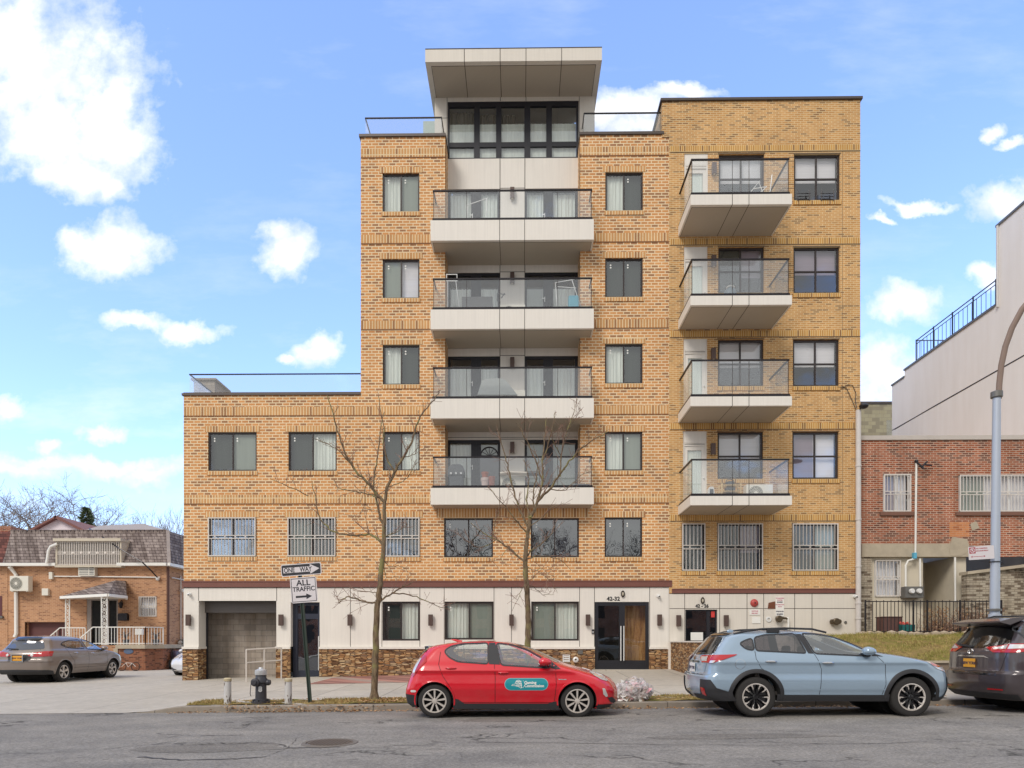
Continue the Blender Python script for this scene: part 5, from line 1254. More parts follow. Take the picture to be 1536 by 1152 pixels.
# lower storey: painted wall with window and dark entry recess
beige = plain('painted_beige_wall', (206, 196, 176), .85, var=.14, nsc=2.5, bump=.2)
zg = .7
lw = R(1311, 1350, 840, 895, CY+.12)
rx = (PX(1387, CY), PX(1433, CY), zg, zl0_, 1.6)
wall(XC0, PX(1452, CY), zg, zl0_, [(lw[0], lw[1], lw[2], lw[3]), rx], CY+.1, .1, [beige], 'lower_wall', C)
mb = MB(); mb.box(XC0, PX(1308, CY), CY, CY+.1, zg, zl0_); mb.build('pilaster', M['brickW'], C, oC)
window(C, (lw[0], lw[1], lw[2], lw[3]), CY+.1, 'double', ('w',), fmat=M['whitem'], grille=True)
mb = MB(); mb.quad((rx[0]-.1, CY+1.7, zg), (rx[1]+.1, CY+1.7, zg), (rx[1]+.1, CY+1.7, zl0_), (rx[0]-.1, CY+1.7, zl0_)); mb.build('recess_wall', beige, C, oC, recalc=False)
mb = MB(); a, b = PX(1396, CY+1.6), PX(1420, CY+1.6); mb.box(a, b, CY+1.6, CY+1.68, zg, 2.9); mb.box(a+.1, b-.1, CY+1.58, CY+1.6, 1.5, 2.2); mb.box(a+.1, b-.1, CY+1.58, CY+1.6, 2.3, 2.8); mb.build('door', plain('dark_red_door', (84, 48, 42), .6), C, oC)
def pipe_thing(name, lb, cat, paths, r, mat, group=None):
    mb = MB()
    for p_ in paths: mb.tube(p_, r, 8)
    return tag(mb.build(name, mat, None, paths[0][0], smooth=True), lb, cat, group)
yy = CY-.1
pipe_thing('conduit', 'tall white conduit running down the red brick wall to the meters', 'conduit', [[P(1374.5, 693, yy), P(1373, 832, yy)], [P(1372.5, 838, yy), P(1362, 841, yy), P(1358.5, 848, yy), P(1358.5, 880, yy)], [P(1380, 838, yy), P(1380.5, 880, yy)]], .032, M['white'])
pipe_thing('conduit', 'short white pipe beside the dark entry recess', 'conduit', [[P(1432.5, 836, yy), P(1433, 903, yy)]], .03, M['white'])
r = R(1370, 1374.8, 829, 838, yy-.04); mb = MB(); mb.box(r[0], r[1], yy-.07, yy+.05, r[2], r[3]); tag(mb.build('junction_box', plain('blue_cap', (90, 170, 200), .5), None, (r[0], yy, r[2]), bevel=.01), 'small bright blue junction on the white conduit', 'junction box')
r = R(1355.5, 1383, 880, 897, yy); t_ = thing('electric_meter', 'grey twin electric meter box under the white conduits', 'meter', (r[0], yy, r[2])); mb = MB(); mb.box(r[0], r[1], yy-.1, CY+.1, r[2], r[3]); mb.build('box', M['cap'], t_, t_.location, bevel=.01)
mb = MB()
for q in (.32, .72): mb.lathe([(0, -.2), (.07, -.2), (.09, -.17), (.09, -.1), (.1, -.1), (.1, -.08)], (r[0]+(r[1]-r[0])*q, yy, (r[2]+r[3])/2+.03), 'y', 18)
mb.build('dial', M['whitem'], t_, t_.location, smooth=True)
mb = MB()
for a, b in (((1375, 693), (1383, 700)), ((1383, 700), (1391, 692)), ((1386, 697), (1398, 698)), ((1380, 699), (1386, 703))): mb.tube([P(*a, yy-.05), P(*b, yy-.1)], .03, 6)
mb.ball(P(1374.5, 692, yy), .07, 8)
tag(mb.build('cable_insulator', M['frameblk'], None, P(1380, 695, yy)), 'black cable insulators at the top of the white conduit', 'insulator')
# retaining wall with sloping cap
GWL = thing('garden_wall', 'whitewashed crumbling brick garden wall with sloping top in front of the red brick building', 'wall', (PX(1450, 22.4), 22.4, .8))
a = P(1451, 862, 22.4); b = P(1560, 848, 22.4)
mb = MB(); mb.prism([(a[0], .8), (b[0], .8), (b[0], b[2]), (a[0], a[2])], 22.4, 22.7); mb.build('wall', M['brickW'], GWL, GWL.location)
mb = MB(); mb.prism([(a[0]-.05, a[2]), (b[0], b[2]), (b[0], b[2]+.1), (a[0]-.05, a[2]+.1)], 22.3, 22.75); mb.build('cap', conc, GWL, GWL.location)
# yard: grass bank, rubble edge, iron fence
def yardz(x, y):
    f = max(0, min(1, (y-17)/4.3)); return .86+(1.6-.86)*sm(0, 1, f)**.8+.04*math.sin(x*2.1)*math.sin(y*1.7)
sheet('yard', 9.2, 18.6, 17.0, 23.2, 60, 40, lambda x, y: yardz(x, y) if y < 21.4 else yardz(x, 21.4), M['dirt'])
def lawnpos():
    while True:
        x, y = rnd.uniform(9.3, 18.5), 17.02+4.3*rnd.random()
        if mnoise.noise(Vector((x*1.1, y*1.6, 0)))+rnd.gauss(0, .22) > -.12: return x, y, yardz(x, y)
grass('lawn', 13000, lawnpos, .10, M['grass'], 'patchy yellow green winter grass on the sloping front yard')
t_ = thing('retaining_wall', 'low dark stone wall holding the grass bank above the pavement', 'wall', (12, 17, .4)); mb = MB(); mb.box(9.2, 18.6, 16.8, 17.0, .3, .86); mb.box(9.0, 9.2, 16.8, FB-.2, .3, .95); mb.build('wall', plain('dark_rough_stone', (120, 106, 92), .95, var=.4, nsc=6, bump=.5), t_, t_.location)
mb = MB(); mb.box(9.15, 18.6, 16.75, 17.03, .86, .91); mb.build('cap', conc, t_, t_.location)
rockm = plain('rubble_stone', (176, 160, 140), .9, var=.35, nsc=5, bump=.4)
mb = MB(); r2 = random.Random(5)
x = 10.9
while x < 15.3:
    s_ = r2.uniform(.07, .16); mb.ball((x, 21.3+r2.uniform(-.08, .08), 1.6+s_*.25), s_, 7, sc=(1.3, 1, .75)); x += s_*1.9
tag(mb.build('rubble_edging', rockm), 'row of loose rubble stones at the foot of the iron fence', 'stones', kind='stuff')
FN = thing('iron_fence', 'black iron picket fence on the grass bank in front of the red brick building', 'fence', (12, 21.5, 1.6)); YF = 21.5
x0, x1 = PX(1298, YF), PX(1502, YF); zt, zb = PZ(901.5, YF, 1380), PZ(948, YF, 1380)
mb = MB(); mb.box(x0, x1, YF-.015, YF+.015, zt-.03, zt); mb.box(x0, x1, YF-.015, YF+.015, zb, zb+.03); mb.build('rail', M['rail'], FN, FN.location)
mb = MB(); n = int((x1-x0)/.115)
for i in range(n+1): x = x0+(x1-x0)*i/n; mb.box(x-.008, x+.008, YF-.008, YF+.008, zb-.06, zt+(.03 if i % 2 else -.01))
mb.build('pickets', M['rail'], FN, FN.location)
for px in (1298, 1370, 1391, 1440, 1502): x = PX(px, YF); mb = MB(); mb.box(x-.02, x+.02, YF-.02, YF+.02, zb-.15, zt+.03); mb.build('post', M['rail'], FN, FN.location)
r = R(1321, 1348, 925, 948.5, 22.1); mb = MB(); mb.box(r[0], r[1], 21.9, 22.4, 1.58, r[3]-.03); mb.box(r[0]-.02, r[1]+.02, 21.88, 22.42, r[3]-.03, r[3]); tag(mb.build('storage_bin', plain('brown_bin', (104, 74, 68), .7), None, (r[0], 22, 1.6), bevel=.01), 'brown storage bin behind the iron fence', 'bin')
r = R(1348, 1369, 937, 948.5, 21.9); t_ = thing('flower_crate', 'teal plastic crate behind the iron fence with a red heap inside', 'crate', (r[0], 21.9, 1.6)); mb = MB(); mb.prism([(r[0]+.03, 1.59), (r[1]-.03, 1.59), (r[1], r[3]), (r[0], r[3])], 21.75, 22.05); mb.build('crate', plain('teal_plastic', (36, 110, 108), .5), t_, t_.location)
mb = MB()
for i in range(9): mb.ball((r[0]+.05+i*.035, 21.9+.05*math.sin(i*3), r[3]+.03+.03*math.cos(i*2)), .045, 7)
mb.build('flowers', plain('coral_red', (214, 96, 84), .7), t_, t_.location)
# ------------------------------------------------------------------ white building beyond, perpendicular wall
XW = 18.0
def YW(px): # Y on plane x=XW for a photo column
    u = (px-768)/1000; return XW*(CS+u*SN)/(u*CS-SN)
def ZW(px, py): Y = YW(px); return EYE+(HZ-py)*(Y*CS-XW*SN)/1000
W = thing('stucco_building', 'tall white stuccoed building with stepped top beyond the red brick building', 'building', (XW, 24, 0)); oW = W.location
y1338, y1357, y1495 = YW(1338), YW(1357), YW(1495.5)
za, zb_, zc = ZW(1348, 572), ZW(1430, 504.5), ZW(1515, 324)
stucco = NT('white_stucco'); co = stucco.wallco(); n1 = stucco.noise(co, .35, 6, .65); n2 = stucco.noise(stucco.scale(co, (2.5, .3, 1)), 1.2, 4)
cc = stucco.mix(1.0, stucco.mix(n1, lin((236, 234, 232)), lin((246, 244, 243))), stucco.mix(stucco.rng(n2, .35, .7), (1, 1, 1), (.95, .94, .93)), 'MULTIPLY'); stucco.bsdf(cc, .9, spec=.2)
mb = MB()
prof = [(22.6, -.4), (y1338, -.4), (y1338, za), (y1357, za), (y1357, zb_), (y1495, zb_), (y1495, zc), (22.6, zc)]
mb.prism(prof, XW, XW+12, 'x'); mb.build('wall', stucco.mat, W, oW)
mb = MB()
mb.box(XW-.04, XW+.3, y1357, y1338+.04, za, za+.07); mb.box(XW-.04, XW+.3, y1495+.1, y1357+.04, zb_, zb_+.08); mb.box(XW-.04, XW+.3, 22.5, y1495+.04, zc, zc+.09)
mb.build('coping', M['cap'], W, oW)
a = P(1350, 640, 1)
zj = EYE+.567*XW
mb = MB(); mb.box(XW-.006, XW+.01, 22.6, y1338, zj-.02, zj+.02); mb.build('joint_line', M['cap'], W, oW)
mb = MB(); mb.tube([(XW-.04, y1495-.08, zc), (XW-.04, y1495-.08, zb_-.1)], .045, 8); mb.build('downpipe', plain('pale_pipe', (206, 204, 202), .6), W, oW)
RL = MB(); zt = zb_+.08; y0, y1 = y1495+.2, YW(1371); hR = 1.0
nb = int((y1-y0)/.26)
RL.box(XW+.08, XW+.12, y0, y1, zt+hR-.03, zt+hR); RL.box(XW+.085, XW+.115, y0, y1, zt+hR*.82, zt+hR*.82+.02); RL.box(XW+.085, XW+.115, y0, y1, zt+.08, zt+.1)
RL.box(XW+.12, XW+1.6, y1-.04, y1, zt+hR-.03, zt+hR); RL.box(XW+.12, XW+1.6, y1-.035, y1-.005, zt+.1, zt+.12)
for i in range(nb+1): y = y0+(y1-y0)*i/nb; RL.box(XW+.092, XW+.108, y-.008, y+.008, zt+.1, zt+hR*.82); 
for i in range(10): RL.box(XW+.15+i*.15, XW+.166+i*.15, y1-.028, y1-.012, zt+.12, zt+hR-.03)
rr = RL.build('roof_railing', plain('navy_rail', (70, 70, 92), .5), W, oW)
for i in range(5): y = y0+(y1-y0)*i/4; mb = MB(); mb.box(XW+.08, XW+.12, y-.02, y+.02, zt, zt+hR+.03); mb.build('post', M['rail'], rr, oW)
# beige block far behind
EY = 36
mb = MB(); r = R(1280, 1345, 606, 700, EY); mb.box(r[0]-4, r[1]+1, EY, EY+10, -.4, r[3]); t_ = thing('distant_building', 'drab olive beige building glimpsed between the yellow and the white building', 'building', (r[0], EY, 0))
mb.build('wall', brick('olive_block', lin((176, 168, 140)), lin((168, 160, 132)), lin((150, 142, 120)), lin((160, 152, 130)), .4, .2, .01, dark=.2), t_, t_.location)
mb = MB(); mb.box(r[0]-4, r[1]+1, EY-.05, EY+.3, r[3], r[3]+.12); mb.build('coping', M['capd'], t_, t_.location)
mb = MB(); r = R(1330, 1338.5, 630, 656, 33); mb.box(r[0], r[1]+.1, 33, 33.03, r[2]-1, r[3]); mb.build('glass_screen', M['bglass'], t_, t_.location)
# cable in front of the white wall
mb = MB(); mb.tube([P(1342, 644, 24), P(1400, 610, 22), P(1536, 533, 19), P(1600, 500, 18)], .018, 5); tag(mb.build('cable', M['rail'], None, P(1342, 644, 24)), 'thin overhead cable crossing in front of the white stucco wall', 'cable')
# ------------------------------------------------------------------ house on the left
GY = 34.0
XG0, XG1 = PX(12, GY), PX(250, GY); zE = PZ(848, GY, 130); zM = PZ(797, GY+.9, 130)
G = thing('brick_house', 'low orange brick house with grey shingled mansard roof and a small porch', 'house', (XG0, GY, 0)); oG = G.location
gd = R(37, 98, 933, 975, GY); gd = (gd[0], gd[1], -.05, gd[3], .35); gw = R(208.5, 235, 894.5, 925, GY); dr_ = (PX(130, GY), PX(177, GY), PZ(968, GY, 150), PZ(895, GY, 150), .15)
def gside(mb): mb.quad((XG1, GY, -.1), (XG1, GY+14, -.1), (XG1, GY+14, zE), (XG1, GY, zE)); 
wall(XG0, XG1, -.1, zE, [gd, gw, dr_], GY, .15, [M['brickH']], 'wall', G, extra=gside)
def shingle():
    t = NT('grey_shingle'); co = t.wallco()
    b = t.n('ShaderNodeTexBrick', offset=.5); t.set(b, 'Vector', co); t.set(b, 'Scale', 1.0); t.set(b, 'Brick Width', .32); t.set(b, 'Row Height', .16); t.set(b, 'Mortar Size', .014); t.set(b, 'Mortar Smooth', .5)
    t.set(b, 'Color1', lin((120, 110, 106))); t.set(b, 'Color2', lin((154, 144, 138))); t.set(b, 'Mortar', lin((66, 56, 56)))
    st = t.noise(t.scale(co, (2.2, .25, 1)), 2.2, 4); col = t.mix(1.0, b.outputs['Color'], t.mix(t.rng(st, .35, .65), (.62, .58, .58), (1.2, 1.18, 1.2)), 'MULTIPLY')
    t.bsdf(col, .95, 0, t.bump(t.math('SUBTRACT', 1.0, b.outputs['Fac']), .5, .02), .15); return t.mat
M['shingle'] = shingle()
M['shingler'] = brick('maroon_shingle', lin((116, 74, 68)), lin((132, 86, 78)), lin((92, 60, 56)), lin((70, 46, 44)), .32, .16, .012, dark=.3)
e = .25; t0 = .75
x0b, x1b = XG0-.1, XG1+e; x0t, x1t = PX(20, GY+.9), XG1-.35
mb = MB()
mb.quad((x0b, GY-e, zE), (x1b, GY-e, zE), (x1t, GY+t0, zM), (x0t, GY+t0, zM))
mb.quad((x1b, GY-e, zE), (x1b, GY+14, zE), (x1t, GY+13.5, zM), (x1t, GY+t0, zM))
mb.quad((x0b, GY-e, zE), (x0t, GY+t0, zM), (x0t, GY+13, zM), (x0b, GY+14, zE))
mf = mb.build('mansard_roof', M['shingle'], G, oG, recalc=False)
mb = MB(); mb.beam((x1b+.02, GY-e-.02, zE), (x1t+.02, GY+t0-.02, zM), .16, .05); mb.build('hip_tiles', plain('pale_ridge_tiles', (160, 150, 146), .9, var=.3, nsc=4), mf, oG)
mb = MB(); 
for i in range(36): mb.box(x0t+(x1t-x0t)*i/36, x0t+(x1t-x0t)*(i+.8)/36, GY+t0-.06, GY+t0+.1, zM-.1, zM+.05)
mb.build('ridge_tiles', M['shingle'], mf, oG)
mb = MB(); c1 = P(205, 790, GY+6); mb.quad((PX(120, GY+1), GY+1, zM), (x1t, GY+1, zM), (c1[0]+1, GY+5, c1[2]), (PX(150, GY+5), GY+5, c1[2]-.1)); mb.quad((x1t, GY+1, zM), (x1t, GY+13, zM), (c1[0]+1, GY+9, c1[2]), (c1[0]+1, GY+5, c1[2])); mb.quad((x0t, GY+1, zM-.02), (x1t, GY+1, zM-.02), (x1t, GY+13, zM-.02), (x0t, GY+13, zM-.02))
mb.build('roof', plain('weathered_flat_roof', (160, 150, 144), .9), G, oG, recalc=False)
mb = MB(); wht = M['white']
for a, b in ((-5, 84), (176, 250)): mb.box(PX(a, GY-.3) if a > 0 else XG0-.15, PX(b, GY-.3), GY-.38, GY-.24, zE-.06, zE+.09)
mb.box(XG1+.24, XG1+.38, GY-.38, GY+14, zE-.06, zE+.08); mb.box(XG0, XG1+.24, GY-.24, GY+.0, zE-.05, zE-.02); mb.box(XG1, XG1+.24, GY, GY+14, zE-.05, zE-.02)
mb.build('gutter', wht, G, oG)
# dormer with grille
d = R(86, 180, 812, 848, GY-.3); DY = GY-.32
mb = MB(); mb.box(d[0]-.15, d[1]+.1, DY-.1, GY+.9, d[3], d[3]+.14); mb.box(d[0]-.08, d[0], DY, GY+.9, d[2], d[3]); mb.box(d[1], d[1]+.08, DY, GY+.9, d[2], d[3]); mb.box(d[0]-.1, d[1]+.1, DY-.05, GY+.3, d[2]-.1, d[2])
dm = mb.build('dormer', plain('dormer_beige', (200, 190, 172), .7), G, oG)
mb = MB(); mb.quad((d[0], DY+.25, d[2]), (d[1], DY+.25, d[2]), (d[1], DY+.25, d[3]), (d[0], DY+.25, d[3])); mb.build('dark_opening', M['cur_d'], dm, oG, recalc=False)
mb = MB(); n = 36
for i in range(n+1): x = d[0]+(d[1]-d[0])*i/n; mb.box(x-.018, x+.018, DY+.02, DY+.05, d[2], d[3])
for z in (d[2]+.02, (d[2]+d[3])/2-.05, (d[2]+d[3])/2+.05, d[3]-.05): mb.box(d[0], d[1], DY+.015, DY+.055, z, z+.03)
for i in range(7): mb.ball((d[0]+(d[1]-d[0])*(.12+.13*i), DY+.02, (d[2]+d[3])/2+.02), .08, 8, sc=(1, .4, 1))
mb.build('grille', M['grill'], dm, oG)
window(G, gw, GY, 'double', (('w', .6), ('w', .6)), fmat=M['whitem'], grille=True)
mb = MB(); mb.box(gd[0], gd[1], GY+.3, GY+.36, -.05, gd[3])
for i in range(4): mb.box(gd[0], gd[1], GY+.29, GY+.3, i*.5+.1, i*.5+.13)
mb.build('garage_door', plain('maroon_door', (98, 60, 58), .6), G, oG)
mb = MB(); mb.box(gd[0]-.25, gd[0], GY+.05, GY+.14, -.05, gd[3]); mb.build('garage_trim', M['frame'], G, oG)
# front door set
dx0, dx1, dz0, dz1 = dr_[:4]; gyf = plain('grey_door_frame', (150, 140, 134), .6)
mb = MB(); y = GY+.1
for a, b in ((130, 136.5), (152, 163), (174.5, 177)): mb.box(PX(a, GY), PX(b, GY), y-.08, y+.04, dz0, dz1)
mb.box(PX(136.5, GY), PX(174.5, GY), y-.08, y+.04, dz1-.2, dz1); f = mb.build('door', gyf, G, oG)
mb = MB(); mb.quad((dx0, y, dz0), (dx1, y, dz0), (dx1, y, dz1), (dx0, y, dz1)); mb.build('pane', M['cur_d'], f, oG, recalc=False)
mb = MB()
for i in range(30):
    x = dx0+(dx1-dx0)*i/30; mb.box(x-.008, x+.008, y-.05, y-.035, dz0, dz1-.2)
for z in (dz0+.3, dz0+1, dz0+1.7): mb.box(dx0, dx1, y-.05, y-.035, z, z+.03)
mb.build('grille', M['rail'], f, oG)
mb = MB(); mb.box(PX(14, GY), PX(31, GY)-.1, GY-.02, GY+.0, -.1, 0)
# porch
PYf = 31.4
PR = thing('porch', 'raised brick porch with white railing and shingled hip canopy on ornamental posts', 'porch', (PX(170, PYf), PYf, 0)); oP = PR.location
pz = PZ(973, PYf); pzt = PZ(967, PYf); xa, xb = PX(178, PYf), PX(243, PYf+.8); xc = PX(218, PYf)
mb = MB(); foot = [(xa, GY), (xa, PYf), (xc, PYf), (xb, PYf+.9), (xb, GY)]; mb.prism(foot, -.1, pz, 'z'); mb.build('base', M['brickPorch'], PR, oP)
mb = MB(); foot2 = [(xa-.1, GY), (xa-.1, PYf-.1), (xc+.03, PYf-.1), (xb+.1, PYf+.85), (xb+.1, GY)]; mb.prism(foot2, pz, pzt, 'z'); mb.build('slab', conc, PR, oP)
mb = MB(); sx0, sx1 = PX(118, PYf), xa
for i in range(6): mb.box(sx0+(sx1-sx0)*i/6, sx1-.1, PYf+.1, GY-.01, -.1+i*(pz+.1)/6, -.1+(i+1)*(pz+.1)/6)
mb.build('steps', conc, PR, oP)
wr = M['white']
def railrun(a, b, h0=.06, h1=.83, n=None, nm='railing'):
    a, b = Vector(a), Vector(b); mb = MB(); L = (b-a).length; n = n or int(L/.14)
    mb.beam(a+Vector((0, 0, h1)), b+Vector((0, 0, h1)), .045, .045); mb.beam(a+Vector((0, 0, h0)), b+Vector((0, 0, h0)), .035, .035)
    for i in range(n+1):
        p_ = a.lerp(b, i/n); s_ = .035 if i in (0, n) else .018; mb.box(p_.x-s_/2, p_.x+s_/2, p_.y-s_/2, p_.y+s_/2, p_.z, p_.z+h1)
    return mb.build(nm, wr, PR, oP)
railrun((PX(139.5, PYf), PYf, pzt), (xc, PYf, pzt)); railrun((xc, PYf, pzt), (xb, PYf+.9, pzt))
railrun((PX(121, PYf), PYf, pzt-.5), (PX(139.5, PYf), PYf, pzt), n=5, nm='stair_railing'); railrun((PX(90, PYf+1.6), PYf+1.6, pzt), (PX(128, PYf+1.6), PYf+1.6, pzt)); railrun((PX(72, PYf+1.6), PYf+1.6, pzt-.5), (PX(90, PYf+1.6), PYf+1.6, pzt), n=4, nm='stair_railing')
ze = PZ(892.5, PYf)
def post(px, Y, z0, w_):
    x = PX(px, Y); mb = MB(); 
    for s_ in (-1, 1): mb.box(x+s_*w_/2-.018, x+s_*w_/2+.018, Y-.02, Y+.02, z0, ze)
    n = int((ze-z0)/.3)
    for i in range(n):
        z = z0+(ze-z0)*(i+.5)/n; mb.tube([(x+w_*.36*math.cos(q)*(1 if i % 2 else -1), Y, z+.13*math.sin(q)) for q in [k*.5-1.5*0 for k in range(12)]], .014, 5); mb.ball((x, Y, z), .035, 6)
        mb.box(x-w_/2, x+w_/2, Y-.01, Y+.01, z0+(ze-z0)*i/n-.01, z0+(ze-z0)*i/n+.01)
    mb.build('post', wr, PR, oP)
post(101.5, PYf+1.6, pzt-.6, .2); post(156.5, PYf, pzt, .27)
ap = P(157, 870, PYf+1.0); e0, e1 = PX(91, PYf+1.2), PX(190, PYf+.8); ef = PX(161, PYf-.2)
mb = MB(); pts = [(PX(91, PYf+1.5), PYf+1.5, ze+.06), (PX(162, PYf-.2), PYf-.2, ze+.06), (PX(190, PYf+1.3), PYf+1.3, ze+.06), (PX(190, GY), GY, ze+.06), (PX(88, GY), GY, ze+.06)]
apx = (ap[0]+.1, PYf+1.7, ap[2]+.05); ridge = (apx[0], GY, ap[2]+.1)
mb.poly([pts[0], pts[1], apx]); mb.poly([pts[1], pts[2], apx]); mb.poly([pts[2], pts[3], ridge, apx]); mb.poly([pts[4], pts[0], apx, ridge])
mb.build('canopy', M['shingle'], PR, oP, recalc=False)
mb = MB(); n = len(pts)
for i in range(4):
    a, b = pts[i], pts[(i+1) % 5]
    if i < 3: mb.beam((a[0], a[1], ze+.0), (b[0], b[1], ze+.0), .1, .13)
mb.poly([(p_[0], p_[1], ze-.02) for p_ in pts])
mb.build('fascia', wr, PR, oP)
# house fittings
ac = ac_unit(PX(32, GY-.35), GY-.35, PZ(888, GY-.35, 36), .95, .8, .32, 'white air conditioner unit bracketed on the wall of the orange brick house')
pipe_thing('downpipe', 'white downpipe on the orange brick house beside the air conditioner', 'downpipe', [[P(14, 850, GY-.3), P(17, 853, GY-.2), P(24, 862, GY-.08), P(24.5, 950, GY-.08), P(22, 956, GY-.15)]], .09, M['white'])
pipe_thing('downpipe', 'white bent downpipe crossing the mansard roof beside the dormer', 'downpipe', [[P(86, 816, GY-.4), P(76, 820, GY-.45), P(73, 826, GY-.45), P(70, 845, GY-.5)]], .07, M['white'])
pipe_thing('conduit', 'thin white conduit running along the orange brick wall', 'conduit', [[P(82, 864.5, GY-.06), P(150, 865, GY-.06), P(240, 866, GY-.06)]], .03, M['white'])
r = R(122, 146.5, 850.5, 864.5, GY); t_ = thing('air_conditioner', 'boxy through-wall air conditioner under the dormer grille', 'air conditioner', (r[0], GY, r[2])); mb = MB(); mb.box(r[0], r[1], GY-.25, GY, r[2], r[3]); mb.build('casing', M['acw'], t_, t_.location, bevel=.01)
mb = MB()
for i in range(5): z = r[2]+.07+i*.08; mb.box(r[0]+.05, r[0]+(r[1]-r[0])*.62, GY-.255, GY-.25, z, z+.03); mb.box(r[0]+(r[1]-r[0])*.68, r[1]-.04, GY-.255, GY-.25, z, z+.04)
mb.build('grille', M['dgrey'], t_, t_.location)
for px0, px1, py0, py1, lb in ((65.5, 75, 883, 893.5, 'white box on the orange brick wall just below the bracketed air conditioner pipes'), (76, 81.5, 858.5, 869, 'small grey box at the end of the thin white conduit')):
    r = R(px0, px1, py0, py1, GY); mb = MB(); mb.box(r[0], r[1], GY-.15, GY, r[2], r[3]); tag(mb.build('vent_box', M['acw'], None, (r[0], GY, r[2]), bevel=.015), lb, 'vent box')
x, _, z = P(184, 908, GY); t_ = thing('wall_lantern', 'black wall lantern above the mailbox on the porch', 'lantern', (x, GY, z)); mb = MB(); mb.lathe([(0, .2), (.1, .12), (.12, .1), (.07, -.12), (.03, -.16), (0, -.16)], (x, GY-.16, z), n=8); mb.build('shade', M['rail'], t_, t_.location)
mb = MB(); mb.tube([(x, GY-.16, z+.2), (x, GY-.1, z+.26), (x, GY, z+.15)], .02, 6); mb.build('bracket', M['rail'], t_, t_.location)
r = R(180, 194, 920, 931, GY); mb = MB(); pr = [(r[0], r[2]), (r[1], r[2]), (r[1], r[3]-.08), (r[1]-.05, r[3]), (r[0]+.05, r[3]), (r[0], r[3]-.08)]; mb.prism(pr, GY-.2, GY-.01); mb.box(r[0]+.05, r[1]-.05, GY-.215, GY-.2, r[3]-.13, r[3]-.11); tag(mb.build('mailbox', M['rail'], None, (r[0], GY, r[2])), 'black mailbox on the brick beside the porch door', 'mailbox')
x, _, z = P(238.5, 868.5, GY); mb = MB(); mb.ball((x, GY-.12, z), .1, 10); mb.tube([(x, GY-.1, z+.05), (x-.1, GY, z+.1)], .03, 6); tag(mb.build('sensor_light', M['whitem'], None, (x, GY, z)), 'small white sensor light near the corner of the orange brick house', 'light')
x, _, z = P(193, 977, PYf); mb = MB(); mb.lathe([(0, -.03), (.22, -.03), (.24, 0), (0, 0)], (0, 0, 0), 'y', 20); mb.xf(lambda p: Vector((x+p.x, PYf+p.y, z+p.z*.55))); tag(mb.build('plaque', plain('slate_blue_plaque', (84, 100, 128), .6), None, (x, PYf, z)), 'oval slate blue plaque on the brick base of the porch', 'plaque')
r = R(204, 214, 943, 952, PYf+1.2); mb = MB(); mb.box(r[0], r[1], PYf+1.1, PYf+1.3, r[2], r[3]); mb.box((r[0]+r[1])/2-.03, (r[0]+r[1])/2+.03, PYf+1.15, PYf+1.2, pzt, r[2]); tag(mb.build('porch_box', M['white'], None, (r[0], PYf+1.1, pzt)), 'white box on a stand behind the porch railing', 'box')
for px in (187, 232):
    x = PX(px, PYf+.9); mb = MB(); mb.lathe([(0, 0), (.12, 0), (.16, .25), (.17, .25), (0, .22)], (x, PYf+1.0, pzt), n=14)
    for i in range(14):
        a = i*2.4; mb.tube([(x, PYf+1, pzt+.22), (x+.1*math.cos(a), PYf+1+.1*math.sin(a), pzt+.5), (x+.2*math.cos(a), PYf+1+.2*math.sin(a), pzt+.55+.1*math.sin(i))], .012, 4)
    tag(mb.build('potted_plant', M['dgrey'], None, (x, PYf+1, pzt)), 'dark potted plant behind the porch railing, %s' % ('nearer the door' if px < 200 else 'nearer the outer corner'), 'plant')
mb = MB(); mb.tube([P(134, 793, 36), P(162, 811, 34), P(178, 822, 33.4), P(213, 843, 33.2), P(225, 854, 33.3), P(236, 866, 33.7)], .035, 5); tag(mb.build('cable', M['rail'], None, P(178, 822, 33)), 'dark drooping cable in front of the mansard roof', 'cable')
bp = plain('brown_pipe', (92, 62, 52), .7)
pipe_thing('downpipe', 'brown downpipe on the corner of the orange brick house', 'downpipe', [[(XG1+.1, GY-.06, zE-.1), (XG1+.1, GY-.06, 0)]], .07, bp)
pipe_thing('conduit', 'thin conduits on the narrow side wall of the orange brick house', 'conduit', [[(XG1+.06, GY+1.3, zE-.4), (XG1+.06, GY+1.3, 1.4)], [(XG1+.05, GY+2.2, zE-.7), (XG1+.05, GY+2.2, .2)], [(XG1+.05, GY+.4, zE-.6), (XG1+.05, GY+6, zE-.6)]], .035, M['grill'])
x = XG1+.15; t_ = thing('gas_meter', 'grey gas meter cluster in the gap beside the orange brick house', 'meter', (x, GY+1.2, 1.0)); mb = MB(); mb.box(x-.05, x+.2, GY+1.0, GY+1.4, 1.1, 1.5); mb.build('box', M['cap'], t_, t_.location, bevel=.03); mb = MB(); mb.lathe([(0, -.05), (.1, -.05), (.1, 0), (0, 0)], (x+.05, GY+1.0, 1.35), 'y', 12); mb.build('dial', M['whitem'], t_, t_.location)
mb = MB(); mb.tube([(x+.02, GY+1.2, 1.1), (x+.02, GY+1.2, 0)], .04, 6); mb.build('pipe', bp, t_, t_.location)
x, _, z = P(257.5, 886, GY+1.3); mb = MB(); mb.ball((XG1+.15, GY+1.3, z), .1, 8); mb.tube([(XG1+.02, GY+1.3, z), (XG1+.15, GY+1.3, z)], .03, 6); tag(mb.build('sensor_light', M['whitem'], None, (XG1+.1, GY+1.3, z)), 'small white light on the narrow side wall of the orange brick house', 'light')
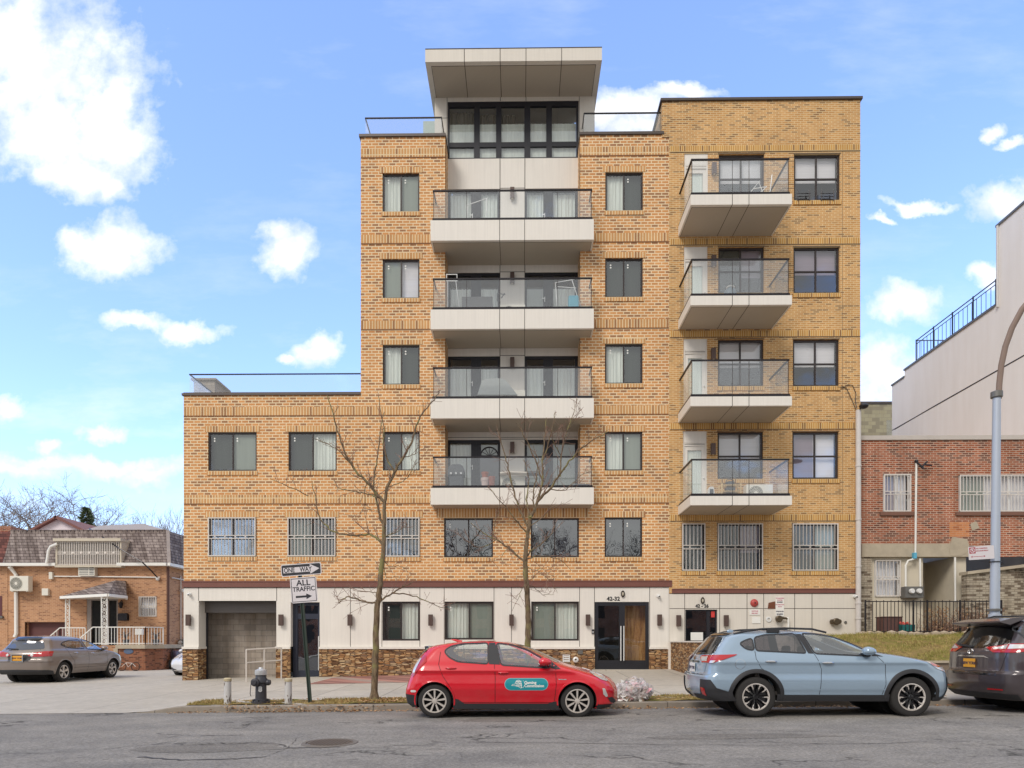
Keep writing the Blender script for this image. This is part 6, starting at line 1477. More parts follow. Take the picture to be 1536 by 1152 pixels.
# neighbour wing further along with maroon mansard
XN = XG0-7
N_ = thing('brick_house', 'neighbouring brick house with maroon mansard roof cut by the picture edge', 'house', (XN, GY, 0)); oN = N_.location
mb = MB(); mb.box(XN, XG0-.005, GY-.02, GY+14, -.1, zE); mb.build('wall', M['brickH'], N_, oN)
mb = MB(); mb.quad((XN, GY-e, zE), (x0b-.003, GY-e, zE), (x0t-.003, GY+t0, zM-.02), (XN, GY+t0, zM-.02)); mb.quad((XN, GY+t0, zM-.02), (x0t, GY+t0, zM-.02), (x0t, GY+13, zM-.02), (XN, GY+13, zM-.02)); mb.build('mansard_roof', M['shingler'], N_, oN, recalc=False)
mb = MB(); mb.box(XN, XG0-.16, GY-.38, GY-.24, zE-.06, zE+.09); mb.build('gutter', wht, N_, oN)
mb = MB(); q = P(-6, 790, GY+2); q2 = P(20, 797, GY+2); mb.box(q[0], q2[0], GY+1.8, GY+3, zM-.1, q[2]); mb.build('chimney', M['brickR'], N_, oN)
mb = MB(); r = R(-20, 3, 894, 924, GY-.03); mb.box(r[0], r[1], GY-.04, GY-.02, r[2], r[3]); fw = mb.build('window', plain('maroon_window', (96, 50, 54), .5), N_, oN); mb = MB(); mb.box(r[0], r[1]+.08, GY-.12, GY-.02, r[2]-.12, r[2]); mb.build('sill', M['cap'], fw, oN)
# gabled house behind
HY = 46
t_ = thing('gabled_house', 'pale gabled house peeping over the mansard roof', 'house', (PX(90, HY), HY, 0)); o = t_.location
gl = P(38, 800, HY); gr = P(142, 800, HY); tp = P(88, 776.5, HY)
mb = MB(); mb.prism([(gl[0], -.3), (gr[0], -.3), (gr[0], gl[2]-.3), (tp[0], tp[2]), (gl[0], gl[2]-.3)], HY, HY+9); mb.build('wall', M['cur_w'], t_, o)
mb = MB(); mb.beam((tp[0]-.05, HY-.15, tp[2]+.02), (gr[0]+.3, HY-.15, gl[2]-.3), .4, .16); mb.beam((tp[0]+.05, HY-.15, tp[2]+.02), (gl[0]-.3, HY-.15, gl[2]-.3), .4, .12)
mb.quad((tp[0], HY-.3, tp[2]+.1), (gr[0]+.3, HY-.3, gl[2]-.22), (gr[0]+.3, HY+9, gl[2]-.22), (tp[0], HY+9, tp[2]+.1)); mb.quad((tp[0], HY-.3, tp[2]+.1), (gl[0]-.3, HY-.3, gl[2]-.22), (gl[0]-.3, HY+9, gl[2]-.22), (tp[0], HY+9, tp[2]+.1))
mb.build('roof', plain('red_brown_roof', (132, 92, 86), .9), t_, o)
# ------------------------------------------------------------------ vehicles
def pchip(pts):
    xs = [p[0] for p in pts]; ys = [p[1] for p in pts]; n = len(xs)
    d = [(ys[i+1]-ys[i])/(xs[i+1]-xs[i]) for i in range(n-1)]; m = [d[0]]
    for i in range(1, n-1): m.append(0 if d[i-1]*d[i] <= 0 else 2*d[i-1]*d[i]/(d[i-1]+d[i]))
    m.append(d[-1])
    def f(x):
        if x <= xs[0]: return ys[0]
        if x >= xs[-1]: return ys[-1]
        i = 0
        while xs[i+1] < x: i += 1
        h = xs[i+1]-xs[i]; t = (x-xs[i])/h
        return (2*t**3-3*t*t+1)*ys[i]+(t**3-2*t*t+t)*h*m[i]+(-2*t**3+3*t*t)*ys[i+1]+(t**3-t*t)*h*m[i+1]
    return f
def inpoly(x, z, poly):
    c = False; n = len(poly)
    for i in range(n):
        (x1, z1), (x2, z2) = poly[i], poly[i-1]
        if (z1 > z) != (z2 > z) and x < (x2-x1)*(z-z1)/(z2-z1)+x1: c = not c
    return c
def offpoly(poly, d):   # inset (d>0) / outset
    n = len(poly); ar = sum(poly[i-1][0]*poly[i][1]-poly[i][0]*poly[i-1][1] for i in range(n)); sg = 1 if ar > 0 else -1; out = []
    for i in range(n):
        p0, p1, p2 = Vector(poly[i-1]), Vector(poly[i]), Vector(poly[(i+1) % n])
        a = (p1-p0).normalized(); b = (p2-p1).normalized(); na = Vector((-a.y, a.x))*sg; nb = Vector((-b.y, b.x))*sg; s = na+nb
        k = 2/max(.5, s.length_squared) if s.length_squared > .1 else 1
        out.append(tuple(p1+s*k*d*1.0 if True else p1))
    return out
def smoothpoly(poly, it=2, keep=()):
    for _ in range(it):
        q = []
        n = len(poly)
        for i in range(n):
            a, b = poly[i], poly[(i+1) % n]; f = min(.22, .03/(_+1)/max(1e-6, math.hypot(a[0]-b[0], a[1]-b[1])))
            q += [(a[0]*(1-f)+b[0]*f, a[1]*(1-f)+b[1]*f), (a[0]*f+b[0]*(1-f), a[1]*f+b[1]*(1-f))]
        poly = q
    return poly
def clip(poly, ax, lo, hi):
    for sgn, lim in ((1, lo), (-1, hi)):
        out = []
        for i in range(len(poly)):
            a, b = poly[i-1], poly[i]; da, db = (a[ax]-lim)*sgn, (b[ax]-lim)*sgn
            if (da >= 0) != (db >= 0): t = da/(da-db); out.append((a[0]+(b[0]-a[0])*t, a[1]+(b[1]-a[1])*t))
            if db >= 0: out.append(b)
        poly = out
        if not poly: return poly
    return poly
class Car:
    def __init__(s, sp):
        s.sp = sp; s.xr = pchip(sp['xr']); s.xf = pchip(sp['xf']); s.w = pchip(sp['w'])
        s.kr, s.kf, s.rr, s.rf = sp.get('kr', .06), sp.get('kf', .12), pchip(sp['rr']), pchip(sp['rf'])
        s.z0, s.z1 = sp['w'][0][0], sp['w'][-1][0]
    def tp(s, x):
        L = s.sp['L']; f = max(0, (x-L*.62)/(L*.38)); r = max(0, (L*.3-x)/(L*.3)); return 1-.055*f*f-.035*r*r
    def ends(s, z):
        w = s.w(z); rr = min(s.rr(z), w*.8); rf = min(s.rf(z), w*.8); return w, rr, rf, s.xr(z), s.xf(z)
    def side(s, x, z):       # y>0 of the flank
        w, rr, rf, a, b = s.ends(z); xa, xb = a+s.kr+rr, b-s.kf-rf; y = w
        if x < xa: t = min(1, (xa-x)/rr); y = w-rr+rr*math.sqrt(max(0, 1-t*t))
        if x > xb: t = min(1, (x-xb)/rf); y = w-rf+rf*math.sqrt(max(0, 1-t*t))
        return (x, y*s.tp(x), z)
    def rear(s, y, z):
        w, rr, rf, a, b = s.ends(z); ya = abs(y)/s.tp(a)
        x = a+s.kr*(min(ya, w-rr)/(w-rr))**2
        if ya > w-rr: t = min(1, (ya-(w-rr))/rr); x = a+s.kr+rr*(1-math.sqrt(max(0, 1-t*t)))
        return (x, y, z)
    def front(s, y, z):
        w, rr, rf, a, b = s.ends(z); ya = abs(y)/s.tp(b)
        x = b-s.kf*(min(ya, w-rf)/(w-rf))**2
        if ya > w-rf: t = min(1, (ya-(w-rf))/rf); x = b-s.kf-rf*(1-math.sqrt(max(0, 1-t*t)))
        return (x, y, z)
    def rq(s, q, z):         # unrolled round the rear corner; q = metres past the corner start along the flank, negative on the tail
        w, rr, rf, a, b = s.ends(z); La = PI/2*rr
        if q < 0: y = (w-rr)+q; return s.rear(y*s.tp(a), z)
        if q < La: t = q/rr; x = a+s.kr+rr*(1-math.cos(t)); return (x, (w-rr+rr*math.sin(t))*s.tp(x), z)
        x = a+s.kr+rr+(q-La); return (x, w*s.tp(x), z)
    def outline(s, z):
        w, rr, rf, a, b = s.ends(z); P_ = []
        for i in range(9): y = (w-rr)*i/9; P_.append((a+s.kr*(y/(w-rr))**2, y, 'r'))
        for i in range(8): t = PI/2*i/8; P_.append((a+s.kr+rr*(1-math.cos(t)), w-rr+rr*math.sin(t), 'c'))
        xa, xb = a+s.kr+rr, b-s.kf-rf; n = s.sp.get('n', 150)
        for i in range(n): P_.append((xa+(xb-xa)*i/n, w, 's'))
        for i in range(9): t = PI/2*i/9; P_.append((xb+rf*math.sin(t), w-rf+rf*math.cos(t), 'k'))
        for i in range(9): y = (w-rf)*(1-i/8); P_.append((b-s.kf*(y/(w-rf))**2, y, 'f'))
        return [(x, y*s.tp(x), t) for x, y, t in P_]
    def body(s):
        sp = s.sp; zs = [s.z0]; 
        while zs[-1] < s.z1-.13: zs.append(zs[-1]+.021)
        zs += [s.z1-q for q in (.115, .1, .085, .07, .055, .042, .03, .02, .012, .006, 0)]
        rows = [s.outline(z) for z in zs]; n = len(rows[0]); mb = MB()
        for r, z in zip(rows, zs):
            for x, y, t in r: mb.v.append((x, y, z))
        N = len(mb.v); mb.v += [(x, -y, z) for (x, y, z) in mb.v]
        ws = [offpoly(p_, .012) for p_ in sp['holes']]
        for i in range(len(zs)-1):
            for j in range(n-1):
                cx = (rows[i][j][0]+rows[i+1][j+1][0])/2; cy = (rows[i][j][1]+rows[i+1][j+1][1])/2; cz = (zs[i]+zs[i+1])/2; t = rows[i][j][2]
                if t in 'sc' and any(inpoly(cx, cz, p_) for p_ in ws): continue
                if any((cx-ax)**2+(cz-sp['r'])**2 < (sp['ra']+.012)**2 for ax in sp['ax']) and cy > s.w(cz)*.5 and t in 'sck': continue
                if t == 'f' and sp['ws'][0] < cz < sp['ws'][1] and cy < s.w(cz)*.82: continue
                q = (i*n+j, i*n+j+1, (i+1)*n+j+1, (i+1)*n+j)
                mb.f.append(q[::-1]); mb.m.append(0); mb.f.append(tuple(N+k for k in q)); mb.m.append(0)
        k = len(zs)-1; c = len(mb.v); top = rows[-1]; cxm = sum(p_[0] for p_ in top)/n
        for j in range(n-1):
            for sg, off in ((1, 0), (-1, N)):
                a, b = k*n+j+off, k*n+j+1+off
                mb.v += [(top[j][0], 0, zs[-1]+.004*(1 if top[j][1] > .05 else 0)), (top[j+1][0], 0, zs[-1]+.004*(1 if top[j+1][1] > .05 else 0))]
                f = (a, b, len(mb.v)-1, len(mb.v)-2); mb.f.append(f if sg < 0 else f[::-1]); mb.m.append(0)
        o0 = rows[0]
        for j in range(n-1):
            x1, y1, x2, y2 = o0[j][0], o0[j][1], o0[j+1][0], o0[j+1][1]
            if any(abs((x1+x2)/2-ax) < sp['ra'] for ax in sp['ax']): y1 *= .7; y2 *= .7
            mb.quad((x1, y1, s.z0), (x2, y2, s.z0), (x2, -y2, s.z0), (x1, -y1, s.z0), 1)
        return mb
    def patch(s, mp, poly, off=.004, cell=.045, sides=(1, -1), sm=0, back=None):
        if sm: poly = smoothpoly(poly, sm)
        mb = MB(); us = [p_[0] for p_ in poly]; vs = [p_[1] for p_ in poly]
        nu = int(math.ceil((max(us)-min(us))/cell)); nv = int(math.ceil((max(vs)-min(vs))/cell)); cache = {}
        def pt(u, v):
            k = (round(u, 5), round(v, 5))
            if k not in cache:
                e = .006; p_ = Vector(mp(u, v)); du = Vector(mp(u+e, v))-Vector(mp(u-e, v)); dv = Vector(mp(u, v+e))-Vector(mp(u, v-e)); nn = du.cross(dv)
                nn = nn.normalized() if nn.length > 1e-9 else Vector((0, 1, 0))
                if nn.dot(Vector((0, 1, 0)) if mp in (s.side,) else (Vector((-1, 0, 0)) if mp == s.rear else (Vector((1, 0, .4)) if mp == s.front else Vector((-.7, .7, 0))))) < 0: nn = -nn
                mb.v.append(tuple(p_+nn*off)); cache[k] = len(mb.v)-1
            return cache[k]
        tris = tessellate_polygon([[Vector((p_[0], p_[1], 0)) for p_ in poly]])
        for t in tris:
            T = [poly[i] for i in t]; tu = [p_[0] for p_ in T]; tv = [p_[1] for p_ in T]
            for i in range(int((min(tu)-min(us))/cell), int((max(tu)-min(us))/cell)+1):
                c1 = clip(T, 0, min(us)+i*cell, min(us)+(i+1)*cell)
                if len(c1) < 3: continue
                for j in range(int((min(tv)-min(vs))/cell), int((max(tv)-min(vs))/cell)+1):
                    c2 = clip(c1, 1, min(vs)+j*cell, min(vs)+(j+1)*cell)
                    ids = []
                    for p_ in c2:
                        k = pt(*p_)
                        if k not in ids: ids.append(k)
                    if len(ids) > 2: mb.f.append(tuple(ids)); mb.m.append(0)
        if -1 in sides:
            N = len(mb.v); mir = [(x, -y, z) for x, y, z in mb.v]; fm = [tuple(N+k for k in reversed(f)) for f in mb.f]
            if 1 in sides: mb.v += mir; mb.f += fm; mb.m += [0]*len(fm)
            else: mb.v = mir; mb.f = [tuple(k-N for k in f) for f in fm]
        return mb
    def stroke(s, mp, pts, wd=.009, off=.003, sides=(1, -1), closed=False):
        mb = MB(); P_ = [Vector(p_) for p_ in pts]+([Vector(pts[0])] if closed else []); q = []
        for a, b in zip(P_[:-1], P_[1:]):
            n = max(1, int((b-a).length/.05)); q += [a.lerp(b, i/n) for i in range(n)]
        q.append(P_[-1])
        rows = []
        for i, p_ in enumerate(q):
            d = (q[min(i+1, len(q)-1)]-q[max(i-1, 0)])
            if closed and i in (0, len(q)-1): d = q[1]-q[-2]
            d.normalize(); nn = Vector((-d.y, d.x))*wd/2; rr = []
            for r_ in (p_-nn, p_+nn):
                e = .006; c = Vector(mp(*r_)); du = Vector(mp(r_.x+e, r_.y))-Vector(mp(r_.x-e, r_.y)); dv = Vector(mp(r_.x, r_.y+e))-Vector(mp(r_.x, r_.y-e)); n3 = du.cross(dv)
                n3 = n3.normalized() if n3.length > 1e-9 else Vector((0, 1, 0)); ref = Vector((0, 1, 0)) if mp == s.side else (Vector((-1, 0, 0)) if mp == s.rear else Vector((-.7, .7, 0)))
                if n3.dot(ref) < 0: n3 = -n3
                rr.append(c+n3*off)
            rows.append(rr)
        for sg in sides:
            for r0, r1 in zip(rows[:-1], rows[1:]): mb.quad(*[(v.x, v.y*sg, v.z) for v in (r0[0], r1[0], r1[1], r0[1])])
        return mb
def paint(name, c, flake=.0, metal=0.0, rough=.32):
    t = NT(name); c = lin(c); o = t.obj(); f = t.noise(o, 2.5, 4)
    sp = t.n('ShaderNodeSeparateXYZ'); t.set(sp, 0, o); dirt = t.rng(sp.outputs[2], .15, .6, .14, 0)
    col = t.mix(f, tuple(v*.94 for v in c), tuple(min(1, v*1.04) for v in c)); col = t.mix(t.math('MULTIPLY', dirt, t.rng(t.noise(o, 7, 4), .35, .7)), col, lin((128, 116, 104)))
    t.bsdf(col, rough, metal, None, .5, 1.0, Coat_Roughness=.06); return t.mat
M['tyre'] = plain('tyre_rubber', (44, 42, 41), .85, var=.15, nsc=20)
M['trim'] = plain('black_plastic_trim', (46, 46, 49), .6, var=.1)
M['gloss'] = plain('gloss_black', (18, 18, 20), .12, coat=.5)
M['chrome'] = plain('chrome', (210, 210, 212), .15, 1.0, var=.03)
M['alloy'] = plain('silver_alloy', (214, 206, 198), .32, .45, var=.05)
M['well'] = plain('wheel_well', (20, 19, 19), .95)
M['redlens'] = plain('red_lens', (176, 22, 30), .12, coat=1.0, var=.1)
M['clearlens'] = plain('clear_lens', (220, 216, 214), .1, .3, coat=1.0, var=.08)
M['amber'] = plain('amber_lens', (206, 120, 70), .15, coat=1.0)
M['seat'] = plain('seat_fabric', (150, 144, 136), .9); M['seatd'] = plain('dark_seat', (70, 66, 64), .9)
def wheel_proto(car, x, y, r, style, rim_r, wd=.2, faces=-1):
    root = car
    mb = MB(); h = wd/2
    mb.lathe([(rim_r*1.02, -h*.86), (rim_r*1.06, -h*.98), (r*.86, -h*1.0), (r*.955, -h*.9), (r, -h*.68), (r, h*.68), (r*.955, h*.9), (r*.86, h), (rim_r*1.02, h*.86)], (x, y, r), 'y', 48)
    tb = []
    w = mb.build('wheel', M['tyre'], car, (x, y, r), smooth=True, angle=50)
    fs = faces; yo = y+fs*h
    rm = MB(); mk = {0: 0}
    def L(rad, d): return (rad, fs*(h*d))
    rm.lathe([L(rim_r*1.04, .9), L(rim_r*1.05, .97), L(rim_r*.98, .99), L(rim_r*.93, .86), L(rim_r*.9, .3), L(0, .25)], (x, y, r), 'y', 40, m=1)
    for q in range(len(rm.f)):
        if q < 40*3: rm.m[q] = 0
    ns = {'multi': 9, 'five': 5, 'y': 5}[style]
    for k in range(ns):
        a = 2*PI*k/ns+PI/2
        def pp(rad, da, dep): return (x+rad*math.cos(a+da), y+fs*h*dep, r+rad*math.sin(a+da))
        if style == 'multi':
            i0, i1 = .13, .085; o0 = rim_r*.95
            rm.poly([pp(rim_r*.18, -.3, .82), pp(rim_r*.18, .3, .82), pp(o0, i1, .93), pp(o0, -i1, .93)], 0); rm.poly([pp(rim_r*.18, .3, .82), pp(rim_r*.2, .35, .5), pp(o0, i1*1.3, .6), pp(o0, i1, .93)], 0); rm.poly([pp(rim_r*.18, -.3, .82), pp(rim_r*.2, -.35, .5), pp(o0, -i1*1.3, .6), pp(o0, -i1, .93)], 0)
        elif style == 'five':
            o0 = rim_r*.95
            rm.poly([pp(rim_r*.2, -.5, .8), pp(rim_r*.2, .5, .8), pp(o0, .2, .92), pp(o0, -.2, .92)], 0); rm.poly([pp(rim_r*.2, .5, .8), pp(rim_r*.2, .6, .4), pp(o0, .26, .5), pp(o0, .2, .92)], 0); rm.poly([pp(rim_r*.2, -.5, .8), pp(rim_r*.2, -.6, .4), pp(o0, -.26, .5), pp(o0, -.2, .92)], 0)
        else:
            o0 = rim_r*.96
            for sg in (1, -1):
                rm.poly([pp(rim_r*.16, sg*.05, .80), pp(rim_r*.3, sg*.5, .80), pp(o0, sg*.42, .95), pp(o0, sg*.22, .95)], 1)
                rm.poly([pp(rim_r*.5, sg*.30, .86), pp(rim_r*.5, sg*.40, .86), pp(o0, sg*.36, .965), pp(o0, sg*.28, .965)], 0)
            rm.poly([pp(rim_r*.78, -.42, .90), pp(rim_r*.78, -.34, .90), pp(o0, -.28, .97), pp(o0, -.46, .97)], 0); rm.poly([pp(rim_r*.78, .42, .90), pp(rim_r*.78, .34, .90), pp(o0, .28, .97), pp(o0, .46, .97)], 0)
    rm.lathe([(0, fs*h*.92), (rim_r*.17, fs*h*.9), (rim_r*.22, fs*h*.78), (rim_r*.24, fs*h*.5)], (x, y, r), 'y', 24, m=0 if style != 'y' else 1)
    for k in range(5): a = 2*PI*k/5; rm.lathe([(0, fs*h*.86), (.009, fs*h*.86), (.011, fs*h*.5)], (x+rim_r*.3*math.cos(a), y, r+rim_r*.3*math.sin(a)), 'y', 8, m=1)
    rm.build('rim', [M['alloy'], M['gloss'] if style == 'y' else M['well']], w, (x, y, r), recalc=True)
    return w
def build_car(sp):
    c = Car(sp); root = thing('parked_car', sp['label'], sp.get('cat', 'car'), (0, 0, 0), sp.get('group')); O = (0, 0, 0)
    pm = sp['paint']; bd = c.body().build('body', [pm, M['well']], root, smooth=True, weld=True, angle=28)
    # windows
    for kind, poly, mt in sp['wins']:
        for sd_ in (1, -1):
            wn_ = c.patch(c.side, smoothpoly(offpoly(poly, .008), 2), .003, .05, sides=(sd_,)).build('window', M[mt], root, smooth=True, recalc=False)
            c.stroke(c.side, smoothpoly(poly, 2), .026, .005, sides=(sd_,), closed=True).build('window_seal', M['trim'], wn_, recalc=False)
    for poly in sp.get('blacks', []):
        for sd_ in (1, -1): c.patch(c.side, poly, .004, sides=(sd_,)).build('pillar_trim', M['trim'], root, recalc=False)
    wz0, wz1 = sp['ws']; w0, w1 = c.w(wz0)*.86, c.w(wz1)*.86
    c.patch(c.front, [(-w0, wz0-.02), (w0, wz0-.02), (w1, wz1+.02), (-w1, wz1+.02)], .004, .06, sides=(1,)).build('windscreen', M['carglass'], root, smooth=True, recalc=False)
    rz = sp['rg']; c.patch(c.rear, smoothpoly(rz+[(-a, b) for a, b in reversed(rz)], 2), .005, .05, sides=(1,)).build('rear_window', M[sp.get('rgm', 'gloss')], root, smooth=True, recalc=False)
    # arches and wheels
    tr = sp.get('clad', pm); lip = sp.get('lip', .03)
    for ax in sp['ax']:
        for sg in (1, -1):
            mb = MB(); n = 40; ra = sp['ra']; pts = []
            for i in range(n+1):
                a = -.22+(PI+.44)*i/n; ca, sa = math.cos(a), math.sin(a)
                def q(r_, off, inn=0):
                    x, z = ax+r_*ca, sp['r']+r_*sa; z = max(z, c.z0+.005); p_ = c.side(x, z); return (x, sg*(p_[1]+off-inn), z)
                pts.append([q(ra+lip, .001), q(ra+lip*.8, .012), q(ra, .014), q(ra-.004, 0, .24)])
            for i in range(n):
                for k in range(3): mb.quad(pts[i][k], pts[i+1][k], pts[i+1][k+1], pts[i][k+1], 0 if k < 2 else 1)
            mb.build('wheel_arch', [tr, M['well']], root, smooth=True, recalc=False, angle=50)
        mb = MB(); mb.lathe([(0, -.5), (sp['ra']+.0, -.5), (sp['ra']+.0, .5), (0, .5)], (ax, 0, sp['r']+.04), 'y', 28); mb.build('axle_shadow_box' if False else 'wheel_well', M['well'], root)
    for ax in sp['ax']:
        for sg in (-1, 1):
            wheel_proto(root, ax, sg*(c.w(.4)*c.tp(ax)-.105), sp['r'], sp['style'], sp['rim'], .205, sg)
    for nm, mt, mp, poly, off in sp.get('patches', []):
        s_ = (1, -1); f = {'s': c.side, 'r': c.rear, 'q': c.rq, 'f': c.front}[mp]
        if mp == 'R': f = c.rear
        for sd_ in ((1,) if mp in 'r' and min(p_[0] for p_ in poly) < 0 else s_):
            if nm.startswith('decal') and sd_ == 1: pass
            c.patch(f, poly, off, .03 if len(poly) > 8 else .04, sides=(sd_,)).build(nm, M[mt] if isinstance(mt, str) else mt, root, smooth=True, recalc=False)
    sm_ = MB()
    for mp, pts in sp.get('seams', []): merge(sm_, c.stroke({'s': c.side, 'r': c.rear, 'q': c.rq}[mp], pts, .008, .0025, sides=(1, -1)))
    sm_.build('door_seam', M['well'], root, recalc=False)
    for hx, hz in sp['handles']:
        for sg in (1, -1):
            p_ = c.side(hx, hz); mb = MB(); mb.ball((0, 0, 0), 1, 12); mb.xf(lambda v: Vector((p_[0]+v.x*.105, sg*(p_[1]+.012)+v.y*.024, p_[2]+v.z*.02))); mb.build('door_handle', sp.get('hm', pm), root, smooth=True)
    for sg in (1, -1):
        mx, mz = sp['mirror']; p_ = c.side(mx, mz); y = p_[1]+.13; mb = MB(); mb.ball((0, 0, 0), 1, 16)
        def wf(v): return Vector((mx+v.x*(.15 if v.x > 0 else .09), sg*(y+v.y*.11), mz+.02+v.z*.085*(1 if v.z > 0 else .75)))
        mb.xf(wf); m_ = mb.build('mirror', pm, root, smooth=True)
        mb = MB(); mb.beam((mx+.0, sg*(y-.02), mz-.04), (mx+.06, sg*(p_[1]-.06), mz-.08), .08, .035); mb.build('mirror_arm', M['trim'], m_)
    # cabin
    f0, bz = sp['cab'] ; hw = c.w(.7)*.82; mb = MB(); mb.box(sp['ax'][0]+.1, sp['ax'][1]-.55, -hw, hw, c.z0+.1, c.z0+.16); mb.box(sp['ax'][1]-.62, sp['ax'][1]-.1, -hw, hw, bz-.2, bz-.03); mb.box(sp['ax'][0]-.3, sp['ax'][0]+.05, -hw*.9, hw*.9, c.z0+.3, bz-.1)
    mb.build('interior', M['seatd'], root)
    for sx in (f0, f0-.95):
        for sy in (-.36, .36):
            mb = MB(); mb.prism([(sx-.25, .32), (sx+.28, .32), (sx+.3, .5), (sx-.08, .48), (sx-.2, bz+.05), (sx-.32, bz+.02)], sy-.25, sy+.25); mb.prism([(sx-.3, bz+.06), (sx-.2, bz+.06), (sx-.19, bz+.24), (sx-.28, bz+.24)], sy-.12, sy+.12); mb.build('seat', M[sp.get('seat', 'seat')], root, bevel=.03)
    mb = MB(); wx = f0+.42; mb.tube([(wx+.05*math.sin(a), .36+.18*math.cos(a), bz-.05+.17*math.sin(a)) for a in [2*PI*i/20 for i in range(21)]], .014, 6, cap=False); mb.build('steering_wheel', M['trim'], root)
    return c, root
def plate(c, root, y, z, mat_, txt, w=.31, h=.16, tcol=None):
    x = min(c.rear(y, z+q)[0] for q in (-h/2, 0, h/2))-.012; t_ = MB(); t_.box(x-.006, x+.01, y-w/2, y+w/2, z-h/2, z+h/2, 0); add_text(t_, txt, .075, (x-.007, y, z-.005), ux=(0, -1, 0), uy=(0, 0, 1), m=1, bold=.002, sx=.95)
    t_.build('licence_plate', [mat_, tcol or M['blacktxt']], root)
EP = lambda cx, cz, rx, rz, n=20: [(cx+rx*math.cos(2*PI*i/n), cz+rz*math.sin(2*PI*i/n)) for i in range(n)]
# ---- red hatchback
rw = [(.683,1.189),(.80,1.272),(.994,1.314),(1.475,1.33),(1.486,.958),(.939,.997),(.772,1.078)]
fw = [(1.62,1.325),(1.911,1.296),(2.189,1.203),(2.44,1.064),(2.60,.948),(2.575,.885),(1.717,.939)]
pill = [(1.786+.1+.66*0, 0)]
def pillp(x0, x1, z0, z1, n=10):
    r_ = (z1-z0)/2; zc = (z0+z1)/2; return [(x1-r_+r_*math.sin(PI*i/n), zc+r_*math.cos(PI*i/n)) for i in range(n+1)]+[(x0+r_-r_*math.sin(PI*i/n), zc-r_*math.cos(PI*i/n)) for i in range(n+1)]
M['teal'] = plain('teal_decal', (16, 140, 152), .4, var=.04); M['paleteal'] = plain('pale_edge', (120, 190, 196), .4)
redp_ = paint('red_car_paint', (208, 8, 34), rough=.25)
red = dict(L=3.95, label='red hatchback with a teal pill shaped door decal parked along the kerb', group='cars parked along the kerb', paint=redp_,
  xr=[(.15,.10),(.26,-.04),(.42,-.07),(.59,-.03),(.81,.05),(1.0,.14),(1.16,.235),(1.23,.30),(1.28,.42),(1.32,.62),(1.355,.95),(1.375,1.35)],
  xf=[(.15,3.72),(.26,3.90),(.45,3.90),(.55,3.86),(.65,3.78),(.74,3.62),(.85,3.26),(.95,2.92),(1.04,2.70),(1.16,2.45),(1.286,2.13),(1.345,1.9),(1.375,1.5)],
  w=[(.15,.76),(.26,.785),(.34,.80),(.44,.826),(.53,.846),(.6,.845),(.7,.828),(.785,.818),(.835,.842),(.87,.828),(.93,.80),(1.0,.755),(1.2,.655),(1.3,.60),(1.345,.53),(1.375,.40)],
  rr=[(.15,.2),(.9,.2),(1.2,.25),(1.37,.2)], rf=[(.15,.34),(.6,.38),(.8,.38),(.95,.3),(1.2,.2),(1.37,.15)], kr=.05, kf=.1,
  ax=(.528,3.078), r=.298, ra=.345, rim=.205, style='multi', lip=.028, holes=[rw, fw], wins=[('g', rw, 'carglass'), ('g', fw, 'carglass')],
  blacks=[[(1.50,.955),(1.70,.945),(1.605,1.335),(1.49,1.335)], [(2.60,.885),(2.62,1.0),(2.78,.87),(2.70,.865)]],
  ws=(1.0, 1.30), rg=[(0,1.22),(.5,1.2),(.62,.98),(0,.96)], cab=(1.75,.86), mirror=(2.47,.975), handles=[(.825,.886),(1.753,.808)],
  patches=[('taillight','redlens','s',[(.27,1.13),(.36,1.10),(.38,1.0),(.26,.88),(.14,.72),(.10,.76),(.15,.95)],.008), ('taillight_lens','clearlens','s',[(.20,1.02),(.28,1.06),(.17,.80),(.13,.80)],.012), ('spoiler_tip','gloss','s',[(.29,1.27),(.40,1.28),(.345,1.16),(.31,1.18)],.008),
    ('headlight','clearlens','s',[(3.27,.855),(3.42,.815),(3.56,.755),(3.67,.66),(3.62,.645),(3.5,.68),(3.38,.75)],.007), ('fog_lamp','clearlens','s',[(3.52,.53),(3.57,.52),(3.63,.38),(3.59,.37),(3.54,.42)],.006), ('lower_grille','trim','s',[(3.62,.36),(3.72,.36),(3.82,.27),(3.75,.25),(3.68,.27)],.008),
    ('side_skirt','trim','s',[(.86,.345),(.95,.33),(1.06,.255),(2.55,.255),(2.66,.29),(2.75,.30),(2.75,.152),(.86,.152)],.006), ('rear_bumper_trim','trim','s',[(.0,.42),(.22,.40),(.20,.2),(.1,.16),(.02,.25)],.007), ('front_bumper_trim','trim','s',[(3.42,.24),(3.72,.235),(3.70,.155),(3.43,.155)],.007),
    ('decal_edge','paleteal','s',pillp(1.78,2.556,.494,.709),.0035), ('decal','teal','s',pillp(1.79,2.546,.504,.699),.0055), ('reflector','whitem','s',pillp(.10,.20,.455,.495,5),.006), ('badge','chrome','s',[(2.73,.695),(2.88,.69),(2.88,.678),(2.75,.68)],.005)],
  seams=[('s',[(1.585,1.33),(1.60,.94),(1.615,.7),(1.61,.27)]), ('s',[(2.70,.99),(2.69,.85),(2.70,.6),(2.67,.30)]), ('s',[(.62,1.17),(.60,.95),(.68,.74),(.83,.52),(.88,.36)]), ('s',[(.88,.272),(2.67,.272)]), ('s',[(.93,1.30),(.935,1.0)])])
c, root = build_car(red)
cw = MB()      # writing on the decal, on the flank facing the camera (y<0)
def flank(x, z, off=.008): p_ = c.side(x, z); return (p_[0], -(p_[1]+off), p_[2])
